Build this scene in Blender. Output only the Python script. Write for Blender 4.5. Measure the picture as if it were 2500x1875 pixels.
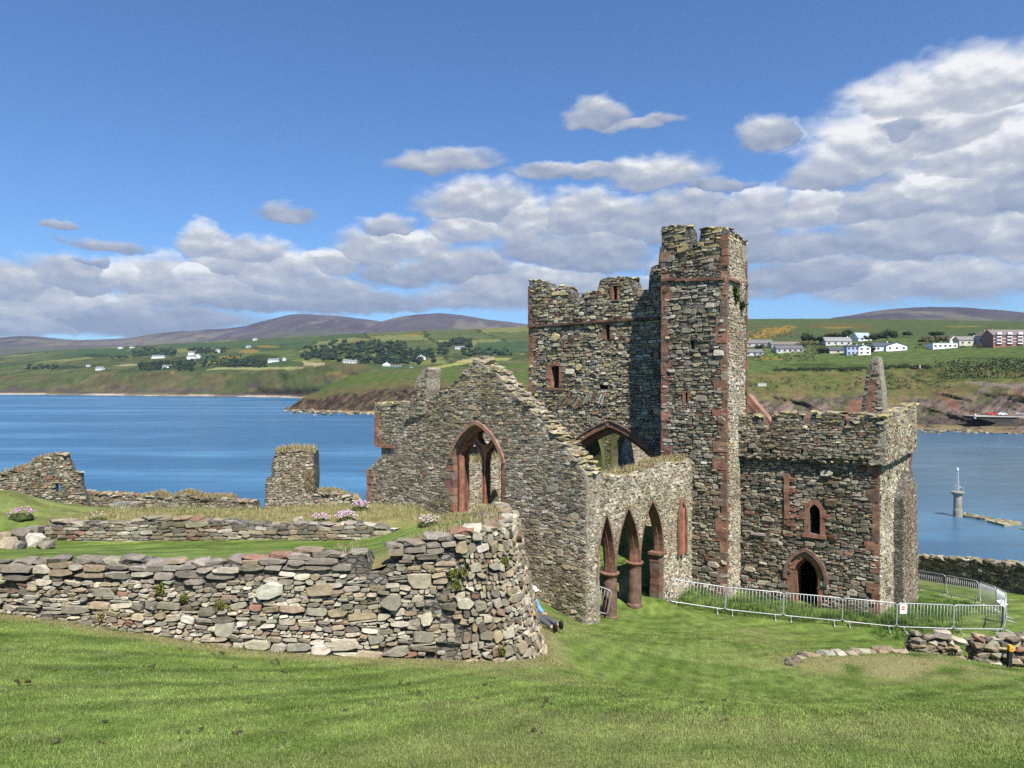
import bpy, math, random
import numpy as np
from mathutils import Vector, Matrix
from mathutils.geometry import tessellate_polygon

for o in list(bpy.data.objects):
    bpy.data.objects.remove(o)
SC = bpy.context.scene
COL = SC.collection
R = math.radians

# ------------------------------------------------------------------ camera
F, CX, CY = 1734.0, 1250.0, 937.5          # focal length and centre, in photo pixels (2500 x 1875)
cam_d = bpy.data.cameras.new('camera')
cam = bpy.data.objects.new('camera', cam_d)
COL.objects.link(cam)
cam.rotation_euler = (R(90), 0, 0)
cam_d.sensor_width = 36.0
cam_d.lens = 36.0 * F / 2500.0
cam_d.clip_start = 0.1
cam_d.clip_end = 60000
SC.camera = cam

# ------------------------------------------------------------------ frame of the cathedral
TH = R(37)
E1 = np.array([math.cos(TH), -math.sin(TH)])   # along the west faces, to the south
E2 = np.array([math.sin(TH), math.cos(TH)])    # along the nave, to the east

# ------------------------------------------------------------------ sun, sky, exposure
sun_h = 0.60 * E1 - 0.36 * E2
sun_dir = Vector((sun_h[0], sun_h[1], 1.0)).normalized()
SUN_EL = math.asin(sun_dir.z)
SUN_AZ = math.atan2(sun_dir.x, sun_dir.y)
sd = bpy.data.lights.new('sun', 'SUN')
sd.energy = 5.0
sd.angle = R(0.55)
sd.color = (1.0, 0.95, 0.87)
sun = bpy.data.objects.new('sun', sd)
COL.objects.link(sun)
sun.rotation_euler = sun_dir.to_track_quat('Z', 'Y').to_euler()

SC.view_settings.view_transform = 'Standard'
SC.view_settings.look = 'None'
SC.view_settings.gamma = 1
SC.view_settings.exposure = 0.85
SC.cycles.max_bounces = 6
SC.cycles.diffuse_bounces = 1
SC.cycles.glossy_bounces = 2
SC.cycles.transparent_max_bounces = 4
SC.cycles.volume_bounces = 0
SC.cycles.use_denoising = False


class NT:
    """small helper to write node trees"""
    def __init__(self, nt):
        self.nt = nt
        nt.nodes.clear()

    def n(self, typ, ins=None, **props):
        nd = self.nt.nodes.new(typ)
        for k, v in props.items():
            setattr(nd, k, v)
        for k, v in (ins or {}).items():
            self.set(nd, k, v)
        return nd

    def set(self, nd, k, v):
        sock = nd.inputs[k]
        if isinstance(v, bpy.types.NodeSocket):
            self.nt.links.new(v, sock)
        elif isinstance(v, bpy.types.Node):
            self.nt.links.new(v.outputs[0], sock)
        else:
            sock.default_value = v

    def m(self, op, a, b=0.0, c=0.0, clamp=False):
        return self.n('ShaderNodeMath', {0: a, 1: b, 2: c}, operation=op, use_clamp=clamp).outputs[0]

    def v(self, op, a, b=(0, 0, 0)):
        nd = self.n('ShaderNodeVectorMath', {0: a}, operation=op)
        if op not in ('LENGTH', 'NORMALIZE'):
            self.set(nd, 1, b)
        return nd.outputs['Value'] if op == 'LENGTH' else nd.outputs[0]

    def smooth(self, x, lo, hi, to0=0.0, to1=1.0):
        return self.n('ShaderNodeMapRange', {0: x, 1: lo, 2: hi, 3: to0, 4: to1},
                      interpolation_type='SMOOTHSTEP').outputs[0]

    def lin(self, x, lo, hi, to0=0.0, to1=1.0):
        return self.n('ShaderNodeMapRange', {0: x, 1: lo, 2: hi, 3: to0, 4: to1}).outputs[0]

    def mix(self, f, a, b, mode='MIX'):
        nd = self.n('ShaderNodeMix', data_type='RGBA', blend_type=mode)
        nd.clamp_factor = True
        self.set(nd, 0, f)
        self.set(nd, 6, (*a, 1) if isinstance(a, tuple) and len(a) == 3 else a)
        self.set(nd, 7, (*b, 1) if isinstance(b, tuple) and len(b) == 3 else b)
        return nd.outputs[2]

    def noise(self, vec, scale, detail=4, rough=0.55, dist=0.0, col=False):
        nd = self.n('ShaderNodeTexNoise', {'Scale': scale, 'Detail': detail, 'Roughness': rough, 'Distortion': dist})
        if vec is not None:
            self.set(nd, 'Vector', vec)
        return nd.outputs[1] if col else nd.outputs[0]

    def comb(self, x, y, z=0.0):
        return self.n('ShaderNodeCombineXYZ', {0: x, 1: y, 2: z}).outputs[0]


def azel(x, y):
    u, w = (x - CX) / F, (CY - y) / F
    a = math.atan(u)
    return a, math.atan(w * math.cos(a))


world = bpy.data.worlds.new('World')
SC.world = world
world.use_nodes = True


def make_world():
    t = NT(world.node_tree)
    sky = t.n('ShaderNodeTexSky', sky_type='NISHITA')
    sky.sun_disc = False
    sky.sun_elevation = SUN_EL
    sky.sun_rotation = SUN_AZ
    sky.altitude = 0
    sky.air_density = 1.0
    sky.dust_density = 0.35
    sky.ozone_density = 2.2
    tc = t.n('ShaderNodeTexCoord')
    sep = t.n('ShaderNodeSeparateXYZ', {0: tc.outputs['Generated']})
    az = t.m('ARCTAN2', sep.outputs[0], sep.outputs[1])
    el = t.m('ARCSINE', sep.outputs[2])
    p = t.comb(az, el)
    ps = t.comb(az, t.m('MULTIPLY', el, 1.9))
    wn = t.noise(ps, 7.0, 5, 0.6, col=True)
    warp = t.v('MULTIPLY', t.v('SUBTRACT', wn, (0.5, 0.5, 0.5)), (0.075, 0.035, 0))
    p2 = t.v('ADD', p, warp)
    # single clouds (x, y, rx, ry, brightness) in photo pixels, turned into directions; far rows first
    r = random.Random(4)
    B = []
    topl = [(-300, 690), (0, 665), (260, 640), (440, 632), (600, 600), (740, 620), (860, 585), (1000, 560), (1090, 520), (1200, 480), (1450, 470), (1600, 500), (1750, 490), (1930, 465), (2150, 450), (2500, 400), (2900, 420)]
    botl = [(-300, 810), (0, 800), (300, 790), (600, 765), (900, 745), (1250, 735), (1700, 722), (1950, 712), (2200, 706), (2500, 695), (2900, 690)]
    fx_ = lambda L, x: float(np.interp(x, [p[0] for p in L], [p[1] for p in L]))
    for row, (f, rx, ry) in enumerate(((.08, 110, 54), (.44, 165, 50), (.80, 230, 40))):
        x = -200 + r.uniform(0, 80)
        while x < 2700:
            k = r.uniform(.65, 1.35)
            a, b = fx_(topl, x), fx_(botl, x)
            sc = .55 + .75 * (b - a) / 280
            B.append((x, a + (b - a) * f + ry * sc * .7 + r.uniform(-14, 14), rx * k * 1.02, ry * k * sc * 1.25, r.uniform(-.16, .16) - .09 * row))
            x += rx * k * 1.2
    B += [(1170, 505, 175, 75, .02), (1090, 400, 150, 40, -.05), (1600, 430, 150, 62, .05), (1420, 425, 200, 26, -.05), (1450, 285, 95, 44, -.10), (1560, 302, 130, 20, -.16), (1880, 335, 85, 52, -.12), (1740, 455, 75, 24, -.2), (700, 520, 85, 34, -.16),
          (500, 592, 65, 50, .12), (610, 618, 115, 50, .05), (1000, 588, 105, 32, .26), (955, 562, 75, 44, -.1), (470, 672, 90, 34, .28), (300, 678, 70, 36, .22), (770, 628, 52, 18, .3), (260, 602, 90, 17, -.2), (215, 640, 34, 13, -.2), (145, 555, 34, 14, -.2),
          (2340, 245, 250, 105, .22), (2130, 380, 190, 110, .21), (2440, 400, 220, 140, .20), (2300, 330, 190, 120, .16), (2230, 325, 110, 60, -.18), (2010, 430, 120, 60, -.06), (2290, 470, 130, 50, .24), (1440, 520, 150, 60, .02)]
    bn = t.noise(ps, 34.0, 3, 0.5, col=True)
    p2 = t.v('ADD', p2, t.v('MULTIPLY', t.v('SUBTRACT', bn, (0.5, 0.5, 0.5)), (0.026, 0.018, 0)))
    S = H = None
    for (x, y, rx, ry, w) in B:
        a, e = azel(x, y)
        q = t.v('MULTIPLY', t.v('SUBTRACT', p2, (a, e, 0)), (F / rx, F / ry, 0))
        sp = t.n('ShaderNodeSeparateXYZ', {0: q})
        qy = sp.outputs[1]
        fl = t.m('MAXIMUM', qy, t.m('MULTIPLY', qy, -1.7))
        val = t.m('SUBTRACT', 1.0, t.m('POWER', t.m('ADD', t.m('MULTIPLY', sp.outputs[0], sp.outputs[0]), t.m('MULTIPLY', fl, fl)), 0.5))
        h = t.m('ADD', qy, w * 2.2)
        if S is None:
            S, H = val, h
        else:
            k = t.smooth(t.m('SUBTRACT', t.m('ADD', val, .17 if abs(w) > .19 else 0.0), S), -0.09, 0.09)
            H = t.n('ShaderNodeMix', {0: k, 2: H, 3: h}, data_type='FLOAT').outputs[0]
            S = t.m('MAXIMUM', S, val)
    S = t.m('MAXIMUM', S, -1.0)
    f1 = t.noise(ps, 20.0, 8, 0.50, 0.1)
    f2 = t.noise(t.v('ADD', ps, (0.006, 0.016, 0)), 20.0, 8, 0.50, 0.1)
    dens = t.m('ADD', S, t.m('MULTIPLY', t.m('SUBTRACT', f1, 0.5), 0.62))
    alpha = t.smooth(dens, -0.08, 0.42)
    rim = t.smooth(dens, 0.55, 0.10)
    lit = t.m('ADD', t.m('ADD', 0.46, t.m('MULTIPLY', H, 0.46)), t.m('ADD', t.m('MULTIPLY', t.m('SUBTRACT', f1, f2), 1.15), t.m('MULTIPLY', rim, t.m('MULTIPLY', H, 0.12))))
    cr = t.n('ShaderNodeValToRGB', {0: lit})
    e = cr.color_ramp.elements
    e[0].position = 0.02
    e[0].color = (2.75, 3.3, 4.7, 1)
    e[1].position = 1.0
    e[1].color = (9.8, 9.8, 9.8, 1)
    k = e.new(0.40)
    k.color = (4.1, 4.6, 5.8, 1)
    k = e.new(0.70)
    k.color = (5.9, 6.2, 6.8, 1)
    tint = t.mix(1.0, sky.outputs[0], (0.72, 1.10, 1.55), 'MULTIPLY')
    colr = t.mix(t.m('MULTIPLY', alpha, 0.97), tint, cr.outputs[0])
    bg = t.n('ShaderNodeBackground', {0: colr, 1: 0.054})
    out = t.n('ShaderNodeOutputWorld')
    t.set(out, 0, bg.outputs[0])


make_world()

# ------------------------------------------------------------------ helpers
WLOC = {}


def px(x, y, Y):
    return np.array([(x - CX) / F * Y, Y, (CY - y) / F * Y])


def tag(o, label=None, cat=None, group=None, kind=None):
    if label: o['label'] = label
    if cat: o['category'] = cat
    if group: o['group'] = group
    if kind: o['kind'] = kind
    return o


def thing(name, loc, label=None, cat=None, group=None, rz=0.0):
    o = bpy.data.objects.new(name, None)
    o.empty_display_size = 0.2
    COL.objects.link(o)
    o.location = loc
    o.rotation_euler = (0, 0, rz)
    WLOC[o.name] = np.array(loc, float)
    return tag(o, label, cat, group)


class MB:
    def __init__(self):
        self.V, self.Fs, self.C, self.n = [], [], [], 0

    def add(self, V, Fs, col=(0.5, 0.5, 0.5)):
        V = np.asarray(V, float).reshape(-1, 3)
        for f in Fs:
            f = np.asarray(f, dtype=np.int64)
            if f.size:
                self.Fs.append(f.reshape(-1, f.shape[-1]) + self.n)
        c = np.asarray(col, float)
        if c.ndim == 1:
            c = np.tile(c, (len(V), 1))
        self.V.append(V)
        self.C.append(c)
        self.n += len(V)

    def build(self, name, mat, parent=None, smooth=False, local=False):
        V = np.concatenate(self.V)
        if parent is not None and not local:
            V = V - WLOC[parent.name]
        me = bpy.data.meshes.new(name)
        tot = np.concatenate([np.full(len(f), f.shape[1]) for f in self.Fs])
        loops = np.concatenate([f.ravel() for f in self.Fs])
        start = np.concatenate([[0], np.cumsum(tot)[:-1]])
        me.vertices.add(len(V))
        me.vertices.foreach_set('co', V.ravel().astype(np.float32))
        me.loops.add(len(loops))
        me.loops.foreach_set('vertex_index', loops.astype(np.int32))
        me.polygons.add(len(tot))
        me.polygons.foreach_set('loop_start', start.astype(np.int32))
        me.polygons.foreach_set('loop_total', tot.astype(np.int32))
        me.polygons.foreach_set('use_smooth', np.full(len(tot), bool(smooth)))
        me.update(calc_edges=True)
        C = np.concatenate(self.C)
        at = me.color_attributes.new('Col', 'FLOAT_COLOR', 'POINT')
        at.data.foreach_set('color', np.c_[C, np.ones(len(C))].ravel().astype(np.float32))
        me.materials.append(mat)
        o = bpy.data.objects.new(name, me)
        COL.objects.link(o)
        if parent is not None:
            o.parent = parent
            WLOC[o.name] = WLOC.get(parent.name, np.zeros(3))
        else:
            WLOC[o.name] = np.zeros(3)
        return o

    # --- shapes
    def box(self, c, size, axes=None, col=(.5, .5, .5)):
        h = np.array(size) / 2.0
        A = np.eye(3) if axes is None else np.asarray(axes, float)
        s = np.array([[-1, -1, -1], [1, -1, -1], [1, 1, -1], [-1, 1, -1], [-1, -1, 1], [1, -1, 1], [1, 1, 1], [-1, 1, 1]])
        V = np.asarray(c, float) + (s * h) @ A
        self.add(V, [[(0, 3, 2, 1), (4, 5, 6, 7), (0, 1, 5, 4), (1, 2, 6, 5), (2, 3, 7, 6), (3, 0, 4, 7)]], col)

    def tube(self, pts, r, k=8, col=(.5, .5, .5), closed=False, caps=True):
        P = np.asarray(pts, float)
        n = len(P)
        r = np.full(n, r) if np.isscalar(r) else np.asarray(r, float)
        rings = []
        up = None
        for i in range(n):
            if closed:
                d = P[(i + 1) % n] - P[i - 1]
            else:
                d = P[min(i + 1, n - 1)] - P[max(i - 1, 0)]
            d = d / (np.linalg.norm(d) + 1e-9)
            if up is None:
                up = np.array([0, 0, 1.0]) if abs(d[2]) < 0.9 else np.array([1.0, 0, 0])
            a = np.cross(d, up); a /= np.linalg.norm(a) + 1e-9
            b = np.cross(a, d)
            up = b
            th = np.arange(k) * 2 * np.pi / k
            rings.append(P[i] + r[i] * (np.cos(th)[:, None] * a + np.sin(th)[:, None] * b))
        V = np.concatenate(rings)
        f = []
        for i in range(n if closed else n - 1):
            j = (i + 1) % n
            for q in range(k):
                q2 = (q + 1) % k
                f.append((i * k + q, i * k + q2, j * k + q2, j * k + q))
        fs = [f]
        if caps and not closed:
            fs.append([tuple(range(k - 1, -1, -1)), tuple(range((n - 1) * k, n * k))])
        self.add(V, fs, col)

    def lathe(self, c, prof, k=20, col=(.5, .5, .5)):
        """prof: list of (radius, z) ; c: base centre"""
        pts = [np.asarray(c, float) + np.array([0, 0, z]) for r, z in prof]
        th = np.arange(k) * 2 * np.pi / k
        V = np.concatenate([p + np.c_[r * np.cos(th), r * np.sin(th), np.zeros(k)] for p, (r, z) in zip(pts, prof)])
        f = [(i * k + q, i * k + (q + 1) % k, (i + 1) * k + (q + 1) % k, (i + 1) * k + q) for i in range(len(prof) - 1) for q in range(k)]
        self.add(V, [f, [tuple(range(k - 1, -1, -1)), tuple(range((len(prof) - 1) * k, len(prof) * k))]], col)

    def prism(self, pl, outline, d0, d1, holes=(), col=(.5, .5, .5)):
        """extrude an (s, z) outline with holes, from offset d0 (front) to d1 (back) of a plane"""
        cont = [list(outline)] + [list(h) for h in holes]
        tri = tessellate_polygon([[Vector((s, z, 0)) for s, z in c] for c in cont])
        flat = np.array([p for c in cont for p in c], float)
        m = len(flat)
        A = pl.P(flat[:, 0], flat[:, 1], np.full(m, d0))
        Bv = pl.P(flat[:, 0], flat[:, 1], np.full(m, d1))
        quads = []
        k = 0
        for c in cont:
            L = len(c)
            quads += [(k + i, k + (i + 1) % L, m + k + (i + 1) % L, m + k + i) for i in range(L)]
            k += L
        t1 = np.array(tri)
        self.add(np.concatenate([A, Bv]), [t1, t1[:, ::-1] + m, quads], col)

    def ring(self, pl, outer, inner, d0, d1, closed=False, col=(.5, .5, .5)):
        """a band between two outlines with the same number of points"""
        o, i = np.array(outer, float), np.array(inner, float)
        m = len(o)
        V = np.concatenate([pl.P(o[:, 0], o[:, 1], np.full(m, d0)), pl.P(i[:, 0], i[:, 1], np.full(m, d0)),
                            pl.P(o[:, 0], o[:, 1], np.full(m, d1)), pl.P(i[:, 0], i[:, 1], np.full(m, d1))])
        f = []
        for a in range(m if closed else m - 1):
            b = (a + 1) % m
            f += [(a, b, m + b, m + a), (2 * m + a, 3 * m + a, 3 * m + b, 2 * m + b), (a, 2 * m + a, 2 * m + b, b), (m + a, m + b, 3 * m + b, 3 * m + a)]
        if not closed:
            f += [(0, m, 3 * m, 2 * m), (m - 1, 3 * m - 1, 4 * m - 1, 2 * m - 1)]
        self.add(V, [f], col)

    def stones(self, rng, surf, s0, s1, z0, z1, inside, hr=(.05, .19), wr=(1.3, 3.0), big=(0, (.3, .5), (.2, .3)), depth=(.03, .08),
               gap=.007, pal=None, wav=.03, rot=.06, slate=.4, edge=.8):
        """a face of rubble: rows of uneven stones over a surface (s, z, d) -> xyz"""
        st = []
        nb = int(big[0] * (s1 - s0) * (z1 - z0))
        bigs = []
        for _ in range(nb):
            w, h = rng.uniform(*big[1]), rng.uniform(*big[2])
            s, z = rng.uniform(s0, s1), rng.uniform(z0, z1)
            if all(abs(s - q[0]) > (w + q[2]) / 2 or abs(z - q[1]) > (h + q[3]) / 2 for q in bigs):
                bigs.append((s, z, w, h))
        ph = rng.uniform(0, 6, 4)

        def wave(s):
            return wav * (np.sin(s * 0.9 + ph[0]) + 0.6 * np.sin(s * 2.1 + ph[1]) + .4 * np.sin(s * 4.3 + ph[2]))
        z = z0
        while z < z1:
            h = hr[0] + (hr[1] - hr[0]) * rng.beta(1.5, 2.2)
            s = s0 - rng.uniform(0, .3)
            while s < s1:
                w = np.clip(h * rng.uniform(*wr), .09, .75)
                r = rng.random()
                zc = z + h / 2 + wave(s)
                if h > .12 and r < slate:
                    k = 2 if h < .17 else int(rng.integers(2, 4))
                    c = np.sort(rng.uniform(.25, .75, k - 1)) if k == 2 else np.array([.34, .67]) + rng.uniform(-.08, .08, 2)
                    e = np.concatenate([[0], c, [1]]) * h
                    for q in range(k):
                        st.append((s + w / 2 + rng.uniform(-.02, .02), z + (e[q] + e[q + 1]) / 2 + wave(s), w * rng.uniform(.85, 1.05), e[q + 1] - e[q]))
                else:
                    st.append((s + w / 2, zc + rng.uniform(-.16, .16) * h, w, h * rng.uniform(.8, 1.15)))
                s += w
            z += h
        st = np.array(st)
        if bigs:
            bg = np.array(bigs)
            keep = np.ones(len(st), bool)
            for b in bg:
                keep &= ~((np.abs(st[:, 0] - b[0]) < b[2] * .47) & (np.abs(st[:, 1] - b[1]) < b[3] * .47))
            st = np.concatenate([st[keep], bg])
        ok = np.ones(len(st), bool)
        for dx, dz in ((0, 0), (edge, edge), (-edge, edge), (edge, -edge), (-edge, -edge)):
            ok &= inside(st[:, 0] + dx * st[:, 2] / 2, st[:, 1] + dz * st[:, 3] / 2)
        st = st[ok]
        n = len(st)
        if n == 0:
            return
        a, b = st[:, 2] / 2 - gap, st[:, 3] / 2 - gap * .8
        a, b = np.maximum(a, .02), np.maximum(b, .012)
        r1 = rng.uniform(.03, .42, (n, 4))
        r2 = rng.uniform(.06, .62, (n, 4))
        cut = rng.random((n, 4)) < .22
        r1[cut] = rng.uniform(.5, .95, cut.sum())
        r2[cut] = rng.uniform(.5, .95, cut.sum())
        q = []
        for c, (sx, sy) in enumerate(((1, 1), (-1, 1), (-1, -1), (1, -1))):
            p1 = np.c_[sx * a * (1 - r1[:, c]), sy * b]
            p2 = np.c_[sx * a, sy * b * (1 - r2[:, c])]
            q += [p2, p1] if c % 2 == 0 else [p1, p2]
        Q = np.stack(q, 1)                                   # n, 8, 2
        Q *= 1 + rng.uniform(-.09, .07, (n, 8, 1))
        ph = rng.uniform(-rot, rot, n)
        cs, sn = np.cos(ph)[:, None], np.sin(ph)[:, None]
        Q = np.stack([Q[..., 0] * cs - Q[..., 1] * sn, Q[..., 0] * sn + Q[..., 1] * cs], -1)
        dep = rng.uniform(*depth, n) * np.clip(.6 + b / .12, .7, 1.6)
        tx, tz = rng.uniform(-.5, .5, n), rng.uniform(-.45, .45, n)
        ins = rng.uniform(.84, .97, n)
        ctr = rng.uniform(-.15, .15, (n, 2)) * np.c_[a, b]
        rings = []
        for sc, dk in ((1.0, None), (.99, .62), (0, 1.0)):
            s_ = ins[:, None, None] if sc == 0 else sc
            P = Q * s_ + (ctr[:, None, :] if sc == 0 else 0)
            P = P + (rng.uniform(-.04, .04, (n, 8, 2)) * np.minimum(a, b)[:, None, None] * 2 if sc != 1.0 else 0)
            if dk is None:
                d = np.full((n, 8), -.07)
            else:
                d = dep[:, None] * (dk + .55 * (tx[:, None] * P[..., 0] / a[:, None] + tz[:, None] * P[..., 1] / b[:, None])) + rng.uniform(-.07, .07, (n, 8)) * dep[:, None]
                d = np.maximum(d, .004)
            rings.append(np.concatenate([P, d[..., None]], -1))
        cen = np.concatenate([ctr, (dep * rng.uniform(.92, 1.08, n))[:, None]], -1)[:, None, :]
        A = np.concatenate(rings + [cen], 1)                 # n, 25, 3
        s, z, d = A[..., 0] + st[:, 0:1], A[..., 1] + st[:, 1:2], A[..., 2]
        V = surf(s.ravel(), z.ravel(), d.ravel())
        i8 = np.arange(8)
        j8 = (i8 + 1) % 8
        quads = np.concatenate([np.c_[i8, j8, j8 + 8, i8 + 8], np.c_[i8 + 8, j8 + 8, j8 + 16, i8 + 16]])
        tris = np.c_[i8 + 16, j8 + 16, np.full(8, 24)]
        base = (np.arange(n) * 25)[:, None, None]
        colr = pal(rng, st[:, 0], st[:, 1], st[:, 2] * st[:, 3])
        self.add(V, [(quads[None] + base).reshape(-1, 4), (tris[None] + base).reshape(-1, 3)], np.repeat(colr, 25, 0))

    def lump(self, rng, c, size, rz=0.0, col=(.3, .3, .3), boxy=.6, jit=.10, tilt=.1):
        if boxy < .76:                                       # a faceted rock
            V, Fa = ROCKS[int(rng.integers(0, len(ROCKS)))]
            V = V * rng.choice([-1, 1], 2).tolist().__add__([1]) if False else V.copy()
            V = V * np.array(size) / 2.0
            V = V @ rotm(rng.uniform(-tilt, tilt), rng.uniform(-tilt, tilt), rz).T
            self.add(V + np.asarray(c), [Fa], col)
            return
        V = ICO.copy()
        V = np.sign(V) * np.abs(V) ** boxy
        V *= 1 + rng.uniform(-jit, jit, (len(V), 1))
        V *= np.array(size) / 2.0
        V = V @ rotm(rng.uniform(-tilt, tilt), rng.uniform(-tilt, tilt), rz).T
        self.add(V + np.asarray(c), [ICOF], col)

    def blades(self, rng, P, h, w, lean=.5, col=None, bend=False):
        n = len(P)
        h = np.broadcast_to(h, n); w = np.broadcast_to(w, n)
        th = rng.uniform(0, 2 * np.pi, n)
        dirn = np.c_[np.cos(th), np.sin(th), np.zeros(n)]
        perp = np.c_[-np.sin(th), np.cos(th), np.zeros(n)]
        ln = rng.uniform(.1, 1, n) * lean
        tip = P + dirn * (h * ln)[:, None] + np.c_[np.zeros((n, 2)), h * np.sqrt(np.maximum(.08, 1 - ln ** 2))]
        a, b = P - perp * w[:, None] / 2, P + perp * w[:, None] / 2
        if not bend:
            V = np.stack([a, b, tip], 1).reshape(-1, 3)
            self.add(V, [np.arange(3 * n).reshape(-1, 3)], np.repeat(col, 3, 0))
        else:
            mid = P + dirn * (h * ln * .35)[:, None] + np.c_[np.zeros((n, 2)), h * .62]
            V = np.stack([a, b, mid + perp * w[:, None] * .35, mid - perp * w[:, None] * .35, tip], 1).reshape(-1, 3)
            k = (np.arange(n) * 5)[:, None]
            self.add(V, [k + np.array([0, 1, 2, 3]), k + np.array([3, 2, 4])], np.repeat(col, 5, 0))


def rotm(x, y, z):
    cx, sx, cy, sy, cz, sz = math.cos(x), math.sin(x), math.cos(y), math.sin(y), math.cos(z), math.sin(z)
    return np.array([[cz, -sz, 0], [sz, cz, 0], [0, 0, 1]]) @ np.array([[cy, 0, sy], [0, 1, 0], [-sy, 0, cy]]) @ np.array([[1, 0, 0], [0, cx, -sx], [0, sx, cx]])


def ico(sub=1):
    import bmesh
    bm = bmesh.new()
    bmesh.ops.create_icosphere(bm, subdivisions=sub + 1, radius=1.0)
    bm.verts.ensure_lookup_table()
    V = np.array([v.co[:] for v in bm.verts])
    Fa = np.array([[v.index for v in f.verts] for f in bm.faces])
    bm.free()
    return V, Fa


ICO, ICOF = ico(1)


def rocks(n, seed=77):
    import bmesh
    r = np.random.default_rng(seed)
    out = []
    for _ in range(n):
        P = r.normal(0, 1, (22, 3))
        P /= np.linalg.norm(P, axis=1)[:, None]
        P = np.sign(P) * np.abs(P) ** r.uniform(.38, .62)
        P *= r.uniform(.86, 1.0, (22, 1))
        bm = bmesh.new()
        for p in P:
            bm.verts.new(p)
        ret = bmesh.ops.convex_hull(bm, input=bm.verts[:])
        bmesh.ops.delete(bm, geom=[v for v in bm.verts if not v.link_faces], context='VERTS')
        bm.verts.index_update()
        V = np.array([v.co[:] for v in bm.verts])
        Fa = np.array([[v.index for v in f.verts] for f in bm.faces])
        bm.free()
        out.append((V / np.abs(V).max(0), Fa))
    return out


ROCKS = rocks(28)


class Plane:
    """a vertical wall plane: origin O (x, y), direction e to the right, outward normal n"""
    def __init__(self, O, e, n):
        self.O, self.e, self.nrm = np.asarray(O, float), np.asarray(e, float), np.asarray(n, float)

    def P(self, s, z, d):
        s, z, d = np.broadcast_arrays(np.asarray(s, float), np.asarray(z, float), np.asarray(d, float))
        xy = self.O + s[..., None] * self.e + d[..., None] * self.nrm
        return np.concatenate([xy, z[..., None]], -1)

    def st(self, x, y):
        u = (x - CX) / F
        s = (u * self.O[1] - self.O[0]) / (self.e[0] - u * self.e[1])
        Y = self.O[1] + s * self.e[1]
        return s, (CY - y) / F * Y

    def poly(self, pts):
        return [self.st(x, y) for x, y in pts]

    def off(self, d):
        return Plane(self.O + self.nrm * d, self.e, self.nrm)


def in_poly(poly):
    P = np.array(poly, float)

    def f(s, z):
        c = np.zeros(np.shape(s), bool)
        j = len(P) - 1
        for i in range(len(P)):
            xi, yi, xj, yj = P[i, 0], P[i, 1], P[j, 0], P[j, 1]
            if yi != yj:
                c ^= ((yi > z) != (yj > z)) & (s < (xj - xi) * (z - yi) / (yj - yi) + xi)
            j = i
        return c
    return f


def region(outer, holes=()):
    fo = in_poly(outer)
    fh = [in_poly(h) for h in holes]

    def f(s, z):
        r = fo(s, z)
        for h in fh:
            r &= ~h(s, z)
        return r
    return f


def bbox(poly):
    P = np.array(poly)
    return P[:, 0].min(), P[:, 0].max(), P[:, 1].min(), P[:, 1].max()


def ragged(rng, pts, step=.3, amp=.05):
    """break up the straight edges of an outline"""
    out = []
    L = len(pts)
    for i in range(L):
        a, b = np.array(pts[i]), np.array(pts[(i + 1) % L])
        n = max(1, int(np.linalg.norm(b - a) / step))
        for k in range(n):
            q = a + (b - a) * k / n
            out.append(tuple(q + (rng.uniform(-amp, amp, 2) if k else 0)))
    return out


def arch(s0, s1, zs, za, zb=None, n=9, q=0.0):
    """pointed arch outline from left foot up, over and down; feet carried to zb"""
    a, r = (s1 - s0) / 2, za - zs
    m = (s0 + s1) / 2
    c = (r * r + 2 * r * q - a * a) / (2 * a)
    Rr = math.hypot(c + a, q)
    pts = []
    t0, t1 = math.atan2(q, c + a), math.atan2(r + q, c)
    for i in range(n + 1):
        t = t0 + (t1 - t0) * i / n
        pts.append((m + c - Rr * math.cos(t), zs - q + Rr * math.sin(t)))
    pts += [(2 * m - s, z) for s, z in reversed(pts[:-1])]
    if zb is not None:
        pts = [(s0, zb)] + pts + [(s1, zb)]
    return pts


class Noise2:
    def __init__(self, seed, n=256):
        self.g = np.random.default_rng(seed).random((n, n))
        self.n = n

    def v(self, x, y):
        xi, yi = np.floor(x).astype(int), np.floor(y).astype(int)
        fx, fy = x - xi, y - yi
        fx, fy = fx * fx * (3 - 2 * fx), fy * fy * (3 - 2 * fy)
        n = self.n
        g = self.g
        a, b = g[xi % n, yi % n], g[(xi + 1) % n, yi % n]
        c, d = g[xi % n, (yi + 1) % n], g[(xi + 1) % n, (yi + 1) % n]
        return (a * (1 - fx) + b * fx) * (1 - fy) + (c * (1 - fx) + d * fx) * fy

    def fbm(self, x, y, o=4, r=.5):
        t, a, s = 0, 1, 0
        for i in range(o):
            t = t + a * self.v(x * 2 ** i + 17.3 * i, y * 2 ** i + 5.1 * i)
            s += a
            a *= r
        return t / s


NZ = Noise2(5)


def sstep(x, a, b):
    t = np.clip((x - a) / (b - a), 0, 1)
    return t * t * (3 - 2 * t)


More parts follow.
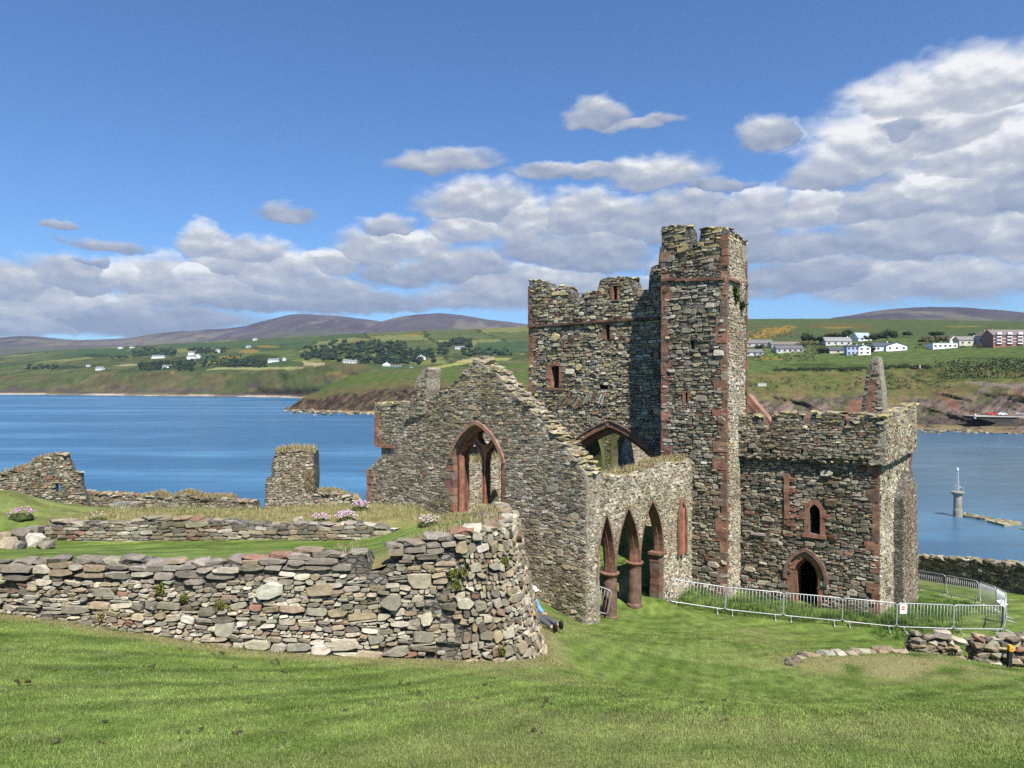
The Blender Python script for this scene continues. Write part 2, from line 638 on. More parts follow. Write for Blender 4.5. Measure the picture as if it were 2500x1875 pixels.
class TPS:
    def __init__(self, pts, lam=.02):
        P = np.array(pts, float)
        self.xy = P[:, :2]
        n = len(P)
        K = self.k(self.xy, self.xy) + lam * np.eye(n)
        A = np.c_[np.ones(n), self.xy]
        M = np.block([[K, A], [A.T, np.zeros((3, 3))]])
        self.w = np.linalg.solve(M, np.r_[P[:, 2], 0, 0, 0])

    def k(self, a, b):
        d2 = ((a[:, None] - b[None]) ** 2).sum(-1)
        return .5 * d2 * np.log(d2 + 1e-9)

    def __call__(self, x, y):
        sh = np.shape(x)
        q = np.c_[np.ravel(x), np.ravel(y)]
        out = np.empty(len(q))
        for i in range(0, len(q), 40000):
            c = q[i:i + 40000]
            out[i:i + 40000] = self.k(c, self.xy) @ self.w[:-3] + np.c_[np.ones(len(c)), c] @ self.w[-3:]
        return out.reshape(sh)


# ------------------------------------------------------------------ materials
def material(name, fn, disp=False):
    m = bpy.data.materials.new(name)
    m.use_nodes = True
    t = NT(m.node_tree)
    out = t.n('ShaderNodeOutputMaterial')
    b = t.n('ShaderNodeBsdfPrincipled')
    b.inputs['Roughness'].default_value = .9
    b.inputs['Specular IOR Level'].default_value = .25
    t.set(out, 0, b.outputs[0])
    fn(t, b)
    return m


def geo_pos(t):
    return t.n('ShaderNodeNewGeometry').outputs['Position']


def bump(t, b, h, strength=.5, dist=.02):
    nd = t.n('ShaderNodeBump', {'Strength': strength, 'Distance': dist, 'Height': h})
    t.set(b, 'Normal', nd.outputs[0])


def colattr(t):
    return t.n('ShaderNodeAttribute', attribute_name='Col').outputs['Color']


def stone_fn(lich=.34, yel=.35, vs=1.0):
    def fn(t, b):
        p = geo_pos(t)
        c = colattr(t)
        n1 = t.noise(p, 9 * vs, 5, .65)
        c = t.mix(1.0, c, t.n('ShaderNodeCombineColor', {0: t.lin(n1, .25, .75, .62, 1.38), 1: t.lin(n1, .25, .75, .62, 1.36), 2: t.lin(n1, .25, .75, .66, 1.32)}).outputs[0], 'MULTIPLY')
        n2 = t.noise(t.v('ADD', p, (7, 3, 1)), 16 * vs, 4, .7)
        c = t.mix(t.m('MULTIPLY', t.smooth(n2, .60, .68), lich), c, (.56, .55, .50))
        n3 = t.noise(t.v('ADD', p, (1, 9, 4)), 5.5 * vs, 4, .7)
        c = t.mix(t.m('MULTIPLY', t.smooth(n3, .60, .72), yel), c, (.24, .21, .09))
        n4 = t.noise(t.v('ADD', p, (4, 4, 4)), .55 * vs, 4, .6)
        c = t.mix(1.0, c, t.n('ShaderNodeCombineColor', {0: t.lin(n4, .32, .68, .70, 1.22), 1: t.lin(n4, .32, .68, .68, 1.22), 2: t.lin(n4, .32, .68, .60, 1.24)}).outputs[0], 'MULTIPLY')
        n5 = t.noise(t.v('MULTIPLY', t.v('ADD', p, (2, 8, 0)), (1, 1, .35)), 1.1 * vs, 4, .6)
        c = t.mix(t.m('MULTIPLY', t.smooth(n5, .56, .70), .30), c, (.075, .060, .042))
        t.set(b, 'Base Color', c)
        bump(t, b, t.noise(p, 30 * vs, 5, .7), .55, .025)
    return fn


def core_fn(mort, dark, scale=(5, 5, 11), mix=.5):
    def fn(t, b):
        p = geo_pos(t)
        w = t.v('ADD', p, t.v('MULTIPLY', t.noise(p, 3, 3, col=True), (.12, .12, .10)))
        vo = t.n('ShaderNodeTexVoronoi', {'Vector': t.v('MULTIPLY', w, scale), 'Scale': 1.0}, feature='DISTANCE_TO_EDGE')
        vc = t.n('ShaderNodeTexVoronoi', {'Vector': t.v('MULTIPLY', w, scale), 'Scale': 1.0})
        e = t.smooth(vo.outputs[0], .03, .14)
        hue = t.n('ShaderNodeValToRGB', {0: t.n('ShaderNodeSeparateColor', {0: vc.outputs['Color']}).outputs[0]})
        cr = hue.color_ramp
        cr.elements[0].color = (.11, .105, .10, 1)
        cr.elements[1].color = (.36, .35, .32, 1)
        k = cr.elements.new(.35); k.color = (.20, .17, .13, 1)
        k = cr.elements.new(.6); k.color = (.26, .25, .23, 1)
        n = t.noise(p, 7, 5, .65)
        mc = t.mix(n, dark, mort)
        c = t.mix(t.m('MULTIPLY', e, mix), mc, hue.outputs[0])
        c = t.mix(1.0, c, t.n('ShaderNodeCombineColor', {0: t.lin(n, .25, .75, .7, 1.3), 1: t.lin(n, .25, .75, .7, 1.3), 2: t.lin(n, .25, .75, .7, 1.3)}).outputs[0], 'MULTIPLY')
        t.set(b, 'Base Color', c)
        h = t.m('ADD', t.m('MULTIPLY', e, .6), t.m('MULTIPLY', t.noise(p, 22, 5, .7), .5))
        bump(t, b, h, .9, .05)
    return fn


def sand_fn(base=(.235, .120, .080)):
    def fn(t, b):
        p = geo_pos(t)
        n = t.noise(p, 4, 6, .65)
        c = t.mix(t.smooth(n, .3, .7), tuple(x * .62 for x in base), tuple(x * 1.3 for x in base))
        c = t.mix(1.0, c, colattr(t), 'MULTIPLY')
        # bed joints
        br = t.n('ShaderNodeSeparateXYZ', {0: p}).outputs[2]
        n2 = t.noise(p, 14, 4, .7)
        c = t.mix(t.m('MULTIPLY', t.smooth(n2, .60, .72), .35), c, (.42, .38, .32))
        n3 = t.noise(t.v('ADD', p, (3, 3, 3)), 2.2, 4, .6)
        c = t.mix(t.m('MULTIPLY', t.smooth(n3, .55, .7), .35), c, (.16, .13, .10))
        t.set(b, 'Base Color', c)
        bump(t, b, t.noise(p, 26, 5, .7), .5, .02)
    return fn


def attr_fn(rough=.85, nscale=None, spec=.2, amp=.25, bmp=0.0):
    def fn(t, b):
        c = colattr(t)
        if nscale:
            p = geo_pos(t)
            n = t.noise(p, nscale, 5, .6)
            k = t.lin(n, .25, .75, 1 - amp, 1 + amp)
            c = t.mix(1.0, c, t.n('ShaderNodeCombineColor', {0: k, 1: k, 2: k}).outputs[0], 'MULTIPLY')
            if bmp:
                bump(t, b, n, .6, bmp)
        t.set(b, 'Base Color', c)
        b.inputs['Roughness'].default_value = rough
        b.inputs['Specular IOR Level'].default_value = spec
    return fn


M = {}
M['stone'] = material('rubble_stone', stone_fn())
M['stone_far'] = material('weathered_stone', stone_fn(.55, .55, .6))
M['core_dark'] = material('dark_joint', core_fn((.095, .083, .062), (.038, .034, .028)))
M['core_pale'] = material('lime_mortar', core_fn((.38, .335, .25), (.21, .185, .145), (6, 6, 12), .35))
M['sand'] = material('red_sandstone', sand_fn())
M['blade'] = material('grass_blade', attr_fn(.75, None, .15))
M['attr'] = material('painted_surface', attr_fn(.6, 3.0, .3, .12))
M['leaf'] = material('leaf_clump', attr_fn(.8, .6, .15, .3))


def steel_fn(t, b):
    p = geo_pos(t)
    n = t.noise(p, 12, 4, .6)
    t.set(b, 'Base Color', t.mix(n, (.30, .31, .32), (.46, .47, .48)))
    b.inputs['Metallic'].default_value = .35
    b.inputs['Roughness'].default_value = .45


M['steel'] = material('galvanised_steel', steel_fn)


def lawn_fn(t, b):
    p = geo_pos(t)
    c = colattr(t)
    n1 = t.noise(p, .55, 5, .6)
    n2 = t.noise(p, 6, 5, .7)
    n3 = t.noise(t.v('MULTIPLY', p, (1, .45, 1)), 26, 4, .75)
    k = t.m('ADD', t.m('MULTIPLY', n2, .7), t.m('MULTIPLY', n3, .9))
    k = t.lin(k, .45, 1.15, .55, 1.45)
    c = t.mix(1.0, c, t.n('ShaderNodeCombineColor', {0: k, 1: k, 2: k}).outputs[0], 'MULTIPLY')
    c = t.mix(t.m('MULTIPLY', t.smooth(n1, .54, .74), .18), c, (.15, .13, .05))
    t.set(b, 'Base Color', c)
    b.inputs['Roughness'].default_value = .9
    b.inputs['Specular IOR Level'].default_value = .1
    bump(t, b, t.m('ADD', n3, n2), .9, .05)


M['lawn'] = material('mown_lawn', lawn_fn)


def sea_fn(t, b):
    p = geo_pos(t)
    n1 = t.noise(t.v('MULTIPLY', p, (.35, .8, 1)), .55, 6, .62)
    n2 = t.noise(t.v('MULTIPLY', p, (.004, .020, 1)), 1.0, 4, .55, .6)
    n3 = t.noise(t.v('MULTIPLY', p, (.05, .13, 1)), 1.0, 4, .6)
    c = t.mix(t.smooth(n2, .46, .62), (.010, .080, .165), (.045, .150, .265))
    sp_ = t.n('ShaderNodeSeparateXYZ', {0: p})
    grey_k = t.m('MULTIPLY', t.smooth(sp_.outputs[0], 10, 130), t.smooth(sp_.outputs[1], 420, 150))  # greyer water colour towards the right and nearer in
    c = t.mix(t.m('MULTIPLY', grey_k, .95), c, (.050, .092, .122))
    k = t.lin(n3, .3, .7, .8, 1.2)
    c = t.mix(1.0, c, t.n('ShaderNodeCombineColor', {0: k, 1: k, 2: k}).outputs[0], 'MULTIPLY')
    t.set(b, 'Base Color', c)
    b.inputs['Roughness'].default_value = .28
    b.inputs['Specular IOR Level'].default_value = .5
    b.inputs['IOR'].default_value = 1.33
    bump(t, b, t.m('ADD', n1, t.m('MULTIPLY', n3, 2.0)), .32, .3)


M['sea'] = material('sea_water', sea_fn)


def land_fn(sc, amp=.3, bd=4.0):
    def fn(t, b):
        p = geo_pos(t)
        c = colattr(t)
        n = t.noise(p, sc, 7, .68)
        k = t.lin(n, .28, .72, 1 - amp, 1 + amp)
        c = t.mix(1.0, c, t.n('ShaderNodeCombineColor', {0: k, 1: k, 2: t.lin(n, .28, .72, 1 - amp * .8, 1 + amp * .8)}).outputs[0], 'MULTIPLY')
        c = t.mix(1.0, c, (.76, .74, .74), 'MULTIPLY')
        t.set(b, 'Base Color', c)
        b.inputs['Specular IOR Level'].default_value = 0.0
        bump(t, b, n, .7, bd)
    return fn


M['land_near'] = material('coastal_slope', land_fn(.16, .42, 3.0))
M['land_far'] = material('far_fields', land_fn(.035, .30, 8.0))
M['moor'] = material('heather_moor', land_fn(.006, .22, 30.0))

# ------------------------------------------------------------------ stone colours
GREYS = np.array([(.215, .205, .172), (.31, .29, .236), (.42, .395, .325), (.145, .137, .118), (.275, .225, .160), (.18, .160, .126), (.37, .315, .222), (.47, .445, .38)])


def palette(w, red=.06, yel_z=None, gain=1.0, yel=0.0):
    w = np.array(w, float) / np.sum(w)

    def f(rng, s, z, area):
        n = len(s)
        c = GREYS[rng.choice(len(GREYS), n, p=w)].copy()
        c *= rng.uniform(.84, 1.17, (n, 1)) * gain * np.array((.84, .815, .765))
        c *= 1 + rng.uniform(-.04, .04, (n, 3))
        r = rng.random(n) < red
        c[r] = np.array([.20, .112, .078]) * rng.uniform(.7, 1.25, (r.sum(), 1))
        pr = np.full(n, yel)
        if yel_z is not None:
            pr = np.maximum(pr, sstep(z, yel_z[0], yel_z[1]) * yel_z[2])
        y = rng.random(n) < pr
        c[y] = c[y] * .35 + np.array([.235, .20, .085]) * rng.uniform(.75, 1.25, (y.sum(), 1))
        return c
    return f


P_FRONT = palette([3.5, 5, 4.5, .6, 2.2, 1.0, 2.4, 2.4], .025, None, 1.02)
P_DRY = palette([2, 3, 3, 1, 2, 1.5, 2, 1.6], .05)
#MARK-SETTING

# ================================================================== SETTING
SEA_Z = -22.0
C0 = px(1431, 1518, 23.95)[:2]              # south-west corner of the nave

# revetment wall: plan of its foot (from photo pixel and distance), foot height, top height
WALL = [(-170, 1500, 13.9, 1345), (0, 1513, 13.6, 1345), (90, 1519, 13.5, 1343), (270, 1545, 13.3, 1338), (300, 1549, 13.3, 1338), (345, 1556, 13.2, 1350), (450, 1570, 13.1, 1352), (560, 1588, 13.0, 1347), (640, 1600, 13.0, 1340),
        (740, 1610, 13.0, 1324), (800, 1615, 13.0, 1330), (885, 1617, 13.0, 1331), (893, 1618, 13.0, 1372), (938, 1619, 13.0, 1372), (945, 1620, 13.0, 1322),
        (1000, 1622, 13.0, 1316), (1060, 1625, 13.05, 1302), (1120, 1627, 13.15, 1292), (1190, 1628, 13.3, 1284), (1250, 1625, 13.6, 1280), (1295, 1618, 14.0, 1275)]
wp = [(*px(x, y, Y), px(x, yt, Y + .25)[2]) for x, y, Y, yt in WALL]
wp += [(.60, 14.7, -5.72, -2.75), (.70, 15.8, -5.95, -2.85), (.66, 17.2, -6.15, -2.95), (.52, 19.0, -6.5, -3.2), (.42, 21.5, -7.0, -3.6), (.45, 26.2, -7.6, -4.6)]
wp = np.array(wp)
# a rounded dense path
_s = np.r_[0, np.cumsum(np.hypot(np.diff(wp[:, 0]), np.diff(wp[:, 1])))]
W_S = np.linspace(0, _s[-1], 500)
W_XY = np.c_[np.interp(W_S, _s, wp[:, 0]), np.interp(W_S, _s, wp[:, 1])]
W_ZB = np.interp(W_S, _s, wp[:, 2])
W_ZT = np.interp(W_S, _s, wp[:, 3]) - np.interp(np.interp(W_S, _s, wp[:, 0]), [-9, -3, 0], [.20, .14, .06])
_ker = np.ones(25) / 25
_pad = lambda a: np.r_[2 * a[0] - a[12:0:-1], a, 2 * a[-1] - a[-2:-14:-1]]
W_XY = np.c_[np.convolve(_pad(W_XY[:, 0]), _ker, 'valid'), np.convolve(_pad(W_XY[:, 1]), _ker, 'valid')]
_t = np.gradient(W_XY, axis=0)
_t /= np.linalg.norm(_t, axis=1)[:, None]
W_N = np.c_[_t[:, 1], -_t[:, 0]]
W_BAT = np.interp(W_XY[:, 0], [-11, -1, .5], [.08, .12, .20])


def wall_surf(s, z, d):
    i = lambda a: np.interp(s, W_S, a)
    zb = i(W_ZB)
    k = d - i(W_BAT) * np.maximum(z - zb, -.3)
    return np.stack([i(W_XY[:, 0]) + i(W_N[:, 0]) * k, i(W_XY[:, 1]) + i(W_N[:, 1]) * k, z], -1)


CP = [(0, 0, -1.6), (-6, 0, -1.6), (6, 0, -1.6), (-8, 5.5, -2.9), (0, 5.5, -2.97), (8, 5.5, -2.97), (0, 9, -4.0), (9, 9.5, -4.25), (-8, 9, -3.55)]
CP += [tuple(px(*a)) for a in [(1400, 1640, 15.5), (1650, 1645, 17.5), (1950, 1700, 16.0), (2300, 1680, 17.5), (2500, 1700, 16.5), (2500, 1632, 21), (2300, 1605, 21), (2100, 1620, 20.5), (1950, 1628, 19.5), (1360, 1540, 18.5),
                               (1431, 1526, 23.9), (1345, 1468, 26.0), (1500, 1518, 25.2), (1560, 1494, 26.7), (1620, 1461, 28.3), (1633, 1480, 28.7), (1769, 1500, 28.4), (1912, 1515, 27.9), (2056, 1529, 27.3), (2188, 1543, 26.8), (1700, 1447, 30.4),
                               (2450, 1550, 27.0), (2327, 1547, 26.9), (1800, 1447, 31.0), (1965, 1489, 29.2), (2147, 1510, 27.6), (2236, 1470, 33.7), (2391, 1480, 33), (2312, 1461, 35.3), (2235, 1444, 37.5), (2240, 1415, 42), (2500, 1455, 36), (2457, 1514, 29.3), (1700, 1560, 22.5), (1800, 1600, 20.0)]]
for i in range(0, 500, 45):
    CP.append((W_XY[i, 0], W_XY[i, 1] - .05, W_ZB[i] + .10))
CP += [(-20, 13, -4.2), (-30, 10, -4.0), (-6, 35, -8.2), (4, 38, -8.4), (10, 42, -9.0), (-20, 38, -7.2), (-32, 40, -7.0), (20, 22, -8.5), (28, 28, -10.0), (30, 36, -11), (25, 45, -12), (0, 55, -10), (-25, 52, -9)]
G_TPS = TPS(CP, .05)


def ground_z(x, y):
    z = G_TPS(x, y)
    r = np.hypot(x, y)
    return z - np.clip((r - 56) * 1.3, 0, 30) * sstep(r, 55, 58)


def wall_dist(x, y):
    """distance outwards from the foot of the revetment (rough)"""
    out = np.full(np.shape(x), 99.0)
    for i in range(0, 500, 10):
        out = np.minimum(out, np.hypot(x - W_XY[i, 0], y - W_XY[i, 1]))
    return out


def lawn_colour(x, y):
    n1 = NZ.fbm(x * .35, y * .35, 4)
    n2 = NZ.fbm(x * 1.3 + 9, y * 1.3, 4)
    n3 = NZ.fbm(x * .8 + 40, y * 1.6 + 3, 3)
    a, b, dry = np.array([.088, .136, .026]), np.array([.138, .190, .044]), np.array([.23, .20, .095])
    c = a + (b - a) * sstep(n2, .3, .7)[..., None]
    # mowing stripes: sheen of blades leaning either way, put into the colour
    xx = np.clip(x, -9, 9)
    g_ = y - .5 * x - .16 * (xx + 4.4) ** 2 * (xx > -4.4) + .5 * n1
    st = .65 * np.sin(g_ * 2 * np.pi / 1.5) + .55 * np.sin(g_ * 2 * np.pi / .75 + .7)
    c = c * (1 + .25 * st * sstep(y, 4, 9))[..., None]
    n4, n5 = NZ.fbm(x * 3.6 + 5, y * 3.6, 3, .6), NZ.fbm(x * 12 + 2, y * 9 + 8, 2, .6)
    c = c * (.80 + .42 * sstep(.55 * n4 + .45 * n5, .30, .70))[..., None]
    pale = sstep(NZ.fbm(x * 5.5 + 31, y * 4.2, 3, .6),   .58, .74) * .38
    c = c + (np.array([.19, .215, .085]) - c) * pale[..., None]
    dark = sstep(n3, .62, .78) * .16
    c = c * (1 - dark * .6)[..., None] * (1 + np.stack([.25 * dark, 0 * dark, 0 * dark], -1))
    yl = sstep(NZ.fbm(x * .22 + 80, y * .4, 4), .52, .72) * .28
    d = wall_dist(x, y)
    yl = np.maximum(yl, sstep(1.0 + .7 * n2, .1, 1.0) * (1 - sstep(d, .15, .9)) * .85)
    mound = np.exp(-(((x - 10.4) / 3.0) ** 2 + ((y - 19.6) / 1.1) ** 2)) * sstep(n2, .30, .55)
    yl = np.maximum(yl, np.clip(mound * 1.3, 0, .85))
    return c + (dry - c) * yl[..., None]


def grid_mesh(name, X, Y, Z, Cc, mat, keep=None, smooth=True, kind='structure'):
    h, w = X.shape
    idx = np.arange(h * w).reshape(h, w)
    q = np.stack([idx[:-1, :-1], idx[:-1, 1:], idx[1:, 1:], idx[1:, :-1]], -1).reshape(-1, 4)
    if keep is not None:
        q = q[keep.ravel()[q].all(1)]
    mb = MB()
    mb.add(np.stack([X, Y, Z], -1).reshape(-1, 3), [q], Cc.reshape(-1, 3))
    o = mb.build(name, mat, smooth=smooth)
    if kind:
        o['kind'] = kind
    return o


gx = np.r_[np.arange(-75, -22, 1.2), np.arange(-22, 26, .22), np.arange(26, 75, 1.2)]
gy = np.r_[np.arange(-8, 2, .5), np.arange(2, 36, .22), np.arange(36, 82, .7)]
GX, GY = np.meshgrid(gx, gy)
GZ = ground_z(GX, GY) + .05 * (NZ.fbm(GX * 1.2, GY * 1.2, 4) - .5) + .10 * (NZ.fbm(GX * .5 + 3, GY * .5, 2) - .5)
GZ = GZ + .22 * np.exp(-(((GX - 10.4) / 2.6) ** 2 + ((GY - 20.3) / 1.3) ** 2))
grid_mesh('lawn', GX, GY, GZ, lawn_colour(GX, GY), M['lawn'])

# terrace behind the revetment
TP = [tuple(px(*a)) for a in [(-150, 1358, 14.2), (0, 1358, 14.0), (400, 1364, 13.7), (800, 1352, 13.7), (915, 1378, 13.6), (1000, 1325, 13.9), (1130, 1300, 14.2), (1225, 1286, 14.6), (1262, 1276, 15.6), (1270, 1262, 17.5), (1280, 1240, 20),
                              (100, 1347, 15), (450, 1342, 16), (700, 1333, 16), (905, 1340, 15.5), (910, 1325, 17), (1060, 1290, 16.0), (1150, 1270, 17.5), (130, 1320, 18.6), (450, 1317, 18.8), (900, 1312, 18.8),
                              (130, 1300, 19.6), (450, 1300, 19.9), (900, 1292, 19.9), (1020, 1278, 19), (0, 1240, 22.5), (200, 1262, 22.0), (450, 1262, 22.5), (700, 1260, 22.5), (880, 1252, 22), (1000, 1256, 22), (1150, 1250, 22), (1270, 1240, 22.0)]]
TP += [tuple(px(*a)) for a in [(250, 1268, 26), (500, 1272, 26), (750, 1270, 26), (1000, 1262, 25), (0, 1216, 21), (45, 1224, 21), (95, 1252, 21), (-60, 1215, 21), (0, 1285, 19.3), (60, 1312, 18.8)]]
TP += [(-18, 27, -5.4), (-9, 27, -5.7), (-4, 28.5, -5.6), (0, 26.0, -5.0), (-24, 22, -4.0), (-30, 20, -3.9), (-30, 14, -3.3), (-30, 30, -6.0), (-22, 33, -7.0), (-10, 33, -7.2), (-28, 36, -7.4)]
T_TPS = TPS(TP, .04)


def terrace_z(x, y):
    st = sstep(y, 19.05, 19.45) * (1 - sstep(x, -3.2, -2.4))
    return T_TPS(x, y) + (st - .25) * .32


tx_ = np.arange(-30, 1.6, .16)
ty_ = np.arange(12.6, 34, .16)
TX, TY = np.meshgrid(tx_, ty_)
TZ = terrace_z(TX, TY) + .07 * (NZ.fbm(TX * 1.7, TY * 1.7, 4) - .5)
# inside: to the left/behind of the battered face of the wall
lim = wall_surf(W_S, W_ZT - .05, np.full(500, -.12))
poly_t = [tuple(p[:2]) for p in lim] + [(.2, 34.5), (-31, 34.5), (-31, 13.2)]
keep = in_poly(poly_t)(TX, TY)
gl = (TX - C0[0]) * (-E2[0]) + (TY - C0[1]) * (-E2[1])        # in front of the gable face
sg = (TX - C0[0]) * E1[0] + (TY - C0[1]) * E1[1]
keep &= ~((gl < -.12) & (sg > -11.0))


def terrace_colour(x, y):
    c = lawn_colour(x, y + 30)
    dry = np.array([.26, .205, .095])
    n = NZ.fbm(x * .9, y * .9 + 20, 4)
    k = sstep(y, 18.9, 19.6) * .85 * sstep(n, .22, .5)
    k = np.maximum(k, (1 - sstep(y - np.interp(x, lim[:380, 0], lim[:380, 1]), .3, 1.3)) * sstep(x, -7.2, -5) * .8)
    k = np.maximum(k, sstep(x, -2.6, -2.0) * .7 * sstep(n, .3, .6))
    k = k * sstep(x, -13.4, -12.2)
    return c + (dry - c) * np.clip(k, 0, 1)[..., None]


grid_mesh('terrace', TX, TY, TZ, terrace_colour(TX, TY), M['lawn'], keep)

# the sea
ang = np.linspace(-np.pi, np.pi, 97)
rad = np.r_[20, 50, 80, 120, 180, 280, 420, 700, 1200, 2200, 4000, 9000, 25000]
AA, RR = np.meshgrid(ang, rad)
grid_mesh('sea', RR * np.sin(AA), RR * np.cos(AA), np.full(AA.shape, SEA_Z), np.full(AA.shape + (3,), .1), M['sea'])


# ---- coasts and hills: rows of (photo height, distance) at several photo columns
class Land:
    def __init__(self, table, sub, ncol, seed=1, rough=0.0, closed=True):
        xs = sorted(table)
        nr = len(table[xs[0]])
        A = np.array([table[x] for x in xs], float)           # columns, rows, 2
        self.x = np.linspace(xs[0], xs[-1], ncol)
        rows_y = np.stack([np.interp(self.x, xs, A[:, r, 0]) for r in range(nr)])
        rows_d = np.stack([np.exp(np.interp(self.x, xs, np.log(A[:, r, 1]))) for r in range(nr)])
        tt = np.concatenate([np.arange(sub[r]) / sub[r] + r for r in range(nr - 1)] + [[nr - 1.0]])
        lo = np.minimum(tt.astype(int), nr - 2)
        fr = (tt - lo)[:, None]
        # height interpolated in metres, so that slopes stay straight
        Zc = (CY - rows_y) / F * rows_d
        self.t = tt
        D = rows_d[lo] * (1 - fr) + rows_d[lo + 1] * fr
        Z = Zc[lo] * (1 - fr) + Zc[lo + 1] * fr
        self.D, self.Z = D, Z
        U = (self.x - CX) / F
        self.X = U[None] * D
        if closed:
            nb = nr - 1
        self.rowt = np.repeat(tt[:, None], ncol, 1)
        self.pxx = np.repeat(self.x[None], len(tt), 0)

    def pxy(self):
        return CY - self.Z / self.D * F

    def at(self, x, y):
        """the point of this land seen at a photo pixel"""
        j = int(np.clip(np.searchsorted(self.x, x), 1, len(self.x) - 1))
        yy = self.pxy()[:, j]
        for i in range(1, len(yy)):
            if yy[i] <= y <= yy[i - 1]:
                f = (yy[i - 1] - y) / (yy[i - 1] - yy[i] + 1e-9)
                D = self.D[i - 1, j] * (1 - f) + self.D[i, j] * f
                return px(x, y, D)
        D = self.D[-3, j]
        return px(x, y, D)


def shoreD(y):
    return -SEA_Z * F / (y - CY)


def far_col(sy, cl, mid, up, rg, k=1.0):
    D = shoreD(sy)
    return [(sy + 1.5, D * .97), (sy, D), (sy - 2.2, D * 1.012), (cl, D * 1.07), (mid, D * 1.35), (up, D * 1.75), (rg, D * 2.25), (rg + 6, D * 2.6), (rg + 40, D * 2.9)]


FAR = Land({-250: far_col(963, 923, 897, 882, 872), 0: far_col(963.5, 923, 897, 880, 867), 100: far_col(964, 920, 893, 872, 858), 200: far_col(965, 917, 890, 868, 851), 400: far_col(967, 911, 885, 862, 841),
            600: far_col(969, 908, 882, 855, 828), 700: far_col(971, 901, 878, 850, 823), 800: far_col(973, 889, 873, 845, 819), 900: far_col(975, 896, 879, 843, 812), 1100: far_col(976, 905, 885, 840, 806),
            1290: far_col(976, 905, 885, 835, 797), 1600: far_col(976, 905, 880, 830, 788), 1800: far_col(976, 905, 880, 830, 781)}, [2, 2, 14, 22, 20, 22, 3, 3], 560)


def head_col(sy, sh, cl, gr, tp):
    D = shoreD(sy)
    return [(sy + 4, D * .985), (sy, D), (sh, D * 1.012), (cl, D * 1.05), (gr, D * 1.2), (tp, D * 1.45), (tp + 30, D * 1.6)]


HEAD = Land({694: head_col(1001, 1000.8, 1000.5, 1000.2, 1000), 712: head_col(1002, 999, 992, 990.5, 990), 740: head_col(1003, 1000, 975, 971, 970), 775: head_col(1004, 1001, 976, 962, 955), 800: head_col(1006, 1002, 968, 952, 940), 850: head_col(1008, 1004, 962, 938, 918), 900: head_col(1010, 1005, 957, 930, 908),
             1000: head_col(1012, 1007, 948, 922, 900), 1150: head_col(1014, 1008, 952, 925, 898), 1290: head_col(1015, 1009, 955, 925, 888), 1560: head_col(1030, 1015, 955, 920, 880), 1700: head_col(1042, 1030, 955, 920, 880)},
            [2, 3, 16, 12, 12, 2], 330)


def right_col(sy, sh, ft, cl, f1, f2, ho, up, rg):
    D = shoreD(sy)
    return [(sy + 5, D * .98), (sy, D), (sh, D * 1.035), (ft, D * 1.06), (cl, D * 1.16), (f1, D * 1.30), (f2, D * 1.50), (ho, D * 1.60), (up, D * 2.2), (rg, D * 3.2), (rg + 8, D * 3.6), (rg + 50, D * 4.2)]


RIGHT = Land({1540: right_col(1045, 1038, 1030, 952, 915, 880, 860, 812, 784), 1820: right_col(1046, 1040, 1031, 957, 905, 872, 852, 806, 779), 1900: right_col(1047, 1040, 1032, 960, 904, 870, 850, 805, 778), 2000: right_col(1048, 1040, 1033, 966, 903, 868, 848, 804, 778),
              2130: right_col(1049, 1041, 1034, 969, 897, 864, 845, 802, 779), 2250: right_col(1050, 1041, 1034, 966, 887, 858, 843, 800, 781), 2350: right_col(1053, 1042, 1036, 952, 890, 855, 842, 800, 783),
              2500: right_col(1060, 1046, 1038, 945, 890, 850, 841, 800, 785), 2750: right_col(1066, 1050, 1040, 945, 888, 848, 839, 800, 788)}, [2, 4, 4, 22, 22, 18, 8, 18, 22, 2, 2], 430)


def land_mesh(L, name, mat, colf, rough):
    x, t = L.pxx, L.rowt
    amp = rough(L)
    n = (NZ.fbm(L.X * amp[1], L.D * amp[1], 5, .55) - .5) * amp[0]
    n2 = (NZ.fbm(L.X * amp[1] * .7 + 31, L.Z * amp[1] * 1.2 + L.X * amp[1] * .35, 5, .6) - .5)
    D = L.D + n2 * amp[2]
    Xw = L.X * D / L.D
    Z = L.Z * D / L.D + n
    Z[L.rowt >= L.t[-1] - .01] = np.minimum(Z[L.rowt >= L.t[-1] - .01], L.Z[L.rowt >= L.t[-1] - .01])
    y = CY - Z / D * F
    c = colf(L, x, y, n2)
    return grid_mesh(name, Xw, D, Z, c, mat)


def poly_mask(x, y, pts, soft=None):
    return in_poly(pts)(x, y)


def mixc(c, k, col):
    return c + (np.array(col) - c) * np.clip(k, 0, 1)[..., None]


G_MEAD, G_DEEP, G_PALE, OLIVE, BRACKEN, GORSE, ROCK, SAND_C, HEDGE = (.088, .112, .044), (.056, .092, .040), (.20, .215, .085), (.088, .086, .042), (.125, .102, .056), (.26, .18, .045), (.085, .070, .060), (.46, .40, .33), (.026, .042, .018)


